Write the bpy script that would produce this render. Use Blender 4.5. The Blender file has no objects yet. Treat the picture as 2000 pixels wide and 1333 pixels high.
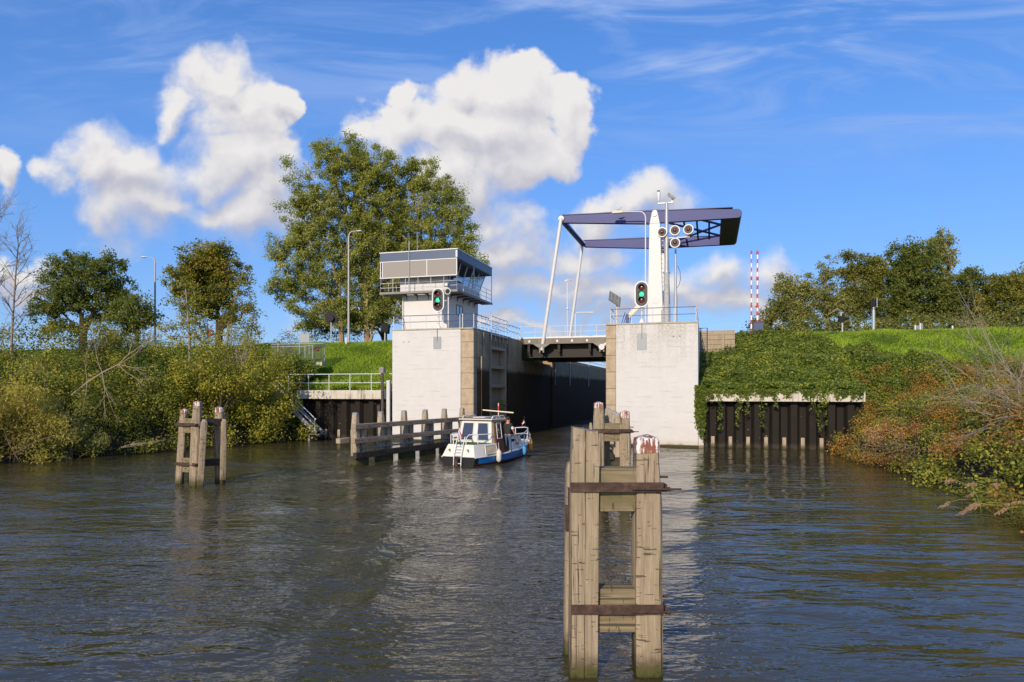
import bpy, bmesh, math, random
import numpy as np
from mathutils import Vector, Matrix, Euler

R = math.radians
random.seed(11)
rng = np.random.default_rng(11)
scene = bpy.context.scene
COL = scene.collection

# ------------------------------------------------------------------ camera
F = 1333.0            # focal length in photo pixels, 2000 wide
EYE = 3.7
cam = bpy.data.cameras.new('camera')
cam.lens = 24.0
cam.sensor_width = 36.0
cam.shift_y = 0.0478
cam.clip_start = 0.1
cam.clip_end = 9000
camo = bpy.data.objects.new('camera', cam)
COL.objects.link(camo)
camo.location = (0, 0, EYE)
camo.rotation_euler = (R(90), 0, 0)
scene.camera = camo

# ------------------------------------------------------------------ sun, exposure
SUN_AZ = 22.0         # the light travels towards 22 degrees right of +Y
SUN_EL = 26.0
sl = bpy.data.lights.new('sun', 'SUN')
sl.energy = 2.6
sl.angle = R(0.53)
sl.color = (1.0, 0.855, 0.675)
so = bpy.data.objects.new('sun', sl)
COL.objects.link(so)
_d = Vector((math.sin(R(SUN_AZ)) * math.cos(R(SUN_EL)), math.cos(R(SUN_AZ)) * math.cos(R(SUN_EL)), -math.sin(R(SUN_EL))))
so.rotation_euler = _d.to_track_quat('-Z', 'Y').to_euler()
so.location = (-40, -60, 60)
scene.view_settings.view_transform = 'Standard'
scene.view_settings.look = 'None'
EXPO = 0.75
scene.view_settings.exposure = EXPO
scene.view_settings.gamma = 1.0
scene.view_settings.use_curve_mapping = False
scene.cycles.max_bounces = 6
scene.cycles.diffuse_bounces = 2
scene.cycles.glossy_bounces = 3
scene.cycles.transmission_bounces = 3
scene.cycles.transparent_max_bounces = 6
scene.cycles.use_denoising = True
scene.cycles.sample_clamp_indirect = 4.0

# ------------------------------------------------------------------ node helper
class NT:
    def __init__(s, tree):
        s.t = tree
        s.n = tree.nodes
        s.l = tree.links
    def add(s, kind, **kw):
        nd = s.n.new(kind)
        for k, v in kw.items():
            setattr(nd, k, v)
        return nd
    def put(s, sock, val):
        if isinstance(val, bpy.types.NodeSocket):
            s.l.new(val, sock)
        elif val is not None:
            sock.default_value = val
    def math(s, op, a, b=None, c=None, clamp=False):
        nd = s.add('ShaderNodeMath', operation=op)
        nd.use_clamp = clamp
        for i, v in enumerate((a, b, c)):
            if v is not None:
                s.put(nd.inputs[i], v)
        return nd.outputs[0]
    def vmath(s, op, a, b=None, scale=None):
        nd = s.add('ShaderNodeVectorMath', operation=op)
        s.put(nd.inputs[0], a)
        if b is not None:
            s.put(nd.inputs[1], b)
        if scale is not None:
            s.put(nd.inputs['Scale'], scale)
        return nd.outputs['Value'] if op in ('LENGTH', 'DOT_PRODUCT', 'DISTANCE') else nd.outputs[0]
    def rng(s, v, a, b, c=0.0, d=1.0, smooth=True):
        nd = s.add('ShaderNodeMapRange')
        nd.interpolation_type = 'SMOOTHSTEP' if smooth else 'LINEAR'
        nd.clamp = True
        s.put(nd.inputs[0], v)
        for i, q in enumerate((a, b, c, d)):
            nd.inputs[i + 1].default_value = q
        return nd.outputs[0]
    def noise(s, vec, scale, detail=4, rough=0.55, dist=0.0, dims='3D'):
        nd = s.add('ShaderNodeTexNoise')
        nd.noise_dimensions = dims
        if vec is not None:
            s.put(nd.inputs['Vector'], vec)
        nd.inputs['Scale'].default_value = scale
        nd.inputs['Detail'].default_value = detail
        nd.inputs['Roughness'].default_value = rough
        nd.inputs['Distortion'].default_value = dist
        return nd.outputs[0]
    def mapping(s, vec, scale=(1, 1, 1), loc=(0, 0, 0), rot=(0, 0, 0)):
        nd = s.add('ShaderNodeMapping')
        s.put(nd.inputs['Vector'], vec)
        nd.inputs['Scale'].default_value = scale
        nd.inputs['Location'].default_value = loc
        nd.inputs['Rotation'].default_value = rot
        return nd.outputs[0]
    def mix(s, f, a, b, mode='MIX'):
        nd = s.add('ShaderNodeMix', data_type='RGBA', blend_type=mode)
        s.put(nd.inputs[0], f)
        for sock, v in ((nd.inputs[6], a), (nd.inputs[7], b)):
            if isinstance(v, tuple) and len(v) == 3:
                v = v + (1.0,)
            s.put(sock, v)
        return nd.outputs[2]
    def ramp(s, f, stops):
        nd = s.add('ShaderNodeValToRGB')
        s.put(nd.inputs[0], f)
        el = nd.color_ramp.elements
        while len(el) < len(stops):
            el.new(0.5)
        for e, (p, c) in zip(el, stops):
            e.position = p
            e.color = tuple(c) + (1.0,)
        return nd.outputs[0]
    def xyz(s, vec):
        nd = s.add('ShaderNodeSeparateXYZ')
        s.put(nd.inputs[0], vec)
        return nd.outputs
    def comb(s, x, y, z):
        nd = s.add('ShaderNodeCombineXYZ')
        for i, v in enumerate((x, y, z)):
            s.put(nd.inputs[i], v)
        return nd.outputs[0]
    def bump(s, h, strength=0.4, dist=0.02):
        nd = s.add('ShaderNodeBump')
        s.put(nd.inputs['Height'], h)
        nd.inputs['Strength'].default_value = strength
        nd.inputs['Distance'].default_value = dist
        return nd.outputs[0]

# ------------------------------------------------------------------ sky: Nishita with clouds by direction
def build_world():
    w = bpy.data.worlds.new('World')
    scene.world = w
    w.use_nodes = True
    t = NT(w.node_tree)
    t.n.clear()
    out = t.add('ShaderNodeOutputWorld')
    bg = t.add('ShaderNodeBackground')
    t.l.new(bg.outputs[0], out.inputs[0])
    sky = t.add('ShaderNodeTexSky')
    sky.sky_type = 'NISHITA'
    sky.sun_disc = False
    sky.sun_elevation = R(SUN_EL)
    sky.sun_rotation = R(180 + SUN_AZ)
    sky.altitude = 0
    sky.air_density = 1.0
    sky.dust_density = 0.4
    sky.ozone_density = 2.6
    SK = 0.15
    bg.inputs['Strength'].default_value = SK
    hs = t.add('ShaderNodeHueSaturation')
    hs.inputs['Hue'].default_value = SKY_HUE
    hs.inputs['Saturation'].default_value = SKY_SAT
    hs.inputs['Value'].default_value = SKY_VAL
    t.l.new(sky.outputs[0], hs.inputs['Color'])
    tc = t.add('ShaderNodeTexCoord')
    X, Y, Z = t.xyz(tc.outputs['Generated'])
    yy = t.math('MAXIMUM', Y, 0.08)
    gx = t.math('DIVIDE', X, yy)
    gz = t.math('DIVIDE', Z, yy)
    P = t.comb(gx, gz, 0.0)

    def px(x, y, rx, ry):
        return ((x - 1000) / F, (762 - y) / F, rx / F, ry / F)
    blobs = [
        (440, 150, 70, 62), (475, 215, 112, 85), (555, 190, 42, 48), (338, 232, 46, 40), (455, 320, 120, 110),
        (530, 360, 95, 105), (180, 325, 98, 66), (255, 345, 130, 80), (330, 405, 185, 84), (470, 415, 190, 80), (400, 350, 120, 80),
        (780, 172, 52, 44), (900, 160, 58, 48), (1000, 185, 112, 76), (1105, 225, 74, 88), (920, 250, 205, 95),
        (800, 245, 100, 95), (1020, 300, 150, 78), (900, 350, 150, 85), (960, 430, 110, 75), (985, 500, 150, 75),
        (1240, 395, 92, 50), (1170, 440, 100, 60), (1100, 500, 190, 75), (1050, 560, 260, 55),
        (1430, 545, 78, 42), (1530, 540, 74, 46), (1360, 575, 100, 58), (1440, 605, 170, 42), (1200, 590, 220, 40),
        (-2, 345, 42, 54), (20, 300, 1, 1), (40, 535, 80, 30), (60, 575, 70, 24), (1000, 625, 500, 22)]

    def field(pt):
        warp = t.add('ShaderNodeTexNoise')
        warp.noise_dimensions = '2D'
        warp.inputs['Scale'].default_value = 9.0
        warp.inputs['Detail'].default_value = 5.0
        t.put(warp.inputs['Vector'], pt)
        wv = t.vmath('SUBTRACT', warp.outputs['Color'], (0.5, 0.5, 0.5))
        pw = t.vmath('ADD', pt, t.vmath('SCALE', wv, scale=0.115))
        f = None
        for b in blobs:
            cx, cy, rx, ry = px(*b)
            if rx < 0.004:
                continue
            d = t.vmath('MULTIPLY', t.vmath('SUBTRACT', pw, (cx, cy, 0)), (1 / rx, 1 / ry, 0))
            g = t.math('SUBTRACT', 1.0, t.vmath('LENGTH', d))
            if f is None:
                f = g
            else:
                f = t.math('SMOOTH_MAX', f, g, 0.18)
        n1 = t.noise(pt, 6.0, 9, 0.56, 0.0, '2D')
        n2 = t.add('ShaderNodeTexVoronoi')
        n2.feature = 'F1'
        n2.voronoi_dimensions = '2D'
        n2.inputs['Scale'].default_value = 17.0
        n2.inputs['Detail'].default_value = 2.0
        t.put(n2.inputs['Vector'], pw)
        f = t.math('ADD', f, t.math('MULTIPLY', t.math('SUBTRACT', n1, 0.5), 1.7))
        f = t.math('ADD', f, t.math('MULTIPLY', t.math('SUBTRACT', 0.42, n2.outputs['Distance']), 0.30))
        return t.math('ADD', f, 0.28)
    f0 = field(P)
    f1 = field(t.vmath('ADD', P, (-0.010, 0.026, 0)))
    soft = t.noise(P, 3.2, 3, 0.5, 0.0, '2D')
    edge = t.math('ADD', t.rng(soft, 0.38, 0.62, 0.30, 0.85), t.rng(gz, 0.12, 0.42, 0.55, 0.0))
    alpha = t.math('DIVIDE', t.math('SUBTRACT', f0, -0.02), edge, clamp=True)
    alpha = t.rng(alpha, 0.0, 1.0)
    relief = t.math('SUBTRACT', f0, f1)
    lit = t.math('MULTIPLY_ADD', relief, 0.62, 0.60)
    thick = t.rng(f0, 0.25, 0.85, 0.0, 0.10)
    lit = t.math('SUBTRACT', lit, thick)
    # cloud bases lie low in the picture of the sky: thicker, so less light comes through
    hgt = t.rng(gz, 0.10, 0.42, -0.36, 0.24, smooth=False)
    lit = t.math('ADD', lit, hgt, clamp=True)
    k = 1.0 / SK / 2 ** EXPO
    ccol = t.ramp(lit, [(0.0, (0.52, 0.53, 0.62)), (0.35, (0.64, 0.63, 0.70)), (0.62, (0.82, 0.80, 0.81)), (0.9, (0.97, 0.94, 0.92))])
    ccol = t.mix(1.0, ccol, (k * CLOUD_V, k * CLOUD_V, k * CLOUD_V), 'MULTIPLY')
    # high cirrus: thin streaks along one wind direction
    cm = t.mapping(P, scale=(1.1, 5.5, 1), rot=(0, 0, R(-14)))
    ci = t.noise(cm, 2.4, 7, 0.62, 0.6, '2D')
    cm2 = t.mapping(P, scale=(2.2, 9.0, 1), rot=(0, 0, R(22)), loc=(3, 1, 0))
    ci2 = t.noise(cm2, 1.6, 6, 0.6, 0.4, '2D')
    cmask = t.math('MULTIPLY', t.rng(gz, 0.26, 0.50, 0.0, 1.0), t.rng(gx, -0.75, 0.25, 0.35, 1.0))
    ca = t.math('ADD', t.rng(ci, 0.42, 0.78, 0, 0.85), t.rng(ci2, 0.50, 0.80, 0, 0.60))
    ca = t.math('MULTIPLY', ca, cmask)
    base = t.mix(t.math('MULTIPLY', ca, 1.05, clamp=True), hs.outputs[0], (k * 0.46, k * 0.58, k * 0.88))
    # pale band of far cloud and air low over the land
    low = t.rng(gz, 0.0, 0.60, 0.78, 0.28, smooth=False)
    base = t.mix(low, base, (k * 0.155, k * 0.350, k * 0.83))
    front = t.rng(Y, 0.08, 0.2)
    res = t.mix(t.math('MULTIPLY', t.math('MULTIPLY', alpha, front), 0.97), base, ccol)
    t.l.new(res, bg.inputs['Color'])
    w.cycles.sampling_method = 'MANUAL'
    w.cycles.sample_map_resolution = 256
SKY_HUE, SKY_SAT, SKY_VAL, CLOUD_V = 0.513, 1.32, 0.74, 0.90
build_world()

# ------------------------------------------------------------------ frames
A = R(16.1)           # the lock axis runs 16.1 degrees right of +Y
CA, SA = math.cos(A), math.sin(A)
LX, LY = -3.6, 47.9   # front right corner of the left white pier: v = u = 0
def W(v, u, z=0.0):
    return (LX + CA * v + SA * u, LY - SA * v + CA * u, z)
def toL(x, y):
    dx, dy = x - LX, y - LY
    return CA * dx - SA * dy, SA * dx + CA * dy
def at(px, py, Y):
    return Vector(((px - 1000) / F * Y, Y, EYE - (py - 762) / F * Y))

# ------------------------------------------------------------------ mesh builder and object tags
OFF = {}
class MB:
    def __init__(s):
        s.v = []
        s.f = []
        s.mi = []
        s.m = 0
    def face(s, *idx):
        s.f.append(idx)
        s.mi.append(s.m)
    def pts(s, P):
        n = len(s.v)
        s.v.extend([tuple(p) for p in P])
        return n
    def hexa(s, P):
        n = s.pts(P)
        for q in ((0, 3, 2, 1), (4, 5, 6, 7), (0, 1, 5, 4), (1, 2, 6, 5), (2, 3, 7, 6), (3, 0, 4, 7)):
            s.face(*[n + i for i in q])
        return s
    def box(s, x0, x1, y0, y1, z0, z1):
        return s.hexa([(x0, y0, z0), (x1, y0, z0), (x1, y1, z0), (x0, y1, z0), (x0, y0, z1), (x1, y0, z1), (x1, y1, z1), (x0, y1, z1)])
    def obox(s, c, size, rot=None):
        hx, hy, hz = size[0] / 2, size[1] / 2, size[2] / 2
        P = [Vector(p) for p in ((-hx, -hy, -hz), (hx, -hy, -hz), (hx, hy, -hz), (-hx, hy, -hz), (-hx, -hy, hz), (hx, -hy, hz), (hx, hy, hz), (-hx, hy, hz))]
        if rot is not None:
            P = [rot @ p for p in P]
        c = Vector(c)
        return s.hexa([p + c for p in P])
    def bar(s, p, q, w, h):
        p, q = Vector(p), Vector(q)
        d = (q - p)
        L = d.length
        d.normalize()
        up = Vector((0, 0, 1)) if abs(d.z) < 0.95 else Vector((0, 1, 0))
        sx = d.cross(up).normalized()
        uz = sx.cross(d)
        m = Matrix((sx, d, uz)).transposed()
        return s.obox((p + q) / 2, (w, L, h), m)
    def tube(s, P, r, n=8, cap=True):
        P = [Vector(p) for p in P]
        rs = r if isinstance(r, (list, tuple)) else [r] * len(P)
        prev = None
        base = None
        for i, p in enumerate(P):
            d = (P[min(i + 1, len(P) - 1)] - P[max(i - 1, 0)])
            if d.length < 1e-9:
                d = Vector((0, 0, 1))
            d.normalize()
            if base is None:
                up = Vector((0, 0, 1)) if abs(d.z) < 0.9 else Vector((1, 0, 0))
                a = d.cross(up).normalized()
            else:
                a = (base - d * base.dot(d)).normalized()
            base = a
            b = d.cross(a)
            k = s.pts([p + (a * math.cos(2 * math.pi * j / n) + b * math.sin(2 * math.pi * j / n)) * rs[i] for j in range(n)])
            if prev is not None:
                for j in range(n):
                    s.face(prev + j, prev + (j + 1) % n, k + (j + 1) % n, k + j)
            elif cap:
                s.face(*[k + j for j in range(n)][::-1])
            prev = k
        if cap:
            s.face(*[prev + j for j in range(n)])
        return s
    def prism(s, poly, axis, a, b):
        """polygon of 2-D points, swept from a to b along axis; the two other axes in x, y, z order"""
        def mk(p, t):
            return {'x': (t, p[0], p[1]), 'y': (p[0], t, p[1]), 'z': (p[0], p[1], t)}[axis]
        n = len(poly)
        k0 = s.pts([mk(p, a) for p in poly])
        k1 = s.pts([mk(p, b) for p in poly])
        s.face(*[k0 + i for i in range(n)])
        s.face(*[k1 + i for i in range(n)][::-1])
        for i in range(n):
            j = (i + 1) % n
            s.face(k0 + j, k0 + i, k1 + i, k1 + j)
        return s
    def loft(s, rings, cap=True):
        n = len(rings[0])
        prev = None
        for rg in rings:
            k = s.pts(rg)
            if prev is not None:
                for j in range(n):
                    s.face(prev + j, prev + (j + 1) % n, k + (j + 1) % n, k + j)
            elif cap:
                s.face(*[k + j for j in range(n)][::-1])
            prev = k
        if cap:
            s.face(*[prev + j for j in range(n)])
        return s
    def ball(s, c, r, n=12, m=8):
        r = r if isinstance(r, (tuple, list)) else (r, r, r)
        rings = []
        for i in range(m + 1):
            th = -math.pi / 2 + math.pi * (0.02 + 0.96 * i / m)
            rings.append([(c[0] + r[0] * math.cos(th) * math.cos(2 * math.pi * j / n), c[1] + r[1] * math.cos(th) * math.sin(2 * math.pi * j / n), c[2] + r[2] * math.sin(th)) for j in range(n)])
        return s.loft(rings)
    def mesh(s, name, off=(0, 0, 0)):
        me = bpy.data.meshes.new(name)
        ox, oy, oz = off
        me.from_pydata([(x - ox, y - oy, z - oz) for x, y, z in s.v], [], s.f)
        if any(s.mi):
            me.polygons.foreach_set('material_index', s.mi)
        bm = bmesh.new()
        bm.from_mesh(me)
        bmesh.ops.recalc_face_normals(bm, faces=bm.faces)
        bm.to_mesh(me)
        bm.free()
        return me

def tag(o, label, cat, group=None, kind=None):
    if label:
        o['label'] = label
    if cat:
        o['category'] = cat
    if group:
        o['group'] = group
    if kind:
        o['kind'] = kind
    return o
def link(name, me, mats, smooth=True, bevel=0):
    o = bpy.data.objects.new(name, me)
    COL.objects.link(o)
    for m in (mats if isinstance(mats, (list, tuple)) else [mats]):
        if m is not None:
            me.materials.append(m)
    if smooth and len(me.polygons):
        me.polygons.foreach_set('use_smooth', [True] * len(me.polygons))
        me.set_sharp_from_angle(angle=R(38))
    if bevel:
        b = o.modifiers.new('bevel', 'BEVEL')
        b.width = bevel
        b.segments = 2
        b.limit_method = 'ANGLE'
        b.angle_limit = R(50)
    return o
def thing(name, label, cat, loc=(0, 0, 0), rotz=0.0, group=None):
    o = bpy.data.objects.new(name, None)
    o.empty_display_size = 0.3
    COL.objects.link(o)
    o.location = loc
    o.rotation_euler = (0, 0, rotz)
    tag(o, label, cat, group)
    OFF[o.name] = (0, 0, 0)
    return o
def thingL(name, label, cat, base, group=None):
    """a thing whose parts are given in lock coordinates (v, u, z)"""
    o = thing(name, label, cat, W(*base), -A, group)
    OFF[o.name] = tuple(base)
    return o
def part(name, mb, mats, parent, bevel=0, smooth=True, label=None):
    off = OFF[parent.name]
    o = link(name, mb.mesh(name, off), mats, smooth, bevel)
    o.parent = parent
    OFF[o.name] = off
    if label:
        o['label'] = label
    return o
def soloL(name, mb, mats, label, cat, base, group=None, bevel=0, kind=None, smooth=True):
    o = link(name, mb.mesh(name, base), mats, smooth, bevel)
    o.location = W(*base)
    o.rotation_euler = (0, 0, -A)
    return tag(o, label, cat, group, kind)
def solo(name, mb, mats, label, cat, loc, rotz=0, group=None, bevel=0, kind=None, smooth=True):
    """one-mesh thing given in its own local coordinates"""
    o = link(name, mb.mesh(name), mats, smooth, bevel)
    o.location = loc
    o.rotation_euler = (0, 0, rotz)
    return tag(o, label, cat, group, kind)
def copy_tree(o, parent=None):
    c = o.copy()
    COL.objects.link(c)
    if parent is not None:
        c.parent = parent
        c.matrix_parent_inverse = o.matrix_parent_inverse.copy()
    for ch in list(o.children):
        copy_tree(ch, c)
    return c

# ------------------------------------------------------------------ materials
MATS = {}
def new_mat(name):
    m = bpy.data.materials.new(name)
    m.use_nodes = True
    t = NT(m.node_tree)
    bs = t.n['Principled BSDF']
    MATS[name] = m
    return m, t, bs
def simple(name, col, rough=0.6, metal=0.0, var=0.12, scale=3.0, bump=0.0, spec=0.4, emit=None):
    m, t, bs = new_mat(name)
    g = t.add('ShaderNodeNewGeometry')
    n = t.noise(g.outputs['Position'], scale, 5, 0.6)
    a = tuple(c * (1 - var) for c in col)
    b = tuple(min(1, c * (1 + var)) for c in col)
    t.put(bs.inputs['Base Color'], t.mix(n, a, b))
    bs.inputs['Roughness'].default_value = rough
    bs.inputs['Metallic'].default_value = metal
    bs.inputs['Specular IOR Level'].default_value = spec
    if bump:
        n2 = t.noise(g.outputs['Position'], scale * 8, 4, 0.6)
        t.put(bs.inputs['Normal'], t.bump(n2, bump, 0.02))
    if emit:
        bs.inputs['Emission Color'].default_value = tuple(emit[0]) + (1,)
        bs.inputs['Emission Strength'].default_value = emit[1]
    return m

def white_wall(name, stains):
    m, t, bs = new_mat(name)
    co = t.add('ShaderNodeTexCoord').outputs['Object']
    x, y, z = t.xyz(co)
    wall = (0.58, 0.56, 0.53)
    n = t.noise(co, 1.3, 6, 0.65)
    col = t.mix(t.rng(n, 0.3, 0.7), (0.545, 0.52, 0.485), wall)
    # board marks left by the shuttering: fine broken horizontal lines
    wob = t.noise(t.mapping(co, scale=(0.6, 0.6, 2.0)), 1.0, 2, 0.5)
    zz = t.math('ADD', t.math('MULTIPLY', z, 3.1), t.math('MULTIPLY', wob, 0.9))
    fr = t.math('FRACT', zz)
    line = t.rng(t.math('ABSOLUTE', t.math('SUBTRACT', fr, 0.5)), 0.02, 0.10, 1.0, 0.0)
    brk = t.rng(t.noise(t.mapping(co, scale=(0.55, 0.55, 5.0)), 1.4, 4, 0.6), 0.49, 0.62)
    ln = t.math('MULTIPLY', line, brk)
    col = t.mix(t.math('MULTIPLY', ln, 0.42), col, (0.30, 0.27, 0.22))
    spk = t.rng(t.noise(t.mapping(co, scale=(5, 5, 9)), 2.0, 3, 0.5), 0.72, 0.78)
    col = t.mix(t.math('MULTIPLY', spk, 0.25), col, (0.25, 0.21, 0.16))
    if stains:
        # rain run-off from the coping: grey green, fading downwards, in vertical runs
        st = t.noise(t.mapping(co, scale=(1.6, 1.6, 0.22)), 1.6, 5, 0.65)
        fine = t.noise(t.mapping(co, scale=(3.0, 3.0, 3.0)), 2.6, 6, 0.75)
        dn = t.rng(z, 4.4, 8.1, 0.0, 1.0)
        s1 = t.math('MULTIPLY', t.rng(st, 0.40, 0.60), dn)
        s1 = t.math('MULTIPLY', s1, t.rng(fine, 0.38, 0.6))
        col = t.mix(t.math('MULTIPLY', s1, 0.75), col, (0.34, 0.31, 0.22))
        s2 = t.math('MULTIPLY', t.rng(t.noise(t.mapping(co, scale=(7, 7, 2.5)), 2, 6, 0.8), 0.55, 0.62), t.rng(z, 3.2, 7.0))
        col = t.mix(t.math('MULTIPLY', s2, 0.6), col, (0.23, 0.21, 0.17))
    # weed and damp at the waterline
    wz = t.math('ADD', z, t.math('MULTIPLY', t.noise(co, 2.0, 3), -0.3))
    col = t.mix(t.rng(wz, -0.05, 0.12, 1.0, 0.0), col, (0.055, 0.05, 0.018))
    col = t.mix(t.rng(wz, 0.05, 0.55, 0.35, 0.0), col, (0.42, 0.34, 0.20))
    t.put(bs.inputs['Base Color'], col)
    bs.inputs['Roughness'].default_value = 0.8
    h = t.math('SUBTRACT', t.noise(co, 9, 4, 0.6), t.math('MULTIPLY', ln, 0.8))
    t.put(bs.inputs['Normal'], t.bump(h, 0.35, 0.02))
    return m
WHITE_L = white_wall('white_wall_clean', False)
WHITE_R = white_wall('white_wall_stained', True)

def stone():
    m, t, bs = new_mat('sandstone_blocks')
    co = t.add('ShaderNodeTexCoord').outputs['Object']
    x, y, z = t.xyz(co)
    n = t.noise(co, 2.2, 7, 0.65)
    col = t.ramp(n, [(0.25, (0.27, 0.20, 0.125)), (0.5, (0.40, 0.31, 0.20)), (0.75, (0.48, 0.385, 0.26))])
    fr = t.math('FRACT', t.math('DIVIDE', t.math('ADD', z, t.math('MULTIPLY', t.noise(co, 3, 2), 0.04)), 1.09))
    ln = t.rng(t.math('ABSOLUTE', t.math('SUBTRACT', fr, 0.5)), 0.0, 0.032, 1.0, 0.0)
    col = t.mix(t.math('MULTIPLY', ln, 0.9), col, (0.09, 0.07, 0.05))
    spk = t.rng(t.noise(co, 14, 4, 0.7), 0.62, 0.7)
    col = t.mix(t.math('MULTIPLY', spk, 0.4), col, (0.2, 0.16, 0.11))
    col = t.mix(t.rng(z, -0.1, 0.5, 0.85, 0.0), col, (0.06, 0.05, 0.03))
    t.put(bs.inputs['Base Color'], col)
    bs.inputs['Roughness'].default_value = 0.85
    h = t.math('SUBTRACT', t.noise(co, 12, 5, 0.6), ln)
    t.put(bs.inputs['Normal'], t.bump(h, 0.5, 0.02))
    return m
STONE = stone()

def chamber():
    m, t, bs = new_mat('lock_wall_concrete')
    g = t.add('ShaderNodeNewGeometry')
    co = g.outputs['Position']
    x, y, z = t.xyz(co)
    n = t.noise(co, 1.1, 7, 0.65)
    col = t.ramp(n, [(0.3, (0.25, 0.185, 0.11)), (0.55, (0.37, 0.28, 0.175)), (0.8, (0.46, 0.355, 0.225))])
    st = t.noise(t.mapping(co, scale=(1.4, 1.4, 0.12)), 2.0, 5, 0.6)
    col = t.mix(t.rng(st, 0.5, 0.7, 0, 0.55), col, (0.075, 0.06, 0.045))
    fr = t.math('FRACT', t.math('DIVIDE', z, 1.09))
    ln = t.rng(t.math('ABSOLUTE', t.math('SUBTRACT', fr, 0.5)), 0.0, 0.015, 0.45, 0.0)
    col = t.mix(ln, col, (0.05, 0.04, 0.03))
    # tide band: the chamber wall is stained black up to the high water mark
    zz = t.math('ADD', z, t.math('MULTIPLY', t.noise(co, 0.9, 5, 0.6), 0.6))
    col = t.mix(t.rng(zz, 5.3, 5.75, 1.0, 0.0), col, t.mix(n, (0.034, 0.021, 0.010), (0.090, 0.058, 0.030)))
    t.put(bs.inputs['Base Color'], col)
    bs.inputs['Roughness'].default_value = 0.85
    bs.inputs['Specular IOR Level'].default_value = 0.12
    t.put(bs.inputs['Normal'], t.bump(t.noise(co, 8, 5, 0.6), 0.4, 0.02))
    return m
CHAMBER = chamber()

def concrete(name, col, stain=0.5):
    m, t, bs = new_mat(name)
    co = t.add('ShaderNodeNewGeometry').outputs['Position']
    n = t.noise(co, 1.6, 7, 0.65)
    c = t.mix(n, tuple(q * 0.75 for q in col), tuple(min(1, q * 1.2) for q in col))
    st = t.noise(t.mapping(co, scale=(2.2, 2.2, 0.35)), 1.8, 6, 0.7)
    c = t.mix(t.rng(st, 0.47, 0.68, 0, stain), c, (0.12, 0.105, 0.07))
    spk = t.rng(t.noise(co, 9, 5, 0.75), 0.58, 0.68)
    c = t.mix(t.math('MULTIPLY', spk, stain * 0.6), c, (0.10, 0.085, 0.05))
    t.put(bs.inputs['Base Color'], c)
    bs.inputs['Roughness'].default_value = 0.85
    t.put(bs.inputs['Normal'], t.bump(t.noise(co, 14, 5, 0.6), 0.4, 0.015))
    return m
CONC = concrete('concrete', (0.40, 0.36, 0.29), 0.35)
CONC_BEAM = concrete('weathered_concrete', (0.56, 0.51, 0.42), 0.8)
CONC_DARK = concrete('dark_concrete', (0.22, 0.19, 0.15), 0.6)

def wood(name, axis, c0, c1, c2, wet=True, old=0.5):
    m, t, bs = new_mat(name)
    co = t.add('ShaderNodeTexCoord').outputs['Object']
    inf = t.add('ShaderNodeObjectInfo')
    co = t.vmath('ADD', co, t.vmath('SCALE', (7.1, 3.3, 5.7), scale=inf.outputs['Random']))
    S = {'z': (1, 1, 0.045), 'x': (0.045, 1, 1), 'y': (1, 0.045, 1)}[axis]
    g = t.mapping(co, scale=S)
    n = t.noise(g, 24, 6, 0.7, 0.3)
    big = t.noise(t.mapping(co, scale=tuple(0.3 + 0.7 * q for q in S)), 3.0, 5, 0.6)
    col = t.mix(t.rng(n, 0.3, 0.7), c0, c1)
    col = t.mix(t.rng(big, 0.45, 0.7, 0, 0.75), col, c2)
    ck = t.rng(t.noise(t.mapping(co, scale=tuple(q * (0.5 if q < 1 else 1) for q in S)), 17, 4, 0.6), 0.585, 0.64)
    X = {'z': (0.35, 0.35, 2.2), 'x': (2.2, 0.35, 0.35), 'y': (0.35, 2.2, 0.35)}[axis]
    nick = t.rng(t.noise(t.mapping(co, scale=X), 13, 3, 0.55), 0.635, 0.67)
    marks = t.math('MAXIMUM', ck, t.math('MULTIPLY', nick, 0.8))
    col = t.mix(t.math('MULTIPLY', marks, old), col, (0.045, 0.035, 0.025))
    if wet:
        z = t.xyz(t.add('ShaderNodeNewGeometry').outputs['Position'])[2]
        zz = t.math('ADD', z, t.math('MULTIPLY', t.math('SUBTRACT', t.noise(co, 8, 5, 0.7), 0.5), 0.35))
        col = t.mix(t.rng(zz, 0.10, 0.42, 0.85, 0.0), col, (0.075, 0.055, 0.028))
        col = t.mix(t.rng(zz, 0.02, 0.20, 0.9, 0.0), col, (0.06, 0.065, 0.012))
        col = t.mix(t.rng(zz, -0.06, 0.05, 1.0, 0.0), col, (0.018, 0.017, 0.008))
    t.put(bs.inputs['Base Color'], col)
    bs.inputs['Roughness'].default_value = 0.8
    bs.inputs['Specular IOR Level'].default_value = 0.25
    h = t.math('SUBTRACT', n, t.math('MULTIPLY', marks, 1.2))
    t.put(bs.inputs['Normal'], t.bump(h, 0.7, 0.012))
    return m
WOOD_V = wood('weathered_pile_wood', 'z', (0.21, 0.158, 0.098), (0.385, 0.30, 0.205), (0.265, 0.215, 0.125), old=0.95)
WOOD_X = wood('mossy_beam_wood', 'x', (0.15, 0.115, 0.062), (0.27, 0.215, 0.125), (0.12, 0.105, 0.045), old=0.8)
WOOD_Y = wood('mossy_beam_wood_along', 'y', (0.20, 0.165, 0.085), (0.33, 0.275, 0.15), (0.14, 0.13, 0.05), old=0.6)
WOOD_RAIL = wood('grey_rail_wood', 'y', (0.24, 0.175, 0.115), (0.40, 0.305, 0.21), (0.19, 0.14, 0.095), old=0.6)
WOOD_WET = wood('wet_dark_wood', 'y', (0.030, 0.025, 0.019), (0.055, 0.047, 0.036), (0.02, 0.019, 0.014), old=0.5)
WOOD_GREY = wood('grey_pile_wood', 'z', (0.31, 0.24, 0.165), (0.45, 0.36, 0.26), (0.29, 0.25, 0.16), old=0.5)
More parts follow.
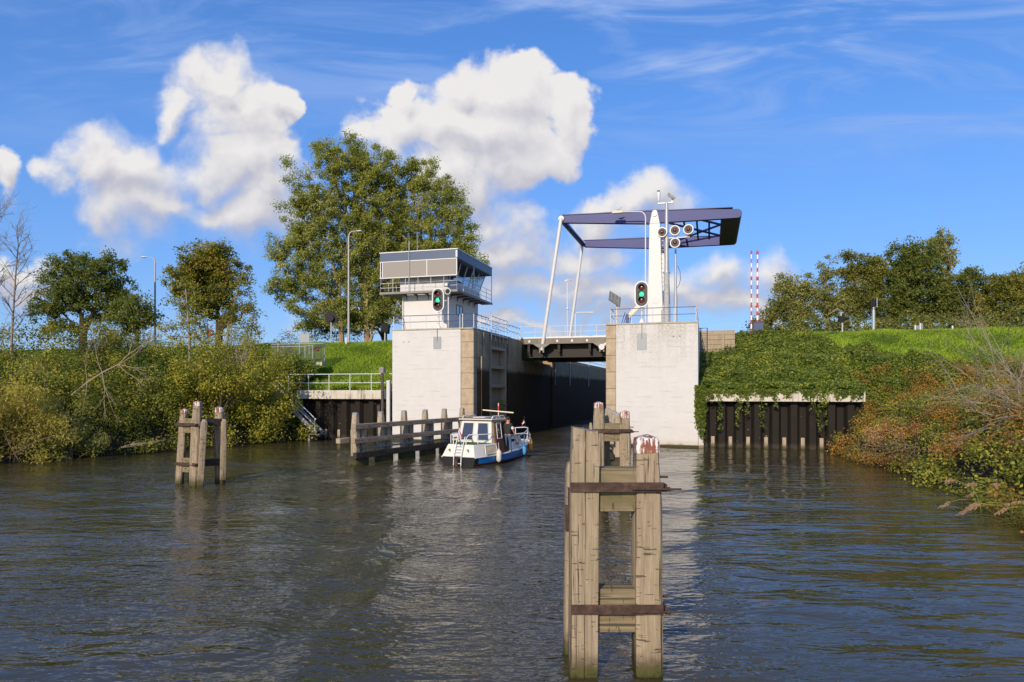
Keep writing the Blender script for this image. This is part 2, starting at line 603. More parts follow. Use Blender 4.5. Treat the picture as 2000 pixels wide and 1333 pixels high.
MOSS = simple('wet_moss', (0.045, 0.042, 0.014), 0.9, 0, 0.5, 5, 0.6)

def painted_cap():
    m, t, bs = new_mat('red_cap_with_droppings')
    co = t.add('ShaderNodeTexCoord').outputs['Object']
    x, y, z = t.xyz(co)
    dr = t.noise(t.mapping(co, scale=(22, 22, 1.2)), 1.0, 4, 0.6)
    dr2 = t.noise(co, 9, 4, 0.7)
    w = t.rng(t.math('ADD', t.math('MULTIPLY', dr, 0.65), t.math('MULTIPLY', dr2, 0.35)), 0.48, 0.56)
    col = t.mix(dr2, (0.16, 0.05, 0.03), (0.30, 0.10, 0.055))
    col = t.mix(w, col, (0.72, 0.69, 0.64))
    t.put(bs.inputs['Base Color'], col)
    bs.inputs['Roughness'].default_value = 0.75
    t.put(bs.inputs['Normal'], t.bump(dr2, 0.5, 0.01))
    return m
CAP_RED = painted_cap()
def rust():
    m, t, bs = new_mat('rusty_iron')
    co = t.add('ShaderNodeTexCoord').outputs['Object']
    n = t.noise(co, 9, 7, 0.7)
    col = t.ramp(n, [(0.3, (0.020, 0.015, 0.012)), (0.5, (0.065, 0.036, 0.024)), (0.68, (0.13, 0.065, 0.04)), (0.85, (0.07, 0.05, 0.04))])
    t.put(bs.inputs['Base Color'], col)
    bs.inputs['Roughness'].default_value = 0.75
    bs.inputs['Metallic'].default_value = 0.25
    t.put(bs.inputs['Normal'], t.bump(t.noise(co, 50, 4, 0.6), 0.5, 0.005))
    return m
RUST = rust()
def sheet():
    m, t, bs = new_mat('black_sheet_piling')
    co = t.add('ShaderNodeTexCoord').outputs['Object']
    z = t.xyz(t.add('ShaderNodeNewGeometry').outputs['Position'])[2]
    n = t.noise(t.mapping(co, scale=(2, 2, 0.4)), 3, 6, 0.65)
    col = t.mix(n, (0.011, 0.009, 0.007), (0.027, 0.022, 0.017))
    sp = t.rng(t.noise(co, 8, 2, 0.5), 0.74, 0.77)
    col = t.mix(t.math('MULTIPLY', sp, 0.8), col, (0.40, 0.37, 0.32))
    zz = t.math('ADD', z, t.math('MULTIPLY', t.noise(co, 5, 4, 0.7), -0.45))
    col = t.mix(t.rng(zz, -0.1, 0.25, 0.7, 0.0), col, (0.06, 0.048, 0.036))
    col = t.mix(t.rng(zz, -0.25, -0.08, 1.0, 0.0), col, (0.02, 0.018, 0.008))
    t.put(bs.inputs['Base Color'], col)
    bs.inputs['Roughness'].default_value = 0.75
    bs.inputs['Specular IOR Level'].default_value = 0.15
    t.put(bs.inputs['Normal'], t.bump(t.noise(co, 25, 4, 0.6), 0.3, 0.01))
    return m
SHEET = sheet()
def mast_conc():
    m, t, bs = new_mat('speckled_concrete_mast')
    co = t.add('ShaderNodeTexCoord').outputs['Object']
    n = t.noise(co, 16, 3, 0.6)
    t.put(bs.inputs['Base Color'], t.ramp(n, [(0.40, (0.30, 0.30, 0.295)), (0.58, (0.42, 0.42, 0.41)), (0.66, (0.66, 0.65, 0.62))]))
    bs.inputs['Roughness'].default_value = 0.8
    return m
MAST = mast_conc()

STEEL = simple('galvanised_steel', (0.42, 0.43, 0.44), 0.5, 0.35, 0.15, 6)
RAILW = simple('light_grey_rail', (0.60, 0.61, 0.63), 0.45, 0.0, 0.1, 4)
RAILB = simple('dark_blue_rail', (0.045, 0.05, 0.16), 0.4, 0.0, 0.1, 4)
WPAINT = simple('white_paint', (0.62, 0.595, 0.565), 0.45, 0.0, 0.05, 2.0, 0.05)
WCLAD = simple('white_cladding', (0.60, 0.58, 0.555), 0.6, 0.0, 0.06, 1.5, 0.05)
WTRIM = simple('white_trim', (0.66, 0.65, 0.64), 0.4, 0.0, 0.04, 2.0)
BLUE = simple('violet_blue_steel', (0.030, 0.039, 0.165), 0.5, 0.0, 0.14, 1.2)
BLUE_D = simple('deep_blue_steel', (0.02, 0.022, 0.12), 0.4, 0.0, 0.15, 3)
OLIVE = simple('dark_counterweight_steel', (0.075, 0.07, 0.045), 0.7, 0.0, 0.15, 2)
FASCIA = simple('slate_blue_fascia', (0.075, 0.105, 0.165), 0.4, 0.0, 0.06, 2)
SCREEN = simple('grey_sunscreen_cloth', (0.30, 0.27, 0.235), 0.85, 0.0, 0.04, 30)
DGREY = simple('dark_grey_steel', (0.075, 0.068, 0.058), 0.6, 0.1, 0.2, 3)
MGREY = simple('grey_steel', (0.22, 0.205, 0.185), 0.6, 0.1, 0.2, 3)
BLACK = simple('black_plastic', (0.011, 0.011, 0.012), 0.7, 0.0, 0.1, 5)
GRAYDK = simple('signal_face', (0.045, 0.043, 0.040), 0.55, 0.0, 0.15, 6)
LENS_OFF = simple('unlit_red_lens', (0.10, 0.012, 0.012), 0.2, 0.0, 0.3, 20)
LENS_GREEN = simple('lit_green_lens', (0.02, 0.30, 0.16), 0.3, 0.0, 0.1, 20, emit=((0.03, 0.62, 0.33), 0.75))
PANEL = simple('grey_hatch', (0.28, 0.29, 0.30), 0.55, 0.3, 0.2, 12)
REDP = simple('red_paint', (0.60, 0.035, 0.03), 0.4, 0.0, 0.06, 4)
WHITEP = simple('barrier_white', (0.82, 0.80, 0.77), 0.4, 0.0, 0.04, 4)
BLUEBOX = simple('dark_blue_cabinet', (0.045, 0.065, 0.15), 0.5, 0.0, 0.08, 3)
PLANK = concrete('tan_planks', (0.36, 0.285, 0.19), 0.4)
CREAM = simple('cream_paint', (0.74, 0.62, 0.42), 0.5, 0.0, 0.06, 3)
TARMAC = simple('road_asphalt', (0.05, 0.05, 0.05), 0.9, 0.0, 0.25, 2)
def glassm(name, col, rough=0.03):
    m, t, bs = new_mat(name)
    co = t.add('ShaderNodeNewGeometry').outputs['Position']
    t.put(bs.inputs['Base Color'], t.mix(t.noise(co, 0.8, 3), tuple(c * 0.5 for c in col), col))
    bs.inputs['Roughness'].default_value = rough
    bs.inputs['Specular IOR Level'].default_value = 1.0
    bs.inputs['Metallic'].default_value = 0.0
    bs.inputs['Coat Weight'].default_value = 0.6
    bs.inputs['Coat Roughness'].default_value = 0.02
    return m
GLASS = glassm('window_glass', (0.06, 0.09, 0.12))
GLASS_B = glassm('cabin_glass', (0.045, 0.042, 0.045))

def clear_glass():
    m, t, bs = new_mat('clear_window_glass')
    tr = t.add('ShaderNodeBsdfTransparent')
    tr.inputs['Color'].default_value = (0.62, 0.74, 0.84, 1)
    gl = t.add('ShaderNodeBsdfGlossy')
    gl.inputs['Roughness'].default_value = 0.02
    gl.inputs['Color'].default_value = (0.9, 0.95, 1, 1)
    lw = t.add('ShaderNodeLayerWeight')
    lw.inputs['Blend'].default_value = 0.25
    mx = t.add('ShaderNodeMixShader')
    t.l.new(t.math('MULTIPLY_ADD', lw.outputs['Fresnel'], 0.8, 0.06, clamp=True), mx.inputs[0])
    t.l.new(tr.outputs[0], mx.inputs[1])
    t.l.new(gl.outputs[0], mx.inputs[2])
    t.l.new(mx.outputs[0], t.n['Material Output'].inputs['Surface'])
    return m
GLASS_C = clear_glass()
GATE = simple('gate_grey_brown', (0.36, 0.285, 0.20), 0.7, 0.0, 0.2, 3, 0.2)

def leafm(name, cols, rough=0.55, transl=0.42, clump=0.45):
    """cols: list of (weight, colour); each leaf takes one at random, clumps drift together"""
    m, t, bs = new_mat(name)
    g = t.add('ShaderNodeNewGeometry')
    rn = g.outputs['Random Per Island']
    n = t.noise(g.outputs['Position'], clump, 4, 0.6)
    f = t.math('ADD', t.math('MULTIPLY', rn, 0.55), t.math('MULTIPLY', t.rng(n, 0.25, 0.75, smooth=False), 0.45))
    tot = sum(c[0] for c in cols)
    acc, stops = 0.0, []
    for w, c in cols:
        stops.append((min(0.999, (acc + w * 0.5) / tot * 0.8 + 0.1), tuple(min(q * g_, 0.5) for q, g_ in zip(c, (3.2, 2.8, 2.15)))))
        acc += w
    col = t.ramp(f, stops)
    t.put(bs.inputs['Base Color'], col)
    bs.inputs['Roughness'].default_value = rough
    bs.inputs['Specular IOR Level'].default_value = 0.3
    tr = t.add('ShaderNodeBsdfTranslucent')
    t.put(tr.inputs['Color'], t.mix(1.0, col, (1.5, 1.6, 0.7), 'MULTIPLY'))
    mx = t.add('ShaderNodeMixShader')
    mx.inputs[0].default_value = transl
    t.l.new(bs.outputs[0], mx.inputs[1])
    t.l.new(tr.outputs[0], mx.inputs[2])
    out = t.n['Material Output']
    t.l.new(mx.outputs[0], out.inputs['Surface'])
    return m
LEAF_POP = leafm('poplar_leaves', [(3, (0.040, 0.056, 0.014)), (4, (0.082, 0.100, 0.026)), (2, (0.140, 0.150, 0.048)), (1, (0.23, 0.23, 0.12))])
LEAF_DARK = leafm('dark_tree_leaves', [(3, (0.022, 0.034, 0.008)), (4, (0.042, 0.058, 0.013)), (2, (0.075, 0.085, 0.02))])
LEAF_OAK = leafm('yellowing_tree_leaves', [(3, (0.030, 0.042, 0.008)), (4, (0.055, 0.066, 0.013)), (2, (0.11, 0.095, 0.017)), (1, (0.20, 0.13, 0.02))])
LEAF_GOLD = leafm('golden_autumn_leaves', [(3, (0.045, 0.045, 0.010)), (4, (0.105, 0.070, 0.013)), (2, (0.17, 0.10, 0.017)), (1, (0.19, 0.075, 0.014))])
LEAF_WILL = leafm('silvery_willow_leaves', [(3, (0.055, 0.058, 0.018)), (4, (0.125, 0.110, 0.034)), (2, (0.19, 0.155, 0.042)), (1, (0.24, 0.155, 0.03))])
LEAF_BRAM = leafm('bramble_leaves', [(4, (0.022, 0.032, 0.006)), (4, (0.050, 0.064, 0.011)), (3, (0.105, 0.112, 0.018)), (1.2, (0.22, 0.17, 0.025)), (0.5, (0.30, 0.10, 0.02))], clump=0.7)
LEAF_LIME = leafm('yellow_green_leaves', [(3, (0.034, 0.046, 0.008)), (4, (0.078, 0.088, 0.014)), (3, (0.140, 0.130, 0.020)), (0.7, (0.25, 0.16, 0.023))], clump=0.7)
LEAF_RUST = leafm('rusty_autumn_leaves', [(3, (0.035, 0.034, 0.008)), (3, (0.075, 0.060, 0.014)), (3, (0.145, 0.073, 0.017)), (2, (0.22, 0.092, 0.020)), (0.7, (0.28, 0.072, 0.017))], clump=0.8)
LEAF_TAN = leafm('dry_tan_seedheads', [(3, (0.085, 0.048, 0.018)), (4, (0.155, 0.088, 0.033)), (2, (0.21, 0.125, 0.052))], transl=0.2)
LEAF_IVY = leafm('ivy_leaves', [(4, (0.022, 0.037, 0.007)), (4, (0.046, 0.069, 0.012)), (2, (0.095, 0.115, 0.020)), (0.5, (0.19, 0.17, 0.03))], clump=0.8)
LEAF_WOOD = leafm('mixed_wood_leaves', [(3, (0.024, 0.034, 0.008)), (4, (0.048, 0.060, 0.014)), (2, (0.082, 0.088, 0.021)), (1, (0.13, 0.11, 0.03))])
LEAF_GREY = leafm('pale_birch_leaves', [(3, (0.042, 0.053, 0.018)), (4, (0.078, 0.090, 0.030)), (2, (0.135, 0.135, 0.052))])
GRASSB = leafm('grass_blades', [(3, (0.050, 0.085, 0.010)), (4, (0.085, 0.135, 0.014)), (2, (0.13, 0.175, 0.022))], transl=0.35, clump=0.5)
REED = leafm('reed_leaves', [(3, (0.08, 0.095, 0.022)), (4, (0.16, 0.155, 0.04)), (2, (0.30, 0.22, 0.075))], clump=2.0)
BARK_P = simple('pale_poplar_bark', (0.30, 0.22, 0.12), 0.85, 0, 0.35, 3, 0.5)
BARK_D = simple('dark_bark', (0.055, 0.043, 0.028), 0.9, 0, 0.35, 3, 0.5)
BARK_G = simple('grey_twigs', (0.27, 0.22, 0.16), 0.85, 0, 0.3, 3, 0.3)
BARK_B = simple('brown_twigs', (0.14, 0.095, 0.06), 0.85, 0, 0.3, 3, 0.3)

# ------------------------------------------------------------------ terrain: one sheet to the horizon
def sst(x, a, b):
    t = np.clip((x - a) / (b - a), 0, 1)
    return t * t * (3 - 2 * t)
def shore_l(u):
    return np.interp(u, [-80, -45, -19.1, -10.7, -2.2, 0.2], [-28, -24, -18.0, -15.2, -12.8, -12.6])
def shore_r(u):
    return np.interp(u, [-80, -45, -26, -21, -15.2, -6.9, 0.2], [30, 28.5, 26.0, 26.0, 25.8, 24.8, 23.7])
def dyke(u):
    return np.interp(u, [-9, -1, 0.7, 4, 12, 14, 27, 44, 60], [2.5, 3.0, 3.5, 4.75, 7.95, 8.25, 8.25, 2.4, 1.4])
def height(v, u):
    v = np.asarray(v, float)
    u = np.asarray(u, float)
    d = np.maximum(shore_l(np.minimum(u, 0.2)) - v, v - shore_r(np.minimum(u, 0.2)))
    bank = np.interp(d, [-4, -0.8, 0, 0.6, 2.5, 8], [-2.2, -0.9, 0.02, 0.7, 1.7, 2.6])
    lo = np.where(d > 0, bank + (dyke(u) - 2.6) * sst(d, 0, 8), bank)
    hi = dyke(u)
    past = (v > 25.7) | (v < -13.1)
    tt = sst(u, 0.0, 7.0)
    h = np.where(past, lo * (1 - tt) + hi * tt, np.where(u > 0.95, hi, lo))
    chan = (u > 0.95) & (v > -0.3) & (v < 11.2)
    h = np.where(chan, -2.2, h)
    far = sst(np.hypot(v, u), 110, 220)
    return h * (1 - far) + 1.3 * far
def zg(v, u):
    return float(height(v, u))
def zgw(x, y):
    v, u = toL(x, y)
    return zg(v, u)

def build_ground():
    def axis(lo, hi, step, extra):
        a = list(np.arange(lo, hi + 0.01, step)) + extra
        far = [45, 60, 90, 140, 230, 400, 800, 1600, 3200]
        a += [hi + f for f in far] + [lo - f for f in far]
        return np.array(sorted(set(round(q, 3) for q in a)))
    vs = axis(-70, 80, 0.8, [-0.6, -0.2, 11.1, 11.5])
    us = axis(-70, 90, 0.8, [0.82, 1.08])
    V, U = np.meshgrid(vs, us)
    H = height(V, U)
    n = rng.normal(0, 1, H.shape)
    H = H + np.where((H > 0.1) & (H < 8.15), n * 0.03, 0)
    Xw = LX + CA * V + SA * U
    Yw = LY - SA * V + CA * U
    me = bpy.data.meshes.new('ground')
    co = np.stack([Xw, Yw, H], -1).reshape(-1, 3)
    nu, nv = H.shape
    idx = np.arange(nu * nv).reshape(nu, nv)
    q = np.stack([idx[:-1, :-1], idx[:-1, 1:], idx[1:, 1:], idx[1:, :-1]], -1).reshape(-1, 4)
    fill(me, co, q)
    m, t, bs = new_mat('grass_and_soil')
    g = t.add('ShaderNodeNewGeometry')
    P = g.outputs['Position']
    n1 = t.noise(P, 0.35, 5, 0.6)
    n2 = t.noise(P, 5.0, 6, 0.75)
    gr = t.ramp(t.math('MULTIPLY_ADD', n2, 0.7, t.math('MULTIPLY', n1, 0.3)), [(0.3, (0.030, 0.055, 0.006)), (0.5, (0.062, 0.105, 0.010)), (0.7, (0.105, 0.145, 0.018))])
    so_ = t.mix(n2, (0.022, 0.017, 0.010), (0.05, 0.038, 0.022))
    z = t.xyz(P)[2]
    col = t.mix(t.rng(z, 2.6, 4.0), so_, gr)
    t.put(bs.inputs['Base Color'], col)
    bs.inputs['Roughness'].default_value = 0.95
    bs.inputs['Specular IOR Level'].default_value = 0.1
    t.put(bs.inputs['Normal'], t.bump(t.noise(P, 7, 5, 0.7), 0.6, 0.06))
    o = link('ground', me, m)
    o['kind'] = 'structure'

def fill(me, co, faces, smooth=False):
    co = np.asarray(co, np.float32)
    faces = np.asarray(faces, np.int32)
    k = faces.shape[1]
    me.vertices.add(len(co))
    me.vertices.foreach_set('co', co.ravel())
    me.loops.add(faces.size)
    me.loops.foreach_set('vertex_index', faces.ravel())
    me.polygons.add(len(faces))
    me.polygons.foreach_set('loop_start', np.arange(0, faces.size, k, dtype=np.int32))
    me.polygons.foreach_set('loop_total', np.full(len(faces), k, np.int32))
    me.update(calc_edges=True)
    me.validate()
build_ground()

# the road over the dyke and the bridge approaches
rd = MB()
rd.box(-70, -5.3, 14.6, 23.2, 8.262, 8.30)
rd.box(16.0, 80, 14.6, 23.2, 8.262, 8.30)
o = soloL('road', rd, TARMAC, None, None, (-5, 18, 8.2))
o['kind'] = 'structure'

# ------------------------------------------------------------------ water
def build_water():
    xs = np.concatenate([[-400, -200, -120, -80, -60], np.arange(-45, 45.01, 0.3), [60, 80, 120, 200, 400]])
    ys = np.concatenate([[-300, -150, -60, -20], np.arange(-6, 62.01, 0.3), [80, 120, 200, 400]])
    X, Y = np.meshgrid(xs, ys)
    Hh = np.zeros_like(X)
    r2 = np.random.default_rng(5)
    for i in range(46):
        lam = 0.9 * (1.9 ** (r2.random() * 3.0))
        th = r2.normal(R(84), R(24))
        k = 2 * np.pi / lam
        kx, ky = k * math.cos(th), k * math.sin(th)
        warp = 0.6 * np.sin(X * 0.11 + i) + 0.5 * np.sin(Y * 0.13 + 2 * i)
        Hh += 0.0023 * lam * np.sin(kx * X + ky * Y + r2.random() * 6.28 + warp) / (lam ** 0.25)
    # wake spreading behind the small boat (stern near x -2.4, y 33.3, heading 27 degrees right)
    hx, hy = math.sin(R(27)), math.cos(R(27))
    along = -((X + 2.4) * hx + (Y - 33.3) * hy) + 6.5
    side = (X + 2.4) * hy - (Y - 33.3) * hx
    for sgn in (-1, 1):
        q = side * sgn - along * 0.36
        Hh += np.where(along > 0, 1, 0) * 0.045 * np.exp(-(q / (0.8 + along * 0.06)) ** 2) * np.sin(q * 4.2) * np.exp(-along / 40)
    tw = np.exp(-(side / (0.7 + 0.05 * np.maximum(along, 0))) ** 2) * np.where(along > 5.5, 1, 0) * np.exp(-np.maximum(along - 6.5, 0) / 14)
    Hh += 0.02 * tw * (np.sin(X * 6.1 + Y * 3.3) + np.sin(X * 3.7 - Y * 7.1))
    inner = np.clip((45 - np.abs(X)) / 6, 0, 1) * np.clip((Y + 6) / 3, 0, 1) * np.clip((62 - Y) / 6, 0, 1)
    V, U = toL(X, Y)
    dsh = np.minimum(V - shore_l(np.minimum(U, 0.2)), shore_r(np.minimum(U, 0.2)) - V)
    calm = 0.35 + 0.65 * sst(dsh, 0.5, 9)
    calm = np.where(U > 0, 0.3, calm)
    Hh *= inner * calm
    co = np.stack([X, Y, Hh], -1).reshape(-1, 3)
    ny, nx = X.shape
    idx = np.arange(nx * ny).reshape(ny, nx)
    q = np.stack([idx[:-1, :-1], idx[:-1, 1:], idx[1:, 1:], idx[1:, :-1]], -1).reshape(-1, 4)
    me = bpy.data.meshes.new('water')
    fill(me, co, q)
    m, t, bs = new_mat('canal_water')
    P = t.add('ShaderNodeNewGeometry').outputs['Position']
    n = t.noise(P, 0.12, 3, 0.5)
    t.put(bs.inputs['Base Color'], t.mix(n, (0.041, 0.034, 0.0145), (0.057, 0.048, 0.021)))
    bs.inputs['Roughness'].default_value = 0.045
    bs.inputs['IOR'].default_value = 1.47
    # wind ripples come and go in patches
    patch = t.rng(t.noise(P, 0.10, 4, 0.6, 0.8), 0.35, 0.62, 0.25, 1.0)
    # the right side lies in the lee of the high bank: fewer wind ripples there
    X_, Y_, Z_ = t.xyz(P)
    lee = t.rng(t.math('SUBTRACT', X_, t.math('MULTIPLY', Y_, 0.10)), 0.6, 4.0, 1.0, 0.30)
    patch = t.math('MULTIPLY', patch, lee)
    w1 = t.noise(t.mapping(P, scale=(0.6, 1.4, 1), rot=(0, 0, R(9))), 2.5, 2, 0.5, 0.5)
    w2 = t.noise(t.mapping(P, scale=(0.7, 1.35, 1), rot=(0, 0, R(-14))), 6.2, 2, 0.5, 0.4)
    w3 = t.noise(t.mapping(P, scale=(0.5, 1.5, 1), rot=(0, 0, R(6))), 1.15, 2, 0.5, 0.5)
    h = t.math('MULTIPLY_ADD', w2, t.math('MULTIPLY', patch, 0.95), t.math('MULTIPLY', w1, t.math('MULTIPLY_ADD', lee, 0.45, 0.3)))
    h = t.math('MULTIPLY_ADD', w3, 1.4, h)
    t.put(bs.inputs['Normal'], t.bump(h, 1.0, 0.050))
    o = link('water', me, m)
    me.polygons.foreach_set('use_smooth', [True] * len(me.polygons))
    o['kind'] = 'structure'
build_water()

# ------------------------------------------------------------------ railings
def railing(name, label, base, path, h=0.95, posts=None, step=1.5, rail=None, postm=None, group=None, mids=(0.52,), r=0.026, up=None):
    """path in lock coordinates (v, u, z of the foot); a rail on posts"""
    rail = rail or RAILW
    postm = postm or RAILW
    o = thingL(name, label, 'railing', base, group)
    P = [Vector(p) for p in path]
    top = MB()
    top.tube([p + Vector((0, 0, h)) for p in P], r, 8)
    part('top_rail', top, rail, o)
    for f in mids:
        mm = MB()
        mm.tube([p + Vector((0, 0, h * f)) for p in P], r * 0.8, 8)
        part('middle_rail', mm, rail, o)
    for a, b in zip(P[:-1], P[1:]):
        n = max(1, round((b - a).length / step))
        for i in range(n + 1):
            if i == 0 and a != P[0]:
                continue
            p = a.lerp(b, i / n)
            q = MB()
            q.tube([p - Vector((0, 0, 0.06)), p + Vector((0, 0, h - r * 0.5))], r, 8)
            q.box(p.x - 0.06, p.x + 0.06, p.y - 0.06, p.y + 0.06, p.z - 0.012, p.z + 0.015)
            part('post', q, postm, o)
    return o

# ------------------------------------------------------------------ the lock: white piers
TOP = 8.08
def pier(name, label, v0, v1, sv0, sv1, mat, base, hatch):
    o = thingL(name, label, 'lock pier', base)
    b = MB()
    b.box(v0, v1, 0, 9.2, -2.2, TOP - 0.12)
    part('wall', b, mat, o, 0.03)
    s = MB()
    s.box(sv0, sv1, 0.02, 3.2 if sv0 < 5 else 9.2, -2.2, TOP - 0.13)
    part('stone_quoin', s, STONE, o, 0.07)
    c = MB()
    c.box(min(v0, sv0) - 0.0, max(v1, sv1) + 0.0, -0.03, 9.2, TOP - 0.12, TOP)
    part('coping', c, CONC, o, 0.03)
    hx0, hx1, hz0, hz1 = hatch
    h = MB()
    h.box(hx0, hx1, -0.012, 0.0, hz0, hz1)
    h.box(hx0 + 0.04, hx1 - 0.04, -0.02, -0.012, hz0 + 0.05, hz1 - 0.05)
    part('hatch_plate', h, PANEL, o)
    cb = MB()
    cx = (hx0 + hx1) / 2
    cb.tube([(cx, -0.05, TOP), (cx, -0.03, hz1 - 0.35)], 0.02, 6)
    part('cable_pipe', cb, MGREY, o)
    for dv in ((-4.35, -3.95) if v0 < 0 else (14.55, 14.95)):
        hl = MB()
        hl.tube([(dv, 0.02, 7.15), (dv, -0.006, 7.15)], 0.04, 10)
        part('drain_hole', hl, BLACK, o)
    ft = MB()
    ft.box(v0 - 0.02, max(v1, sv1) + (0.02 if v0 < 0 else 0.0), -0.34, -0.003, -2.2, 0.17)
    part('footing', ft, MOSS, o, 0.05)
    return o
pier('lock_pier', 'white painted lock pier on the left, carrying the control cabin', -5.27, 0.0, 0.0, 0.95, WHITE_L, (-2.6, 0, 0), (-2.06, -1.46, 6.6, 7.48))
pier('lock_pier', 'white lock pier on the right with green grey rain stains below its railing', 10.86, 16.08, 10.19, 10.86, WHITE_R, (13.4, 0, 0), (12.22, 12.86, 6.3, 7.38))

# inner wall of the left pier, gate recess, abutment and chamber walls
w = thingL('lock_wall', 'stained concrete lock chamber wall left of the bridge opening, black up to high water mark', 'lock wall', (0.3, 20, 0))
b = MB()
b.box(0.0, 0.80, 3.2, 3.62, -2.2, TOP - 0.13)
b.box(-0.9, 0.12, 3.62, 8.9, -2.2, TOP - 0.13)
b.box(-0.9, 0.95, 8.9, 12.9, -2.2, TOP - 0.02)
b.box(-0.9, 0.80, 12.9, 24.9, -2.2, 6.35)
b.box(-0.9, 0.95, 24.9, 78, -2.2, 7.02)
part('wall', b, CHAMBER, w, 0.12)
b = MB()
b.box(-0.9, 1.0, 24.9, 78, 7.02, 7.16)
part('coping', b, CONC, w, 0.03)
b = MB()
for uu in (26.0, 34.0, 47.0):
    b = MB()
    b.tube([(1.02, uu, 7.1), (1.02, uu, 4.2)], 0.07, 6)
    part('drain_pipe', b, STEEL, w)
b = MB()
b.box(0.95, 1.03, 0.75, 1.0, -2.2, 7.9)
b.box(0.95, 1.14, 1.25, 1.75, -2.2, 6.1)
b.box(0.95, 1.08, 1.9, 3.2, -2.2, 7.9)
part('slot_post', b, CHAMBER, w, 0.04)
w2 = thingL('lock_wall', 'concrete abutment and chamber wall right of the lock opening, under the white bridge tower', 'lock wall', (12, 20, 0))
b = MB()
b.box(10.19, 16.0, 9.2, 25.2, -2.2, TOP)
b.box(10.3, 12.2, 25.2, 78, -2.2, 7.16)
part('wall', b, CHAMBER, w2, 0.06)
w3 = MB()
w3.box(-5.27, -0.9, 9.2, 25.2, -2.2, TOP - 0.01)
part('abutment', w3, CONC, w, 0.05)

# open mitre gate folded back into its recess
g = thingL('lock_gate', 'grey lock gate with ladder of horizontal ribs folded open against the left chamber wall', 'lock gate', (0.6, 6, 0))
b = MB()
b.box(0.45, 0.98, 3.85, 4.05, -1.5, 7.75)
b.box(0.45, 0.98, 7.75, 8.0, -1.5, 7.75)
part('frame', b, GATE, g, 0.02)
b = MB()
for z in (0.35, 2.35, 4.0, 5.45, 6.9):
    b = MB()
    b.box(0.45, 0.98, 4.05, 7.75, z - 0.12, z + 0.12)
    part('rib', b, GATE, g, 0.02)
b = MB()
b.box(0.38, 0.45, 3.85, 8.0, -1.5, 7.0)
part('skin_plate', b, GATE, g)
b = MB()
for i in range(4):
    u_ = 4.05 + 3.7 * (i + 1) / 5
    b = MB()
    b.box(0.6, 0.96, u_ - 0.06, u_ + 0.06, 7.02, 7.85)
    part('upright', b, GATE, g)
b = MB()
b.box(0.25, 1.1, 3.8, 8.05, 7.85, 7.92)
part('walkway', b, STEEL, g)
b = MB()
b.box(0.5, 1.12, 4.05, 7.9, 2.47, 2.55)
part('ledge', b, CONC_DARK, g)

# ------------------------------------------------------------------ control cabin on the left pier
cb_ = thingL('control_cabin', 'white lock control cabin with slate blue roof edge, sunscreens and walkway on the left pier', 'building', (-3.7, 5, TOP))
b = MB()
b.box(-5.9 + 0.6, -1.63, 1.8, 8.5, TOP, 10.9)
part('wall', b, WCLAD, cb_, 0.02)
b = MB()
b.box(-5.42, -1.52, 1.65, 8.6, 10.9, 11.75)
b.box(-5.42, -1.62, 1.55, 1.70, 11.75, 12.1)
for z in (11.12, 11.34, 11.56):
    b.box(-5.44, -1.50, 1.63, 8.62, z - 0.012, z + 0.012)
part('parapet_wall', b, WCLAD, cb_)
# the glazed room leans outward to the top
win = MB()
win.hexa([(-5.4, 1.75, 11.76), (-1.58, 1.75, 11.76), (-1.58, 8.55, 11.76), (-5.4, 8.55, 11.76),
          (-5.7, 1.45, 13.16), (-1.12, 1.45, 13.16), (-1.12, 8.85, 13.16), (-5.7, 8.85, 13.16)])
wo = part('window', win, GLASS_C, cb_)
fr = MB()
for i in range(6):
    uu0 = 1.8 + (8.5 - 1.8) * i / 5
    uu1 = 1.5 + (8.8 - 1.5) * i / 5
    fr.bar((-1.56, uu0, 11.76), (-1.10, uu1, 13.16), 0.06, 0.07)
fr.bar((-1.56, 1.75, 11.79), (-1.56, 8.55, 11.79), 0.07, 0.07)
fr.bar((-5.43, 1.745, 11.79), (-1.53, 1.745, 11.79), 0.07, 0.068)
fr.bar((-1.42, 1.65, 12.2), (-1.42, 8.65, 12.2), 0.04, 0.05)
for i in range(4):
    vv = -5.4 + 3.85 * i / 3
    fr.bar((vv, 1.74, 11.76), (-5.7 + 4.6 * i / 3, 1.44, 13.16), 0.06, 0.06)
part('frame', fr, WTRIM, wo)
b = MB()
b.box(-4.2, -2.4, 3.2, 6.6, 11.76, 12.35)
b.box(-3.1, -2.7, 4.0, 4.7, 12.35, 12.8)
b.box(-3.3, -2.9, 5.6, 6.2, 12.35, 12.7)
part('console', b, DGREY, cb_)
b = MB()
b.box(-6.70, -0.6, 0.9, 9.07, 13.20, 13.80)
b.box(-6.66, -0.64, 0.94, 9.03, 13.16, 13.20)
ro = part('roof', b, FASCIA, cb_)
b = MB()
b.box(-6.74, -0.56, 0.86, 9.11, 13.80, 13.87)
b.box(-0.72, -0.588, 0.888, 1.0, 13.25, 13.74)
part('roof_trim', b, WTRIM, ro)
b = MB()
for z0, z1 in ((13.12, 13.18), (11.93, 11.99)):
    b.box(-6.70, -0.6, 0.86, 0.92, z0, z1)
for v_ in (-6.68, -6.52, -4.35, -2.97, -0.66):
    b.box(v_, v_ + 0.06, 0.865, 0.915, 11.99, 13.12)
part('screen_frame', b, WTRIM, cb_)
for v0, v1 in ((-6.46, -4.35), (-4.29, -2.97), (-2.91, -0.66)):
    b = MB()
    b.box(v0, v1, 0.88, 0.905, 11.99, 13.12)
    part('sunscreen', b, SCREEN, cb_)
b = MB()
b.box(-6.72, -0.58, 0.88, 1.63, 10.80, 10.86)
b.box(-1.50, -0.58, 1.63, 9.1, 10.80, 10.86)
b.box(-6.72, -5.46, 1.63, 9.1, 10.80, 10.86)
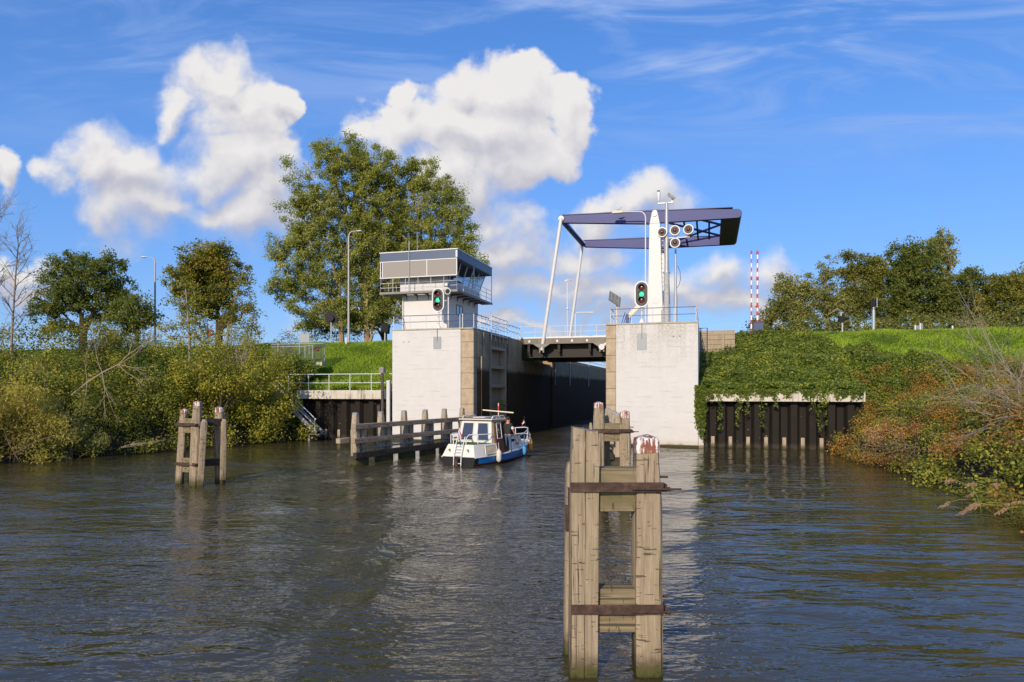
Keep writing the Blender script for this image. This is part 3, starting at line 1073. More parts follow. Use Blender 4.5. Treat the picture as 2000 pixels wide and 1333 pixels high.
b.box(-6.72, -0.58, 0.86, 0.90, 10.76, 10.92)
b.box(-0.60, -0.56, 0.86, 9.1, 10.76, 10.92)
wk = part('walkway', b, MGREY, cb_)
b = MB()
for v_ in (-4.95, -4.1, -3.2, -2.3):
    b.prism([(1.8, 10.8), (0.95, 10.8), (0.95, 10.74), (1.72, 10.66), (1.8, 10.34)], 'x', v_ - 0.02, v_ + 0.02)
    part('bracket', b, DGREY, wk)
    b = MB()
for u_ in (2.3, 3.6, 4.9, 6.2, 7.5):
    b.prism([(-1.63, 10.8), (-0.65, 10.8), (-0.65, 10.74), (-1.55, 10.66), (-1.63, 10.34)], 'y', u_ - 0.02, u_ + 0.02)
    part('bracket', b, DGREY, wk)
    b = MB()
b = MB()
pp = [(-6.68, 9.0), (-6.68, 0.94), (-0.64, 0.94), (-0.64, 9.0)]
for h in (0.38, 0.72, 1.05):
    b.tube([(p[0], p[1], 10.86 + h) for p in pp], 0.018, 6)
for a, c in zip(pp[:-1], pp[1:]):
    n = 6
    for i in range(n + 1):
        b.tube([(a[0] + (c[0] - a[0]) * i / n, a[1] + (c[1] - a[1]) * i / n, 10.84 + q) for q in (0, 1.05)], 0.018, 6)
for p in ((-0.63, 9.03), (-0.63, 4.6)):
    b.tube([(p[0], p[1], 10.86), (p[0], p[1], 13.2)], 0.03, 6)
part('walkway_rail', b, RAILW, wk)
b = MB()
b.box(-1.66, -1.615, 3.45, 4.75, 9.45, 10.1)
w_ = part('side_window', b, GLASS, cb_)
b = MB()
for q in ((3.38, 3.45, 9.38, 10.17), (4.75, 4.82, 9.38, 10.17), (3.45, 4.75, 9.38, 9.45), (3.45, 4.75, 10.1, 10.17), (4.08, 4.13, 9.45, 10.1)):
    b.box(-1.63, -1.59, *q)
part('frame', b, MGREY, w_)
b = MB()
b.tube([(-5.24, 1.74, TOP), (-5.24, 1.74, 11.9)], 0.05, 8)
part('downpipe', b, WTRIM, cb_)
b = MB()
b.tube([(-4.32, 0.82, 10.9), (-4.32, 0.82, 14.6)], 0.035, 6)
b.tube([(-4.32, 0.82, 14.6), (-4.32, 0.82, 15.1)], 0.012, 6)
b.tube([(-4.02, 1.6, 13.87), (-4.02, 1.6, 15.4)], 0.02, 6)
part('antenna', b, STEEL, cb_)

# ------------------------------------------------------------------ signal heads
def pill(w, h, n=14):
    r = w / 2
    k = h / 2 - r
    return [(r * math.cos(a), k + r * math.sin(a)) for a in [math.pi * i / n for i in range(n + 1)]] + [(r * math.cos(a), -k + r * math.sin(a)) for a in [math.pi + math.pi * i / n for i in range(n + 1)]]
def signal(label, base, zc):
    o = thingL('signal_light', label, 'signal light', base, 'lock signals with three lenses')
    v, u, z0 = base
    b = MB()
    b.prism([(v + x, zc + z) for x, z in pill(0.92, 1.72)], 'y', u - 0.07, u + 0.02)
    part('white_border', b, WTRIM, o)
    b = MB()
    b.prism([(v + x, zc + z) for x, z in pill(0.76, 1.56)], 'y', u - 0.085, u - 0.06)
    part('face', b, GRAYDK, o)
    for dz, m in ((0.42, LENS_OFF), (0.0, LENS_GREEN), (-0.40, LENS_OFF)):
        b = MB()
        b.tube([(v, u - 0.085, zc + dz), (v, u - 0.10, zc + dz), (v, u - 0.125, zc + dz)], [0.175, 0.175, 0.10], 20)
        L = part('lens', b, m, o)
        b = MB()
        n = 12
        for i in range(n):
            a0, a1 = math.pi * (-0.05 + 1.1 * i / n), math.pi * (-0.05 + 1.1 * (i + 1) / n)
            q = []
            for rr, y0, y1 in ((0.19, 0, 1), (0.205, 0, 1)):
                for a in (a0, a1):
                    q.append((v + rr * math.cos(a), zc + dz + rr * math.sin(a)))
            dp = [u - 0.085, u - 0.34]
            b.hexa([(q[0][0], dp[0], q[0][1]), (q[1][0], dp[0], q[1][1]), (q[1][0], dp[1], q[1][1]), (q[0][0], dp[1], q[0][1]),
                    (q[2][0], dp[0], q[2][1]), (q[3][0], dp[0], q[3][1]), (q[3][0], dp[1], q[3][1]), (q[2][0], dp[1], q[2][1])])
        part('visor', b, BLACK, L)
    b = MB()
    b.tube([(v, u + 0.06, z0 + 0.25), (v, u + 0.06, zc - 0.6)], 0.055, 10)
    b.tube([(v, u + 0.06, z0), (v, u + 0.06, z0 + 0.05), (v, u + 0.06, z0 + 0.3)], [0.22, 0.2, 0.06], 12)
    part('pole', b, WTRIM, o)
    return o
signal('upright signal light showing green in front of the white control cabin', (-1.83, 0.35, TOP), 10.12)
signal('upright signal light showing green in front of the bridge tower', (12.5, 0.35, TOP), 9.98)
# loudspeaker and floodlight beside the cabin's signal
s = thingL('floodlight_post', 'small post with lamp and round loudspeaker beside the left signal light', 'lamp', (-1.28, 0.9, TOP))
b = MB()
b.tube([(-1.28, 0.9, TOP), (-1.28, 0.9, 11.2)], 0.045, 8)
part('pole', b, WTRIM, s)
b = MB()
b.box(-1.52, -1.2, 0.62, 0.85, 11.12, 11.38)
part('lamp_box', b, MGREY, s, 0.01)
b = MB()
b.tube([(-1.34, 0.60, 11.25), (-1.34, 0.63, 11.25)], 0.11, 14)
part('lamp_lens', b, WTRIM, s)
b = MB()
b.tube([(-1.2, 0.9, 10.75), (-1.2, 0.72, 10.75), (-1.2, 0.55, 10.75)], [0.09, 0.12, 0.24], 16)
part('loudspeaker', b, simple('horn_grey', (0.5, 0.48, 0.43), 0.5), s)
b = MB()
b.tube([(-1.2, 0.545, 10.75), (-1.2, 0.53, 10.75)], 0.17, 16)
part('speaker_mouth', b, BLACK, s)

# ------------------------------------------------------------------ railings on the lock
railing('railing', 'blue and white railing along the front edge of the left pier below the cabin', (-3, 0.12, TOP), [(-5.2, 1.7, TOP), (-5.2, 0.12, TOP), (-0.1, 0.12, TOP)], 0.95, rail=RAILB, step=1.25)
railing('railing', 'white railing along the chamber edge beside the cabin, from pier corner to gate', (0.8, 2, TOP), [(0.1, 0.12, TOP), (0.85, 0.35, TOP), (0.85, 3.7, TOP)], 1.0, rail=RAILB, step=0.85, r=0.03)
railing('railing', 'tall grey railing over the folded lock gate', (1.05, 6, 7.9), [(1.05, 3.8, 7.5), (1.05, 8.0, 7.5)], 1.75, step=1.05, mids=(0.3, 0.5, 0.66, 0.82))
railing('railing', 'grey railing behind the gate railing on the left quay', (0.2, 6, TOP), [(0.2, 3.9, TOP), (0.2, 8.4, TOP)], 1.05, step=0.9, mids=(0.33, 0.66))
railing('railing', 'white railing between lock gate and bridge on the left quay', (0.8, 10, TOP), [(0.82, 8.3, TOP), (0.82, 12.6, TOP)], 1.0, step=1.0, r=0.03)
railing('railing', 'blue topped railing round the stained right pier in front of the tower', (13, 0.12, TOP), [(10.5, 1.6, TOP), (10.5, 0.15, TOP), (15.95, 0.15, TOP), (15.95, 8.6, TOP)], 0.95, rail=RAILB, step=1.5)
railing('railing', 'grey railing along the far quay of the lock chamber beyond the bridge', (0.5, 40, 7.16), [(0.4, 25.5, 7.16), (0.4, 70, 7.16)], 1.0, step=2.2, r=0.035)
railing('railing', 'galvanised railing above the left sheet pile wall at the foot of the grass slope', (-10, 0.3, 3.68), [(-14.1, 0.3, 3.68), (-5.35, 0.3, 3.68)], 1.2, step=1.62, r=0.03, mids=(0.46,))

# ------------------------------------------------------------------ sheet pile walls with concrete beams
def sheetwall(label, v0, v1, beam0, beam1, base, zt, zb):
    o = thingL('sheet_pile_wall', label, 'retaining wall', base)
    n = max(2, round((v1 - v0) / 1.05))
    p = (v1 - v0) / n
    front, back = 0.30, 0.62
    for i in range(n):
        a = v0 + i * p
        b = MB()
        prof = [(a, back), (a + p * 0.16, front), (a + p * 0.5, front), (a + p * 0.66, back), (a + p, back),
                (a + p, back + 0.06), (a + p * 0.62, back + 0.06), (a + p * 0.46, front + 0.06), (a + p * 0.2, front + 0.06), (a, back + 0.06)]
        b.prism(prof, 'z', -2.2, zb + 0.02)
        s_ = part('sheet_pile', b, SHEET, o)
        b = MB()
        b.box(a + p * 0.72, a + p * 0.92, 0.47, 0.615, -1.0, 0.74)
        part('fender_block', b, WOOD_GREY, s_, 0.015)
    b = MB()
    b.box(beam0, beam1, -0.12, 1.25, zb, zt)
    part('capping_beam', b, CONC_BEAM, o, 0.025)
    return o
sheetwall('black sheet pile wall with pale capping beam, left of the white pier behind the timber fender', -13.0, -5.30, -13.1, -5.80, (-9, 0.4, 0), 3.68, 3.03)
sheetwall('black sheet pile wall with ivy hung capping beam, right of the white pier', 16.10, 25.7, 16.5, 25.7, (20, 0.4, 0), 3.62, 2.98)
b = MB()
b.box(16.09, 16.42, 0.05, 0.28, -2.2, 3.5)
soloL('corner_post', b, WHITE_L, 'narrow white corner strip between right pier and black sheet piles', 'post', (16.25, 0.2, 0), bevel=0.02)
b = MB()
b.box(-5.74, -5.48, 0.0, 0.26, -2.2, 4.4)
soloL('corner_post', b, WHITE_L, 'narrow white corner strip between left pier and black sheet piles', 'post', (-5.6, 0.1, 0), bevel=0.02)
o = thingL('gauge_post', 'dark steel post with small box standing beside the left white pier', 'post', (-5.9, -0.35, 0))
b = MB()
b.tube([(-5.9, -0.3, -1.5), (-5.9, -0.3, 4.9)], 0.10, 10)
part('pole', b, DGREY, o)
b = MB()
b.box(-6.08, -5.72, -0.5, -0.1, 4.9, 5.35)
part('box', b, MGREY, o, 0.02)
b = MB()
b.box(-6.3, -6.08, -0.35, -0.2, 0.3, 2.6)
part('rusty_plank', b, RUST, o)

# steps down to the water at the left bank
o = thingL('stairway', 'steel stairway with handrail going down the left bank to the water', 'stairs', (-12.4, -0.6, 2))
p0, p1 = Vector((-14.3, -0.75, 3.6)), Vector((-10.75, -0.75, 0.55))
for du in (-0.45, 0.45):
    b = MB()
    b.bar(p0 + Vector((0, du, 0)), p1 + Vector((0, du, 0)), 0.06, 0.28)
    part('stringer', b, STEEL, o)
for i in range(13):
    q = p0.lerp(p1, (i + 0.6) / 13.2)
    b = MB()
    b.box(q.x - 0.14, q.x + 0.14, q.y - 0.42, q.y + 0.42, q.z - 0.02, q.z + 0.02)
    part('tread', b, MGREY, o)
b = MB()
b.tube([p0 + Vector((0, -0.48, 1.0)), p1 + Vector((0.0, -0.48, 1.0))], 0.03, 8)
b.tube([p0 + Vector((0, -0.48, 0.5)), p1 + Vector((0.0, -0.48, 0.5))], 0.022, 8)
for f in (0.05, 0.5, 0.97):
    q = p0.lerp(p1, f)
    b.tube([q + Vector((0, -0.48, 0)), q + Vector((0, -0.48, 1.0))], 0.03, 8)
part('handrail', b, RAILW, o)
b = MB()
b.box(-11.6, -10.5, -1.2, -0.3, 0.42, 0.5)
b.box(-11.5, -11.3, -1.15, -0.35, -1.5, 0.42)
part('landing', b, MGREY, o)

# ------------------------------------------------------------------ drawbridge
d = thingL('drawbridge', 'lift bridge with violet blue balance beams, white towers and hanger rods over the lock', 'bridge', (7, 18, 8))
b = MB()
b.box(0.6, 12.2, 12.95, 24.5, 8.02, 8.20)
b.box(0.6, 12.2, 12.95, 13.10, 7.72, 8.02)
b.box(0.6, 12.2, 24.35, 24.5, 7.72, 8.02)
dk = part('deck', b, CONC_DARK, d)
b = MB()
b.box(0.6, 12.2, 12.93, 13.02, 8.20, 8.32)
b.box(0.6, 12.2, 24.43, 24.52, 8.20, 8.32)
part('kerb', b, WTRIM, dk)
b = MB()
for u_ in (14.0, 17.2, 20.4, 23.5):
    b.box(0.85, 10.6, u_ - 0.15, u_ + 0.15, 6.62, 8.02)
    b.box(0.85, 10.6, u_ - 0.4, u_ + 0.4, 6.55, 6.62)
for v_ in (1.5, 4.2, 6.9, 9.6):
    b.box(v_ - 0.1, v_ + 0.1, 13.1, 24.3, 7.0, 8.0)
part('girder', b, simple('dark_girder_steel', (0.028, 0.023, 0.018), 0.7, 0.0, 0.25, 3), d)
b = MB()
for v_ in (2.74, 8.0):
    b = MB()
    b.prism([(v_ - 0.75, 7.7), (v_ + 0.75, 7.7), (v_ + 0.3, 7.4), (v_ - 0.3, 7.4)], 'y', 12.7, 13.0)
    for s_ in (-0.16, 0.16):
        b.box(v_ + s_ - 0.06, v_ + s_ + 0.06, 12.72, 13.0, 6.95, 7.72)
    part('lug', b, MGREY, d)
b = MB()
for v_ in (1.6, 4.1, 5.4, 6.7):
    b = MB()
    b.box(v_ - 0.08, v_ + 0.08, 12.90, 12.95, 7.85, 8.05)
    part('drain_spout', b, WTRIM, d)
# towers
for u0 in (12.35, 24.2):
    b = MB()
    b.hexa([(11.82, u0, TOP - 0.02), (13.16, u0, TOP - 0.02), (13.16, u0 + 0.72, TOP - 0.02), (11.82, u0 + 0.72, TOP - 0.02),
            (12.0, u0 + 0.04, 17.45), (12.86, u0 + 0.04, 17.45), (12.86, u0 + 0.66, 17.45), (12.0, u0 + 0.66, 17.45)])
    tw = part('tower', b, WPAINT, d, 0.03)
    b = MB()
    b.prism([(12.02, 17.45), (12.84, 17.45), (12.66, 18.35), (12.58, 18.52), (12.43, 18.58), (12.28, 18.52), (12.20, 18.35)], 'y', u0 + 0.02, u0 + 0.30)
    hd = part('tower_head', b, WPAINT, tw, 0.015)
    b = MB()
    b.tube([(12.43, u0 + 0.03, 18.22), (12.43, u0 - 0.05, 18.22)], 0.20, 18)
    for i in range(6):
        b.tube([(12.17 + 0.105 * i, u0 + 0.03, 17.62), (12.17 + 0.105 * i, u0 - 0.02, 17.62)], 0.03, 6)
    part('pivot_boss', b, WTRIM, hd)
    b = MB()
    b.tube([(12.5, u0 - 0.004, 11.1), (12.5, u0 - 0.02, 11.1)], 0.30, 22)
    part('cover_plate', b, WPAINT, tw)
b = MB()
for i in range(24):
    z = 8.5 + i * 0.38
    b.box(13.0 - 0.018 * i + 0.14, 13.34 - 0.018 * i + 0.1, 13.05, 13.1, z, z + 0.04)
b.tube([(13.5, 13.08, 8.2), (13.07, 13.08, 17.4)], 0.03, 6)
part('ladder', b, STEEL, d)
# balance beams
def beam_profile():
    P = [(4.18, 18.58)]
    P += [(4.43 + 0.3 * math.cos(a), 18.56 + 0.3 * math.sin(a)) for a in [math.pi * 0.9, math.pi * 0.7, math.pi * 0.5]]
    P += [(8.2, 18.86), (12.43, 18.78), (18.85, 18.36)]
    P += [(18.95 + 0.36 * math.sin(a), 17.99 + 0.36 * math.cos(a)) for a in [R(8), R(35), R(65), R(90), R(120), R(150), R(172)]]
    P += [(17.6, 17.64), (12.43, 17.66), (8.0, 17.98), (4.6, 18.27), (4.28, 18.36)]
    return P
for u0, u1 in ((13.12, 13.52), (23.55, 23.95)):
    b = MB()
    b.prism(beam_profile(), 'y', u0, u1)
    bm_ = part('balance_beam', b, BLUE, d, 0.02)
    b = MB()
    b.box(4.5, 18.6, u0 - 0.05, u1 + 0.05, 18.82, 18.86) if False else b.hexa([(4.5, u0 - 0.06, 18.865), (18.6, u0 - 0.06, 18.49), (18.6, u1 + 0.06, 18.49), (4.5, u1 + 0.06, 18.865), (4.5, u0 - 0.06, 18.92), (18.6, u0 - 0.06, 18.545), (18.6, u1 + 0.06, 18.545), (4.5, u1 + 0.06, 18.92)])
    b.hexa([(4.6, u0 - 0.06, 18.22), (12.4, u0 - 0.06, 17.61), (12.4, u1 + 0.06, 17.61), (4.6, u1 + 0.06, 18.22), (4.6, u0 - 0.06, 18.26), (12.4, u0 - 0.06, 17.65), (12.4, u1 + 0.06, 17.65), (4.6, u1 + 0.06, 18.26)])
    part('beam_flange', b, BLUE_D, bm_)
    b = MB()
    b.tube([(4.43, u0 + 0.02, 18.56), (4.43, u0 - 0.16, 18.56)], 0.24, 16)
    part('hanger_pin', b, WPAINT, bm_)
b = MB()
b.tube([(4.43, 13.5, 18.5), (4.43, 23.6, 18.5)], 0.24, 14)
part('cross_tube', b, BLUE_D, d)
b = MB()
prof = [(17.7, 17.65), (18.98, 17.64), (19.2, 17.74), (19.3, 17.99), (19.2, 18.24), (18.95, 18.34), (17.7, 18.40)]
b.prism(prof, 'y', 13.52, 23.55)
part('counterweight', b, OLIVE, d, 0.04)
b = MB()
zb = 17.95
for p, q in (((12.7, 13.6), (17.7, 20.8)), ((12.7, 23.5), (17.7, 16.5)), ((15.6, 13.6), (17.7, 16.5)), ((13.6, 23.5), (17.7, 20.8))):
    b.bar((p[0], p[1], zb), (q[0], q[1], zb), 0.22, 0.12)
for v_, ua, ub in ((13.6, 13.5, 14.9), (14.7, 13.5, 16.4), (15.75, 13.5, 19.2), (16.75, 14.9, 22.0), (15.75, 19.2, 22.2), (14.7, 21.2, 23.5), (13.7, 22.3, 23.5)):
    b.bar((v_, ua, zb), (v_, ub, zb), 0.16, 0.12)
part('bracing', b, BLUE_D, d)
for ua, foot in ((12.98, (2.74, 12.85, 7.15)), (23.4, (2.9, 23.9, 8.2))):
    b = MB()
    b.tube([(4.43, ua, 18.56), foot], 0.155, 12)
    part('hanger_rod', b, WPAINT, d)
b = MB()
b.tube([(8.0, 12.72, 7.35), (10.3, 12.72, 9.0)], 0.13, 12)
b.tube([(8.0, 12.6, 7.35), (8.0, 12.9, 7.35)], 0.25, 16)
part('hydraulic_ram', b, WPAINT, d)
for un in (13.02, 24.45):
    b = MB()
    for h in (0.5, 1.0):
        b.tube([(0.7, un, 8.25 + h), (11.7, un, 8.25 + h)], 0.028, 6)
    for i in range(9):
        v_ = 0.75 + i * 1.35
        b.tube([(v_, un, 8.2), (v_, un, 9.25)], 0.026, 6)
    part('bridge_rail', b, RAILW, d)

# ------------------------------------------------------------------ masts and small equipment on the right pier
m = thingL('signal_mast', 'tall grey mast with four round signals and two cameras in front of the bridge tower', 'signal mast', (14.0, 2.0, TOP))
b = MB()
b.tube([(14.0, 2.0, TOP), (14.0, 2.0, 11.6)], 0.19, 14)
part('base_tube', b, MAST, m)
b = MB()
b.tube([(14.0, 2.0, 11.6), (14.0, 2.0, 11.66), (14.0, 2.0, 16.3)], [0.15, 0.15, 0.11], 12)
b.tube([(14.0, 2.0, 11.55), (14.0, 2.0, 11.65)], 0.23, 14)
part('mast_tube', b, STEEL, m)
b = MB()
b.box(13.42, 14.40, 1.94, 2.06, 16.24, 16.32)
b.box(14.32, 14.40, 1.94, 2.06, 16.32, 16.42)
b.box(13.6, 15.5, 1.95, 2.05, 13.88, 13.94)
part('crossarm', b, STEEL, m)
for v_, z_ in ((13.72, 14.28), (14.55, 14.35), (15.42, 14.36), (14.56, 13.52)):
    b = MB()
    b.tube([(v_, 2.0, z_), (v_, 1.72, z_)], 0.335, 26)
    ls = part('round_signal', b, WTRIM, m)
    b = MB()
    b.tube([(v_, 1.725, z_), (v_, 1.70, z_)], 0.27, 24)
    part('face', b, GRAYDK, ls)
    b = MB()
    b.tube([(v_, 1.70, z_), (v_, 1.69, z_), (v_, 1.66, z_)], [0.13, 0.12, 0.05], 16)
    part('lens', b, LENS_OFF, ls)
b = MB()
b.loft([[(13.47 + r * math.cos(2 * math.pi * j / 12), 2.0 + r * math.sin(2 * math.pi * j / 12), z) for j in range(12)] for z, r in ((16.34, 0.03), (16.42, 0.03), (16.44, 0.07), (16.6, 0.10), (16.85, 0.13), (17.02, 0.13), (17.08, 0.09))])
c1 = part('dome_camera', b, WTRIM, m)
b = MB()
b.ball((13.47, 2.0, 17.1), (0.105, 0.105, 0.08))
part('dark_dome', b, BLACK, c1)
b = MB()
b.tube([(14.36, 2.0, 16.4), (14.36, 2.0, 16.55)], 0.05, 8)
b.obox((14.32, 1.95, 16.68), (0.5, 0.16, 0.16), Euler((0, R(38), 0)).to_matrix())
b.ball((14.16, 1.93, 16.86), 0.08)
part('tilted_camera', b, MGREY, m)
m = thingL('pole', 'slim grey pole with cable loop right of the signal mast', 'pole', (14.57, 2.4, TOP))
b = MB()
b.tube([(14.57, 2.4, TOP), (14.57, 2.4, 10.2)], 0.115, 12)
b.tube([(14.57, 2.4, 10.2), (14.57, 2.4, 11.3), (14.57, 2.4, 13.2)], [0.09, 0.085, 0.06], 10)
part('tube', b, STEEL, m)
b = MB()
b.tube([(14.7, 2.4, 12.1), (14.86, 2.4, 11.7), (14.9, 2.4, 11.2), (14.8, 2.4, 10.8), (14.66, 2.4, 10.6)], 0.016, 6)
part('cable', b, BLACK, m)
l = thingL('street_lamp', 'white street lamp with long curved arm beside the bridge tower', 'street lamp', (11.72, 12.0, TOP))
b = MB()
b.tube([(11.72, 12.0, TOP), (11.72, 12.0, 10.0), (11.72, 12.0, 17.9), (11.65, 12.0, 18.17), (11.45, 12.0, 18.36), (11.2, 12.0, 18.42), (9.5, 12.0, 18.5)], [0.085, 0.07, 0.05, 0.048, 0.046, 0.045, 0.04], 10)
part('pole', b, WPAINT, l)
b = MB()
b.hexa([(8.95, 11.85, 18.40), (9.9, 11.85, 18.40), (9.9, 12.15, 18.40), (8.95, 12.15, 18.40), (9.05, 11.9, 18.62), (9.85, 11.9, 18.60), (9.85, 12.1, 18.60), (9.05, 12.1, 18.62)])
part('lamp_head', b, simple('lamp_cream', (0.55, 0.50, 0.38), 0.5), l, 0.02)
def bird(label, base):
    v, u, z = base
    b = MB()
    b.loft([[(v + x, u + ry * math.cos(2 * math.pi * j / 8), z + 0.16 + dz + rz * math.sin(2 * math.pi * j / 8)) for j in range(8)] for x, ry, rz, dz in ((-0.30, 0.015, 0.01, 0.04), (-0.15, 0.05, 0.045, 0.01), (0.0, 0.075, 0.07, 0), (0.12, 0.06, 0.06, 0.02), (0.19, 0.045, 0.045, 0.08), (0.25, 0.04, 0.04, 0.10), (0.30, 0.01, 0.01, 0.09))])
    b.tube([(v, u - 0.02, z), (v, u - 0.02, z + 0.11)], 0.008, 5)
    b.tube([(v + 0.03, u + 0.02, z), (v + 0.03, u + 0.02, z + 0.11)], 0.008, 5)
    b.tube([(v + 0.29, u, z + 0.25), (v + 0.36, u, z + 0.24)], [0.012, 0.004], 5)
    return soloL('gull', b, simple('gull_feathers', (0.55, 0.54, 0.52), 0.7), label, 'bird', base)
bird('small gull resting on the head of the white street lamp', (9.5, 12.0, 18.61))
o = thingL('solar_panel', 'tilted square panel on a thin pole at the left corner of the right pier', 'solar panel', (10.75, 1.3, TOP))
b = MB()
b.tube([(10.75, 1.3, TOP), (10.75, 1.3, 9.75)], 0.045, 8)
part('pole', b, CREAM, o)
b = MB()
rt = Euler((R(38), R(0), R(48))).to_matrix() @ Euler((0, 0, R(0))).to_matrix()
b.obox((10.62, 1.25, 9.85), (0.95, 0.05, 0.95), Euler((R(-35), R(28), R(35))).to_matrix())
part('panel', b, simple('panel_back', (0.20, 0.19, 0.165), 0.6), o)
b = MB()
mt = Euler((R(-35), R(28), R(35))).to_matrix()
for x in (-0.3, 0, 0.3):
    b.obox(Vector((10.62, 1.25, 9.85)) + mt @ Vector((x, -0.04, 0)), (0.03, 0.03, 0.95), mt)
part('panel_rib', b, STEEL, o)
o = thingL('pedestrian_barrier', 'cream folded pedestrian barrier leaning behind the right signal light', 'barrier', (11.6, 2.2, TOP))
b = MB()
b.bar((11.4, 2.2, 8.75), (12.6, 2.2, 9.9), 0.06, 0.26)
part('arm', b, CREAM, o)
b = MB()
for i in range(5):
    b.tube([(10.9 + i * 0.14, 2.2, TOP), (11.2 + i * 0.12, 2.2, TOP + 0.95 - 0.1 * (i % 2))], 0.025, 6)
b.box(11.25, 11.45, 2.1, 2.3, TOP, 8.9)
part('lattice', b, RAILB, o)
b = MB()
b.box(13.6, 13.98, 2.6, 2.95, TOP, TOP + 1.1)
b.box(13.62, 13.8, 2.59, 2.6, TOP + 0.55, TOP + 1.0)
b.box(13.62, 13.9, 2.59, 2.6, TOP + 0.1, TOP + 0.5)
soloL('control_box', b, PANEL, 'small grey control box at the foot of the signal mast', 'cabinet', (13.8, 2.8, TOP), bevel=0.01)
o = thingL('ladder', 'dark hooped ladder rail on the right end wall of the stained pier', 'ladder', (16.3, 6, 7))
b = MB()
b.tube([(15.95, 4.0, 7.95), (16.62, 4.0, 7.98), (16.62, 4.0, 5.6)], 0.035, 8)
part('handrail', b, DGREY, o)
b = MB()
b.tube([(16.2, 4.0, 5.4), (16.2, 4.0, 7.95)], 0.03, 8)
for i in range(8):
    b.tube([(16.2, 4.0, 5.5 + i * 0.3), (16.62, 4.0, 5.5 + i * 0.3)], 0.018, 6)
part('rungs', b, DGREY, o)

# plank retaining wall at the right abutment, ivy grows over its edge
o = thingL('plank_wall', 'tan horizontal plank retaining wall beside the right pier with ivy creeping over it', 'retaining wall', (16.9, 9, 6))
b = MB()
z = 4.6
i = 0
while z < 7.9:
    b.box(16.08, 18.6, 8.6 + 0.03 * (i % 2), 8.9, z, z + 0.345)
    z += 0.36
    i += 1
part('plank', b, PLANK, o, 0.015)
for v_ in (17.75,):
    b = MB()
    b.box(v_ - 0.1, v_ + 0.1, 8.45, 8.6, 4.4, 7.95)
    part('post', b, PLANK, o, 0.015)

# ------------------------------------------------------------------ barrier poles of the road, raised
def raised_barrier(label, v, u, n, r):
    z0 = 8.2
    o = thingL('road_barrier', label, 'barrier', (v, u, z0), 'raised red and white barriers')
    L = 6.55
    for i in range(n):
        b = MB()
        a, c = z0 + L * i / n, z0 + L * (i + 1) / n
        rr0, rr1 = r * (1 - 0.45 * i / n), r * (1 - 0.45 * (i + 1) / n)
        b.tube([(v, u, a), (v, u, c)], [rr0, rr1], 10)
        part('red_band' if i % 2 == 0 else 'white_band', b, REDP if i % 2 == 0 else WHITEP, o)
    for f in (0.32, 0.66, 0.97):
        b = MB()
        b.tube([(v, u - 0.02, z0 + L * f - 0.09), (v, u - 0.02, z0 + L * f + 0.09)], r * 1.12, 10)
        part('warning_lamp', b, REDP, o)
    return o
raised_barrier('thinner left one of the two raised red and white road barriers', 19.95, 12.0, 19, 0.066)
raised_barrier('thicker right one of the two raised red and white road barriers, above the blue cabinet', 20.42, 12.25, 19, 0.090)
b = MB()
b.box(20.12, 20.86, 12.0, 12.7, 7.9, 9.02)
b.box(20.16, 20.82, 11.985, 12.0, 8.1, 8.9)
b.box(20.09, 20.89, 11.97, 12.73, 9.02, 9.06)
soloL('barrier_cabinet', b, BLUEBOX, 'dark blue barrier cabinet on the dyke at the foot of the road barriers', 'cabinet', (20.5, 12.3, 8.1), bevel=0.01)

# ------------------------------------------------------------------ timber dolphins
def taper(h, L, shoulder, topw):
    return 1.0 if h < L - shoulder else 1.0 - (1.0 - topw) * (h - (L - shoulder)) / shoulder
def pile_ring(c, w, wd, k, cham, rot, rr, jit, zj=0.0):
    ax, ay = w / 2 * k, wd / 2 * k
    cx, cy = ax * (1 - 2 * cham), ay * (1 - 2 * cham)
    ring = []
    for x, y in ((cx, -ay), (ax, -cy), (ax, cy), (cx, ay), (-cx, ay), (-ax, cy), (-ax, -cy), (-cx, -ay)):
        x += rr.uniform(-jit, jit)
        y += rr.uniform(-jit, jit)
        ring.append((c.x + x * math.cos(rot) - y * math.sin(rot), c.y + x * math.sin(rot) + y * math.cos(rot), c.z + rr.uniform(-zj, zj)))
    return ring
def pile_rings(p0, p1, w, n=7, cham=0.16, shoulder=0.35, topw=0.62, seed=0, rot=0.0, wd=None, jit=0.006, end=0.0):
    rr = random.Random(seed)
    p0, p1 = Vector(p0), Vector(p1)
    L = p1.z - p0.z
    hs = [(L - shoulder) * i / (n - 1) for i in range(n)]
    hs += [h for h in (L - shoulder * 0.6, L - shoulder * 0.3) if h < L - end - 0.03] + [L - end]
    return [pile_ring(p0.lerp(p1, h / L), w, wd or w, taper(h, L, shoulder, topw), cham, rot, rr, jit, 0.02 if h == L else 0) for h in hs]
def pile(o, p0, p1, w, seed, cap=None, mat=None, shoulder=0.35, topw=0.62, rot=0.0, wd=None, label=None, cham=0.16):
    b = MB()
    b.loft(pile_rings(p0, p1, w, seed=seed, shoulder=shoulder, topw=topw, rot=rot, wd=wd, cham=cham, end=(cap or 0) * 0.6))
    q = part('pile', b, mat or WOOD_V, o, label=label)
    if cap:
        c = MB()
        rr = random.Random(seed + 500)
        a_, b_ = Vector(p0), Vector(p1)
        L = b_.z - a_.z
        rg = []
        for h, k in ((L - cap, 1.055), (L - cap * 0.5, 1.05), (L - 0.012, 1.045), (L + 0.012, 0.99), (L + 0.05 * w / 0.35, 0.30)):
            rg.append(pile_ring(a_.lerp(b_, h / L), w, wd or w, taper(min(h, L), L, shoulder, topw) * k, cham, rot, rr, 0.004, 0.008))
        c.loft(rg)
        part('cap', c, CAP_RED, q)
    return q
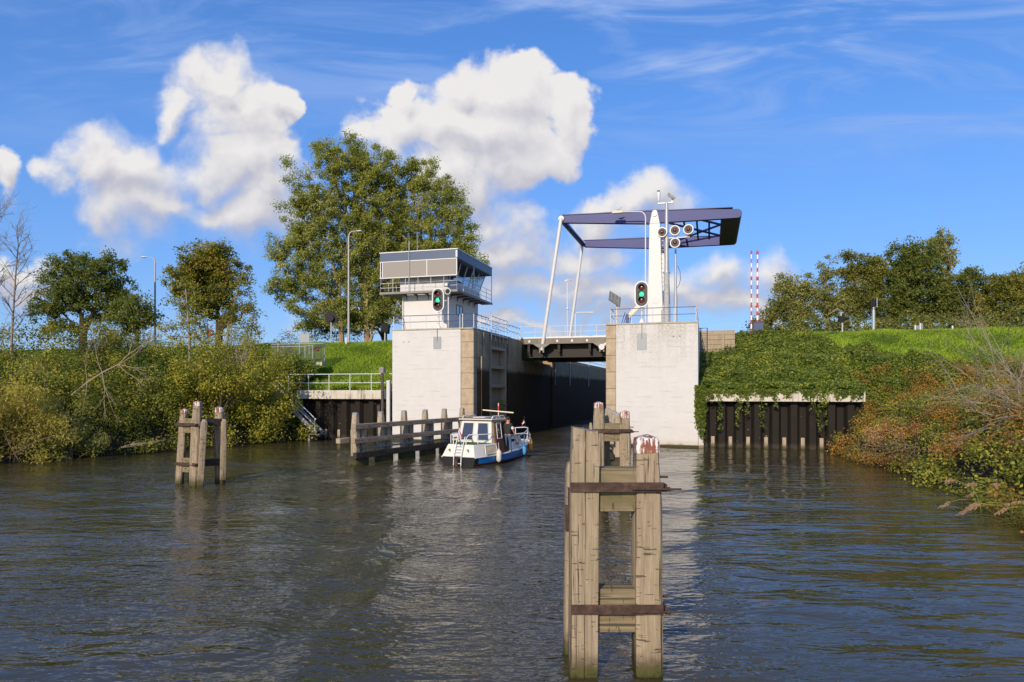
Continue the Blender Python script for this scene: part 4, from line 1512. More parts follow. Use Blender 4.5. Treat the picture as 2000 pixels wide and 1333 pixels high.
def frame(o, a, b_, zs, axis, dep=0.28, strap_off=0.19, over=0.22):
    """stacked timbers and an iron strap between two piles a and b_ (x, y)"""
    a, b_ = Vector((a[0], a[1], 0)), Vector((b_[0], b_[1], 0))
    d = (b_ - a).normalized()
    nrm = Vector((d.y, -d.x, 0))
    for k, z in enumerate(zs):
        for dz, h, back in ((0.115, 0.23, 0.06), (-0.19, 0.28, 0.045)):
            m_ = MB()
            e0, e1 = a + d * 0.10, b_ - d * 0.10
            m_.bar(e0 - nrm * back + Vector((0, 0, z + dz)), e1 - nrm * back + Vector((0, 0, z + dz)), dep, h)
            part('crossbeam', m_, WOOD_X if axis == 'x' else WOOD_Y, o, 0.012)
        m_ = MB()
        m_.bar(a - d * 0.19 + nrm * strap_off + Vector((0, 0, z)), b_ + d * 0.17 + nrm * strap_off + Vector((0, 0, z)), 0.022, 0.125)
        st = part('iron_strap', m_, RUST, o, 0.004)
        m_ = MB()
        for sz in (0.035, -0.02):
            m_.tube([a + d * 0.6 + nrm * (strap_off + 0.03) + Vector((0, 0, z + sz)) if sz < 0 else b_ + d * 0.05 + nrm * 0.0 + Vector((0, 0, z + 0.11)), b_ + d * (0.17 + over * (1 if sz < 0 else 0.45)) + (nrm * (strap_off + 0.03) if sz < 0 else Vector((0, 0, 0))) + Vector((0, 0, z + sz if sz < 0 else z + 0.11))], 0.014, 8)
        m_.obox(b_ + d * 0.2 + nrm * (strap_off * 0.6) + Vector((0, 0, z - 0.01)), (0.025, 0.2, 0.1))
        m_.tube([b_ + d * 0.21 + nrm * (strap_off + 0.03) + Vector((0, 0, z - 0.02)), b_ + d * 0.25 + nrm * (strap_off + 0.03) + Vector((0, 0, z - 0.02))], 0.032, 6)
        part('bolt', m_, RUST, st)
def plank(o, p0, p1, w, t_, rot=0.0, seed=3):
    b = MB()
    b.loft(pile_rings(p0, p1, w, n=5, cham=0.1, shoulder=0.14, topw=0.6, seed=seed, rot=rot, wd=t_, jit=0.004))
    return part('fender_plank', b, WOOD_V, o)

# nearest dolphin
D1 = thing('mooring_dolphin', 'nearest and largest timber dolphin in the foreground, bird droppings on its one red cap', 'mooring dolphin', (0.92, 8.95, 0), 0.0, 'timber dolphins')
b = MB()
b.loft(pile_rings((-0.095, 0, -1.6), (-0.055, 0, 3.20), 0.182, seed=1, shoulder=0.34, topw=0.86, wd=0.36, cham=0.035, jit=0.004))
part('pile', b, WOOD_V, D1)
b = MB()
b.loft(pile_rings((0.088, 0.004, -1.6), (0.118, 0.01, 3.17), 0.178, seed=2, shoulder=0.46, topw=0.88, wd=0.352, cham=0.035, jit=0.004))
part('pile', b, WOOD_V, D1)
pile(D1, (0.87, 0.0, -1.6), (0.84, 0.02, 3.06), 0.345, 4, cap=0.175, shoulder=0.85, topw=0.80, cham=0.08)
pile(D1, (0.10, 0.95, -1.6), (0.14, 0.8, 3.0), 0.33, 5, shoulder=0.4)
pile(D1, (0.93, 0.55, -1.6), (0.90, 0.45, 2.75), 0.32, 6, shoulder=0.3, topw=0.8)
frame(D1, (0.02, 0), (0.855, 0), (2.45, 0.88), 'x')
frame(D1, (0.12, 0.1), (0.12, 0.85), (2.30, 0.75), 'y', dep=0.2, strap_off=-0.16, over=0.0)
plank(D1, (-0.155, 0.72, -1.4), (-0.11, 0.68, 2.68), 0.10, 0.30, seed=8)
b = MB()
b.box(-0.18, -0.07, 0.50, 0.56, 1.75, 2.1)
b.tube([(-0.13, 0.5, 2.1), (-0.13, 0.5, 2.35)], 0.02, 6)
part('iron_bracket', b, RUST, D1)
# second dolphin behind it
D2 = thing('mooring_dolphin', 'second timber dolphin, half hidden straight behind the large foreground one, before the right pier', 'mooring dolphin', (2.73, 21.5, 0), R(-4), 'timber dolphins')
pile(D2, (-0.02, 0, -1.6), (0.0, 0, 3.28), 0.33, 11, cap=0.15, shoulder=0.45, topw=0.84)
pile(D2, (0.84, 0.02, -1.6), (0.82, 0.04, 3.0), 0.33, 12, cap=0.18, shoulder=0.6, topw=0.80)
pile(D2, (0.25, 1.3, -1.6), (0.28, 1.0, 2.85), 0.30, 13, shoulder=0.4)
pile(D2, (0.93, 0.55, -1.6), (0.92, 0.45, 2.35), 0.26, 14, shoulder=0.3, topw=0.8)
frame(D2, (0, 0), (0.83, 0.03), (2.42, 0.95), 'x')
frame(D2, (0.02, 0.1), (0.2, 1.0), (2.28, 0.8), 'y', dep=0.2, strap_off=-0.15, over=0)
plank(D2, (-0.30, 0.25, -1.4), (-0.24, 0.2, 2.66), 0.11, 0.28, seed=15)
# dolphin on the left
D3 = thing('mooring_dolphin', 'timber dolphin standing alone before the left bank, two red capped piles beside a taller one', 'mooring dolphin', (-12.35, 26.4, 0), 0.0, 'timber dolphins')
pile(D3, (0.0, 0.0, -1.6), (0.14, 0.12, 3.22), 0.34, 21, cap=0.14, shoulder=0.85, topw=0.74)
pile(D3, (-0.78, 0.30, -1.6), (-0.52, 0.42, 2.92), 0.27, 22, cap=0.16, shoulder=0.45, topw=0.88)
pile(D3, (0.72, 0.85, -1.6), (0.70, 0.80, 2.98), 0.33, 23, cap=0.16, shoulder=0.55, topw=0.82)
pile(D3, (-0.44, 0.75, -1.6), (-0.28, 0.7, 2.35), 0.26, 24, shoulder=0.3, topw=0.8)
frame(D3, (-0.60, 0.36), (0.08, 0.06), (2.36, 0.82), 'x', dep=0.2, strap_off=0.17, over=0.05)
b = MB()
b.bar((0.1, 0.1, 2.47), (0.75, 0.72, 2.42), 0.26, 0.28)
part('crossbeam', b, WOOD_WET, D3, 0.012)
b = MB()
b.bar((0.1, 0.1, 0.85), (0.75, 0.72, 0.85), 0.2, 0.26)
part('crossbeam', b, WOOD_WET, D3, 0.012)
plank(D3, (0.30, -0.06, -0.4), (0.44, 0.02, 2.56), 0.24, 0.2, rot=R(25), seed=25)
plank(D3, (0.93, 0.55, 0.15), (0.99, 0.55, 2.54), 0.22, 0.2, rot=R(25), seed=26)

# ------------------------------------------------------------------ timber guide fenders leading into the lock
def guide(label, loc, rz, side, npost=6):
    o = thing('timber_fender', label, 'timber fender', loc, rz, 'guide fenders at the lock mouth')
    for i in range(npost):
        y = i * 2.0
        b = MB()
        b.loft(pile_rings((0, y, -2), (0, y, 2.55), 0.36, n=4, cham=0.18, shoulder=0.75, topw=0.70, seed=40 + i, jit=0.005))
        p_ = part('pile', b, WOOD_GREY, o)
        c = MB()
        c.loft([[(0.148 * s_ * math.cos(a), y + 0.148 * s_ * math.sin(a), z) for a in [math.pi / 4 * (k + 0.5) for k in range(8)]] for z, s_ in ((2.46, 1.02), (2.575, 0.96), (2.585, 0.5))])
        part('zinc_cap', c, PANEL, p_)
        b = MB()
        b.loft(pile_rings((0.02 * side, y + 0.52, -2), (0.02 * side, y + 0.52, 1.80), 0.30, n=4, cham=0.1, shoulder=0.05, topw=1.0, seed=60 + i, jit=0.005))
        part('short_pile', b, WOOD_GREY, o)
        b = MB()
        b.loft(pile_rings((0, y + 0.25, -2), (0, y + 0.25, 0.42), 0.62, n=3, cham=0.1, shoulder=0.05, topw=1.0, seed=80 + i, wd=0.95, jit=0.01))
        part('wet_foot', b, WOOD_WET, o)
    y1 = npost * 2.0 - 0.7
    x = 0.30 * side
    for z0, h, ya, m_ in ((1.90, 0.25, -0.45, WOOD_RAIL), (1.20, 0.25, -0.5, WOOD_RAIL), (0.47, 0.30, -0.4, WOOD_WET)):
        b = MB()
        n = 3
        for k in range(n):
            a, c = ya + (y1 - ya) * k / n, ya + (y1 - ya) * (k + 1) / n - 0.012
            b.box(x - 0.11, x + 0.11, a, c, z0 - h / 2 + 0.004 * (k % 2), z0 + h / 2 + 0.004 * (k % 2))
        rl = part('rail', b, m_, o, 0.012)
        b = MB()
        for k in range(npost):
            for dy in (0.0, 0.5):
                b.tube([(x + 0.10 * side, k * 2 + dy, z0), (x + 0.135 * side, k * 2 + dy, z0)], 0.03, 8)
        part('bolt', b, RUST, rl)
    b = MB()
    b.box(-0.45 * side - 0.14, -0.45 * side + 0.14, -0.75, 0.1, 1.07, 1.32) if side > 0 else b.box(0.3, 0.6, -0.75, 0.1, 1.07, 1.32)
    part('end_block', b, WOOD_GREY, o, 0.02)
    b = MB()
    b.tube([(x, 0.4, 0.80), (x, y1, 0.80)], 0.045, 8)
    part('pipe', b, MGREY, o)
    return o
guide('grey timber guide fender with three rails leading to the left white pier', (-7.78, 33.9, 0), -R(27.7), 1)
guide('timber guide fender at the right side of the lock mouth, partly hidden by a dolphin', (5.15, 33.4, 0), -R(4.5), -1, 5)

# ------------------------------------------------------------------ the small motor boat
BX, BY, BH = -2.62, 33.35, R(27)
boat = thing('motor_boat', 'small blue and white cabin motor boat entering the lock, flag at its stern', 'boat', (BX, BY, 0), -BH)
HULL_BLUE = simple('hull_blue', (0.015, 0.19, 0.50), 0.3, 0, 0.1, 2)
HULL_BLACK = simple('hull_black', (0.016, 0.015, 0.014), 0.4, 0, 0.2, 3)
HULL_RED = simple('hull_red_boot', (0.10, 0.02, 0.016), 0.5, 0, 0.2, 3)
BWHITE = simple('boat_cream_white', (0.68, 0.635, 0.55), 0.35, 0, 0.04, 2)
BGREY = simple('cabin_light_grey', (0.74, 0.69, 0.60), 0.4, 0, 0.05, 2)
MAHOG = simple('mahogany', (0.10, 0.026, 0.014), 0.3, 0, 0.3, 5)
TEAK = simple('varnished_wood', (0.42, 0.21, 0.06), 0.35, 0, 0.2, 6)
GRASSMAT = simple('green_deck_mat', (0.055, 0.13, 0.015), 0.95, 0, 0.35, 20, 0.4)
ROOFG = simple('grey_roof', (0.15, 0.135, 0.115), 0.5, 0, 0.12, 3)
CURT = simple('curtain', (0.62, 0.50, 0.31), 0.8, 0, 0.25, 14)
REDSEAT = simple('red_seat', (0.45, 0.03, 0.03), 0.6)
st = [  # y, half width at sheer, half width at waterline, sheer z
    (0.0, 0.93, 0.86, 0.42), (0.28, 0.99, 0.92, 0.42), (1.2, 1.14, 1.06, 0.43), (2.6, 1.24, 1.14, 0.46), (4.0, 1.22, 1.08, 0.52), (5.2, 1.05, 0.84, 0.60), (6.2, 0.76, 0.50, 0.68), (7.0, 0.40, 0.20, 0.76), (7.5, 0.05, 0.03, 0.82)]
b = MB()
rings = []
for y, ws, ww, z in st:
    r_ = [(ws, y, z), (ww * 1.02 + (ws - ww) * 0.25, y, 0.10), (ww, y, 0.02), (ww * 0.75, y, -0.35), (0, y - 0.02, -0.45)]
    r_ += [(-x, yy, zz) for x, yy, zz in r_[-2::-1]]
    rings.append(r_)
n = len(rings[0])
ks = [b.pts(r_) for r_ in rings]
for i in range(len(ks) - 1):
    for j in range(n - 1):
        low = 1 <= j <= n - 3
        b.m = 2 if low else (1 if i == 0 else 0)
        b.face(ks[i] + j, ks[i] + j + 1, ks[i + 1] + j + 1, ks[i + 1] + j)
b.m = 1
b.face(*[ks[0] + j for j in range(n)])
b.m = 3
for i in range(len(ks) - 1):
    b.face(ks[i], ks[i + 1], ks[i + 1] + n - 1, ks[i] + n - 1)
part('hull', b, [HULL_BLUE, HULL_BLACK, HULL_RED, BGREY], boat)
b = MB()
for sg in (1, -1):
    b.tube([(sg * (ws + 0.012), y, z - 0.01) for y, ws, ww, z in st], 0.035, 8)
part('rubbing_strake', b, WTRIM, boat)
# raised stern with the mat on top
b = MB()
ring0 = [(0.93, -0.03, 0.43), (0.99, 0.28, 0.43), (1.10, 1.1, 0.44), (1.18, 1.95, 0.45), (-1.18, 1.95, 0.45), (-1.10, 1.1, 0.44), (-0.99, 0.28, 0.43), (-0.93, -0.03, 0.43)]
ring1 = [(0.72, 0.22, 1.02), (0.78, 0.42, 1.02), (0.98, 1.15, 1.02), (1.06, 1.95, 1.02), (-1.06, 1.95, 1.02), (-0.98, 1.15, 1.02), (-0.78, 0.42, 1.02), (-0.72, 0.22, 1.02)]
b.loft([ring0, ring1])
stn = part('stern_deckhouse', b, BWHITE, boat, 0.012)
b = MB()
b.prism([(x * 0.95, 0.06 + y * 0.95) for x, y, z in ring1], 'z', 1.02, 1.045)
part('deck_mat', b, GRASSMAT, stn)
b = MB()
b.hexa([(1.125, 0.75, 0.56), (1.02, 0.85, 0.92), (1.105, 1.72, 0.92), (1.175, 1.80, 0.56), (1.145, 0.75, 0.56), (1.04, 0.85, 0.92), (1.125, 1.72, 0.92), (1.195, 1.80, 0.56)])
part('curtained_window', b, CURT, stn)
b = MB()
for p, q in (((1.14, 0.72, 0.54), (1.205, 1.84, 0.54)), ((1.035, 0.82, 0.94), (1.13, 1.76, 0.94)), ((1.14, 0.72, 0.54), (1.035, 0.82, 0.94)), ((1.205, 1.84, 0.54), (1.13, 1.76, 0.94))):
    b.tube([p, q], 0.022, 6)
part('window_frame', b, WTRIM, stn)
b = MB()
for x in (-0.55, 0.5):
    b.tube([(x, 0.07, 0.76), (x, 0.02, 0.76)], [0.06, 0.05], 10)
    b.tube([(x, 0.03, 0.72), (x + 0.08, -0.0, 0.69)], 0.02, 6)
part('fairlead', b, MGREY, stn)
# wheelhouse
b = MB()
b.loft([[(1.0, 1.55, 1.02), (1.02, 3.5, 0.9), (-1.02, 3.5, 0.9), (-1.0, 1.55, 1.02)], [(0.86, 1.78, 2.16), (0.88, 3.25, 2.16), (-0.88, 3.25, 2.16), (-0.86, 1.78, 2.16)]])
wh = part('wheelhouse', b, BWHITE, boat, 0.015)
def quad_on(pa, pb, pc, pd, thick, mats, name, par, frm=None):
    P = [Vector(p) for p in (pa, pb, pc, pd)]
    nrm = (P[1] - P[0]).cross(P[3] - P[0]).normalized() * thick
    b = MB()
    b.hexa([*(p - nrm * 0.3 for p in P), *(p + nrm for p in P)])
    w_ = part(name, b, mats, par)
    if frm:
        b = MB()
        for i in range(4):
            b.tube([P[i] + nrm, P[(i + 1) % 4] + nrm], 0.02, 6)
        part('frame', b, frm, w_)
    return w_
def aft(x, z, e=0.012):
    f = (z - 1.02) / 1.14
    return (x * (1 - 0.14 * f), 1.55 + 0.23 * f - e, z)
quad_on(aft(-0.82, 1.14), aft(-0.12, 1.14), aft(-0.14, 2.02), aft(-0.82, 2.02), 0.012, GLASS_B, 'rear_window', wh, WTRIM)
quad_on(aft(0.14, 1.14), aft(0.84, 1.14), aft(0.80, 2.02), aft(0.14, 2.02), 0.012, GLASS_B, 'rear_window', wh, WTRIM)
b = MB()
b.box(-0.32, -0.2, 1.7, 1.78, 1.1, 1.6)
def side(y, z, e=0.014):
    f = (z - 1.0) / 1.16
    return (1.01 - 0.13 * f + e, y, z)
def sidel(y, z, e=0.014):
    return side(y, z, e)
quad_on(side(1.74, 0.5), side(1.92, 0.5), side(2.0, 2.1), side(1.86, 2.1), 0.02, TEAK, 'door_post', wh)
quad_on(side(1.95, 0.48, 0.05), side(2.75, 0.50, 0.04), side(2.75, 2.08, 0.02), side(2.02, 2.08, 0.02), 0.02, MAHOG, 'door', wh)
quad_on(side(2.10, 1.22, 0.045), side(2.58, 1.22, 0.045), side(2.58, 2.0, 0.035), side(2.12, 2.0, 0.035), 0.015, GLASS_B, 'door_window', wh, WTRIM)
quad_on(side(2.82, 0.5, 0.03), side(3.40, 0.55, 0.03), side(3.2, 2.08, 0.02), side(2.82, 2.08, 0.02), 0.012, BLACK, 'dark_doorway_panel', wh)  # flat black panel standing in for the shaded interior behind the doorway
quad_on(side(3.24, 0.95, 0.04), side(3.36, 0.95, 0.04), side(3.3, 1.5, 0.04), side(3.2, 1.5, 0.04), 0.03, MAHOG, 'door_edge', wh)
b = MB()
b.loft([[(0.98, 1.62, 2.16), (0.98, 3.55, 2.14), (0.6, 3.7, 2.16), (-0.6, 3.7, 2.16), (-0.98, 3.55, 2.14), (-0.98, 1.62, 2.16)], [(0.95, 1.66, 2.22), (0.95, 3.5, 2.22), (0.6, 3.66, 2.24), (-0.6, 3.66, 2.24), (-0.95, 3.5, 2.22), (-0.95, 1.66, 2.22)], [(0.6, 1.7, 2.28), (0.6, 3.45, 2.28), (0.4, 3.55, 2.28), (-0.4, 3.55, 2.28), (-0.6, 3.45, 2.28), (-0.6, 1.7, 2.28)]])
rf = part('roof', b, ROOFG, boat, 0.01)
b = MB()
b.tube([(-0.97, 1.64, 2.2), (0.97, 1.64, 2.2), (0.98, 3.5, 2.18)], 0.028, 8)
part('roof_edge', b, CREAM, rf)
b = MB()
for sg in (0.86, -0.86):
    b.tube([(sg, 1.8, 2.22), (sg, 1.95, 2.36), (sg, 3.1, 2.36), (sg, 3.25, 2.22)], 0.03, 8)
    for yy in (2.3, 2.7):
        b.tube([(sg, yy, 2.22), (sg, yy, 2.36)], 0.022, 6)
part('roof_rail', b, WTRIM, rf)
b = MB()
b.box(-0.35, 0.35, 2.0, 2.9, 2.28, 2.31)
part('roof_hatch', b, BGREY, rf)
# forward cabin
b = MB()
b.loft([[(0.92, 3.95, 0.52), (0.86, 5.0, 0.58), (0.46, 6.25, 0.68), (-0.46, 6.25, 0.68), (-0.86, 5.0, 0.58), (-0.92, 3.95, 0.52)], [(0.80, 3.75, 1.22), (0.74, 5.0, 1.2), (0.34, 6.0, 1.16), (-0.34, 6.0, 1.16), (-0.74, 5.0, 1.2), (-0.80, 3.75, 1.22)]])
fc = part('fore_cabin', b, BGREY, boat, 0.02)
def fside(y, z, e=0.012):
    f = (z - 0.55) / 0.65
    w0 = np.interp(y, [3.95, 5.0, 6.25], [0.92, 0.86, 0.46])
    w1 = np.interp(y, [3.75, 5.0, 6.0], [0.80, 0.74, 0.34])
    return (w0 + (w1 - w0) * f + e, y, z)
quad_on(fside(4.52, 0.72), fside(4.92, 0.73), fside(4.92, 1.12), fside(4.52, 1.12), 0.012, GLASS_B, 'cabin_window', fc, WTRIM)
quad_on(fside(5.12, 0.76), fside(5.46, 0.78), fside(5.42, 1.10), fside(5.12, 1.12), 0.012, CURT, 'cabin_window', fc, WTRIM)
b = MB()
c_ = Vector(fside(4.22, 1.0, 0.02))
b.loft([[(c_.x + dx, c_.y + 0.20 * math.cos(a), c_.z + 0.075 * math.sin(a)) for a in [2 * math.pi * k / 16 for k in range(16)]] for dx in (-0.02, 0.012)])
part('name_plate', b, BLACK, fc)
b = MB()
b.loft([[(0.82, 3.75, 1.22), (0.76, 5.0, 1.20), (0.35, 6.03, 1.16), (-0.35, 6.03, 1.16), (-0.76, 5.0, 1.2), (-0.82, 3.75, 1.22)], [(0.74, 3.85, 1.29), (0.66, 4.95, 1.27), (0.28, 5.9, 1.2), (-0.28, 5.9, 1.2), (-0.66, 4.95, 1.27), (-0.74, 3.85, 1.29)]])
part('fore_cabin_roof', b, ROOFG, fc)
# rails
b = MB()
for sg in (1, -1):
    b.tube([(sg * 0.98, 4.6, 1.2), (sg * 0.92, 5.4, 1.3), (sg * 0.70, 6.3, 1.42), (sg * 0.36, 7.1, 1.5), (0.0, 7.42, 1.52)], 0.03, 8)
    b.tube([(sg * 0.84, 5.9, 1.0), (sg * 0.38, 7.0, 1.14), (0.0, 7.36, 1.18)], 0.02, 8)
    b.tube([(sg * 0.98, 4.6, 1.2), (sg * 1.08, 4.6, 0.55)], 0.024, 8)
    for yy, xx, z0, z1 in ((5.5, 0.9, 0.62, 1.31), (6.3, 0.70, 0.69, 1.42), (7.0, 0.40, 0.76, 1.49)):
        b.tube([(sg * xx, yy, z0), (sg * xx, yy, z1)], 0.024, 8)
part('bow_rail', b, WTRIM, boat)
b = MB()
b.tube([(0.30, 0.22, 1.03), (0.32, 0.24, 1.35), (0.42, 0.3, 1.5), (0.95, 1.0, 1.5), (1.0, 1.5, 1.5)], 0.026, 8)
b.tube([(0.74, 0.62, 1.03), (0.74, 0.62, 1.5)], 0.022, 8)
b.tube([(-0.42, 0.22, 1.03), (-0.44, 0.24, 1.45), (-0.55, 0.3, 1.5), (-0.95, 1.0, 1.5), (-1.0, 1.5, 1.5)], 0.026, 8)
b.tube([(-0.74, 0.5, 1.03), (-0.74, 0.5, 1.5)], 0.022, 8)
b.tube([(-0.5, 0.27, 1.25), (-0.9, 0.9, 1.25)], 0.018, 8)
part('stern_rail', b, WTRIM, boat)
b = MB()
for x in (-0.2, 0.22):
    b.tube([(x, 0.28, 1.4), (x, 0.10, 1.05), (x, -0.10, 0.5), (x, -0.13, 0.02)], 0.024, 8)
for z, y in ((0.95, 0.08), (0.80, 0.02), (0.66, -0.04), (0.50, -0.10), (0.12, -0.13)):
    b.tube([(-0.2, y, z), (0.22, y, z)], 0.02, 6)
part('stern_ladder', b, WTRIM, boat)
b = MB()
b.tube([(-0.05, -0.12, -0.2), (-0.05, -0.12, 0.33)], 0.12, 12)
part('rudder_trunk', b, RUST, boat)
# mast folded on the roof, flagstaffs
b = MB()
b.tube([(-0.6, 3.5, 2.62), (1.25, 3.5, 2.5)], 0.035, 8)
b.tube([(0.35, 3.5, 2.28), (0.35, 3.5, 3.0)], 0.025, 8)
part('folded_mast', b, CREAM, boat)
b = MB()
b.tube([(0.35, 3.5, 2.62), (0.35, 3.5, 2.85)], 0.036, 8)
part('mast_light', b, REDP, boat)
FLAGR = simple('flag_red', (0.55, 0.035, 0.03), 0.8)
FLAGW = simple('flag_white', (0.72, 0.72, 0.74), 0.8)
FLAGB = simple('flag_blue', (0.10, 0.14, 0.42), 0.8)
def hanging_flag(name, top, L, wdt, par_label, direction):
    o = thing(name, par_label, 'flag', (0, 0, 0), 0)
    o.location = (BX, BY, 0)
    o.rotation_euler = (0, 0, -BH)
    t_ = Vector(top)
    d_ = Vector(direction).normalized()
    for k, m_ in enumerate((FLAGR, FLAGW, FLAGB)):
        P = []
        nn = 8
        for i in range(nn + 1):
            s = i / nn
            for e in (k / 3, (k + 1) / 3):
                off = d_ * (s * wdt + 0.06 * math.sin(5 * e + 3 * s)) + Vector((-d_.y, d_.x, 0)) * (0.05 * math.sin(9 * s + 4 * e))
                P.append(t_ + off * 0.6 + Vector((0, 0, -e * L * 0.5 - s * L * 0.8)))
        b = MB()
        n0 = b.pts(P)
        n1 = b.pts([p + Vector((0.006, 0.006, 0)) for p in P])
        for i in range(nn):
            a = n0 + 2 * i
            b.face(a, a + 1, a + 3, a + 2)
            a = n1 + 2 * i
            b.face(a, a + 2, a + 3, a + 1)
        part(('red', 'white', 'blue')[k] + '_stripe', b, m_, o)
    b = MB()
    b.tube([t_ + Vector((0.03, 0.1, -L * 1.3)), t_ + Vector((0, 0, 0.12))], 0.016, 8)
    b.ball(t_ + Vector((0, 0, 0.13)), 0.04)
    part('flagstaff', b, BLACK, o)
    return o
hanging_flag('flag', (-0.02, 0.05, 2.0), 0.78, 0.42, 'red white and blue flag hanging limp at the stern of the motor boat', (0.9, -0.35, 0))
hanging_flag('flag', (0.0, 7.35, 1.98), 0.34, 0.36, 'tiny red white and blue pennant at the bow of the motor boat', (-0.9, 0.35, 0))
# fenders hung over the side
def buoy(label, xyz, r, L, m_):
    x, y, z = xyz
    b = MB()
    b.loft([[(x + q * math.cos(2 * math.pi * j / 12), y + q * math.sin(2 * math.pi * j / 12), z + h) for j in range(12)] for h, q in ((0, r * 0.35), (0.05, r * 0.8), (0.12, r), (L - 0.12, r), (L - 0.05, r * 0.75), (L, r * 0.3), (L + 0.05, r * 0.28))])
    me = b.mesh('boat_fender')
    b2 = thing('boat_fender', label, 'boat fender', (BX, BY, 0), -BH, 'fenders hung over the boat side')
    o_ = part('body', b, m_, b2)
    b = MB()
    b.tube([(x, y, z + L), (x - 0.03, y, z + L + 0.35)], 0.012, 6)
    part('rope', b, WTRIM, b2)
    return b2
DIRTYW = simple('dirty_white_vinyl', (0.60, 0.56, 0.47), 0.6, 0, 0.35, 12)
buoy('dirty white fender hanging amidships over the blue side below the brown door', (1.31, 1.75, 0.08), 0.13, 0.62, DIRTYW)
buoy('light blue fender on the boat side near the fore cabin', (1.22, 4.85, 0.18), 0.115, 0.55, simple('light_blue_vinyl', (0.07, 0.27, 0.55), 0.45))
buoy('orange fender hanging at the bow of the boat', (0.78, 6.55, 0.22), 0.115, 0.62, simple('orange_vinyl', (0.80, 0.30, 0.03), 0.5))
buoy('pale fender hanging at the bow just ahead of the orange one', (0.58, 6.92, 0.33), 0.11, 0.62, DIRTYW)

# ------------------------------------------------------------------ the man on the side deck
SKIN = simple('skin', (0.52, 0.27, 0.17), 0.55)
DENIM = simple('denim', (0.055, 0.10, 0.17), 0.85, 0, 0.3, 20)
TSHIRT = simple('dark_shirt', (0.022, 0.022, 0.025), 0.85, 0, 0.2, 8)
WSLEEVE = simple('white_sleeve', (0.75, 0.73, 0.70), 0.8)
SHOE = simple('pale_shoes', (0.45, 0.40, 0.33), 0.7)
def skinned(name, pts, edges, rad, m_, parent, root=0, sub=2):
    me = bpy.data.meshes.new(name)
    me.from_pydata(pts, edges, [])
    o = bpy.data.objects.new(name, me)
    COL.objects.link(o)
    me.materials.append(m_)
    sk = o.modifiers.new('skin', 'SKIN')
    sk.use_smooth_shade = True
    for i, r_ in enumerate(rad):
        r_ = r_ if isinstance(r_, tuple) else (r_, r_)
        me.skin_vertices[0].data[i].radius = r_
    me.skin_vertices[0].data[root].use_root = True
    ss = o.modifiers.new('subdivision', 'SUBSURF')
    ss.levels = sub
    ss.render_levels = sub
    o.parent = parent
    OFF[o.name] = (0, 0, 0)
    return o
# local: x to the man's right as seen from behind, y forward
px_, py_, pz_ = 1.13, 3.05, 0.49
wx, wy = BX + px_ * math.cos(BH) + py_ * math.sin(BH), BY - px_ * math.sin(BH) + py_ * math.cos(BH)
man = thing('person', 'man in dark shirt and blue jeans standing on the boat side deck, back turned', 'person', (wx, wy, pz_), -BH + R(6))
body = skinned('body', [(0, 0, 0.93), (0, 0.02, 1.15), (0, 0.02, 1.36), (0, 0.03, 1.50), (0, 0.06, 1.58), (0, 0.075, 1.67), (0, 0.07, 1.75),
                        (-0.19, 0.02, 1.42), (-0.27, 0.10, 1.20), (-0.20, 0.32, 1.12), (-0.15, 0.40, 1.12),
                        (0.19, 0.02, 1.42), (0.27, 0.05, 1.16), (0.31, 0.20, 0.93), (0.33, 0.27, 0.86),
                        (-0.10, 0, 0.90), (-0.11, 0.03, 0.50), (-0.12, -0.02, 0.09), (-0.12, 0.14, 0.05),
                        (0.10, 0, 0.90), (0.13, 0.06, 0.50), (0.14, 0.02, 0.09), (0.14, 0.18, 0.05)],
               [(0, 1), (1, 2), (2, 3), (3, 4), (4, 5), (5, 6), (2, 7), (7, 8), (8, 9), (9, 10), (2, 11), (11, 12), (12, 13), (13, 14), (0, 15), (15, 16), (16, 17), (17, 18), (0, 19), (19, 20), (20, 21), (21, 22)],
               [(0.15, 0.11), (0.15, 0.11), (0.17, 0.11), 0.065, 0.07, (0.083, 0.10), (0.075, 0.09), 0.062, 0.047, 0.035, 0.036, 0.062, 0.047, 0.035, 0.036, 0.085, 0.06, 0.045, 0.04, 0.085, 0.06, 0.045, 0.04], SKIN, man)
skinned('jeans', [(0, 0, 0.98), (0, 0, 0.90), (-0.10, 0, 0.86), (-0.11, 0.03, 0.50), (-0.12, -0.02, 0.09), (0.10, 0, 0.86), (0.13, 0.06, 0.50), (0.14, 0.02, 0.09)],
        [(0, 1), (1, 2), (2, 3), (3, 4), (1, 5), (5, 6), (6, 7)], [(0.165, 0.125), (0.17, 0.13), 0.105, 0.08, 0.068, 0.105, 0.08, 0.068], DENIM, man, 1)
skinned('shirt', [(0, 0.0, 0.90), (0, 0.02, 1.15), (0, 0.02, 1.38), (0, 0.03, 1.46), (-0.20, 0.02, 1.42), (-0.25, 0.06, 1.30), (0.20, 0.02, 1.42), (0.25, 0.03, 1.30)],
        [(0, 1), (1, 2), (2, 3), (2, 4), (4, 5), (2, 6), (6, 7)], [(0.205, 0.16), (0.205, 0.16), (0.20, 0.135), 0.09, 0.085, 0.07, 0.085, 0.07], TSHIRT, man, 1)
for sg, yy in ((-1, 0.09), (1, 0.04)):
    b = MB()
    b.tube([(sg * 0.252, yy - 0.03, 1.29), (sg * 0.268, yy + 0.0, 1.18)], [0.074, 0.072], 12)
    part('sleeve_cuff', b, WSLEEVE, man)
for sg, dy in ((-1, 0), (1, 0.04)):
    b = MB()
    b.ball((sg * 0.13, 0.07 + dy, 0.045), (0.055, 0.14, 0.05))
    part('shoe', b, SHOE, man)
b = MB()
b.ball((0, 0.07, 1.72), (0.098, 0.115, 0.115), 14, 10)
b.prism([(0.08, 0.15), (-0.08, 0.15), (-0.06, 0.26), (0.06, 0.26)], 'z', 1.735, 1.75)
part('cap', b, TSHIRT, man)
b = MB()
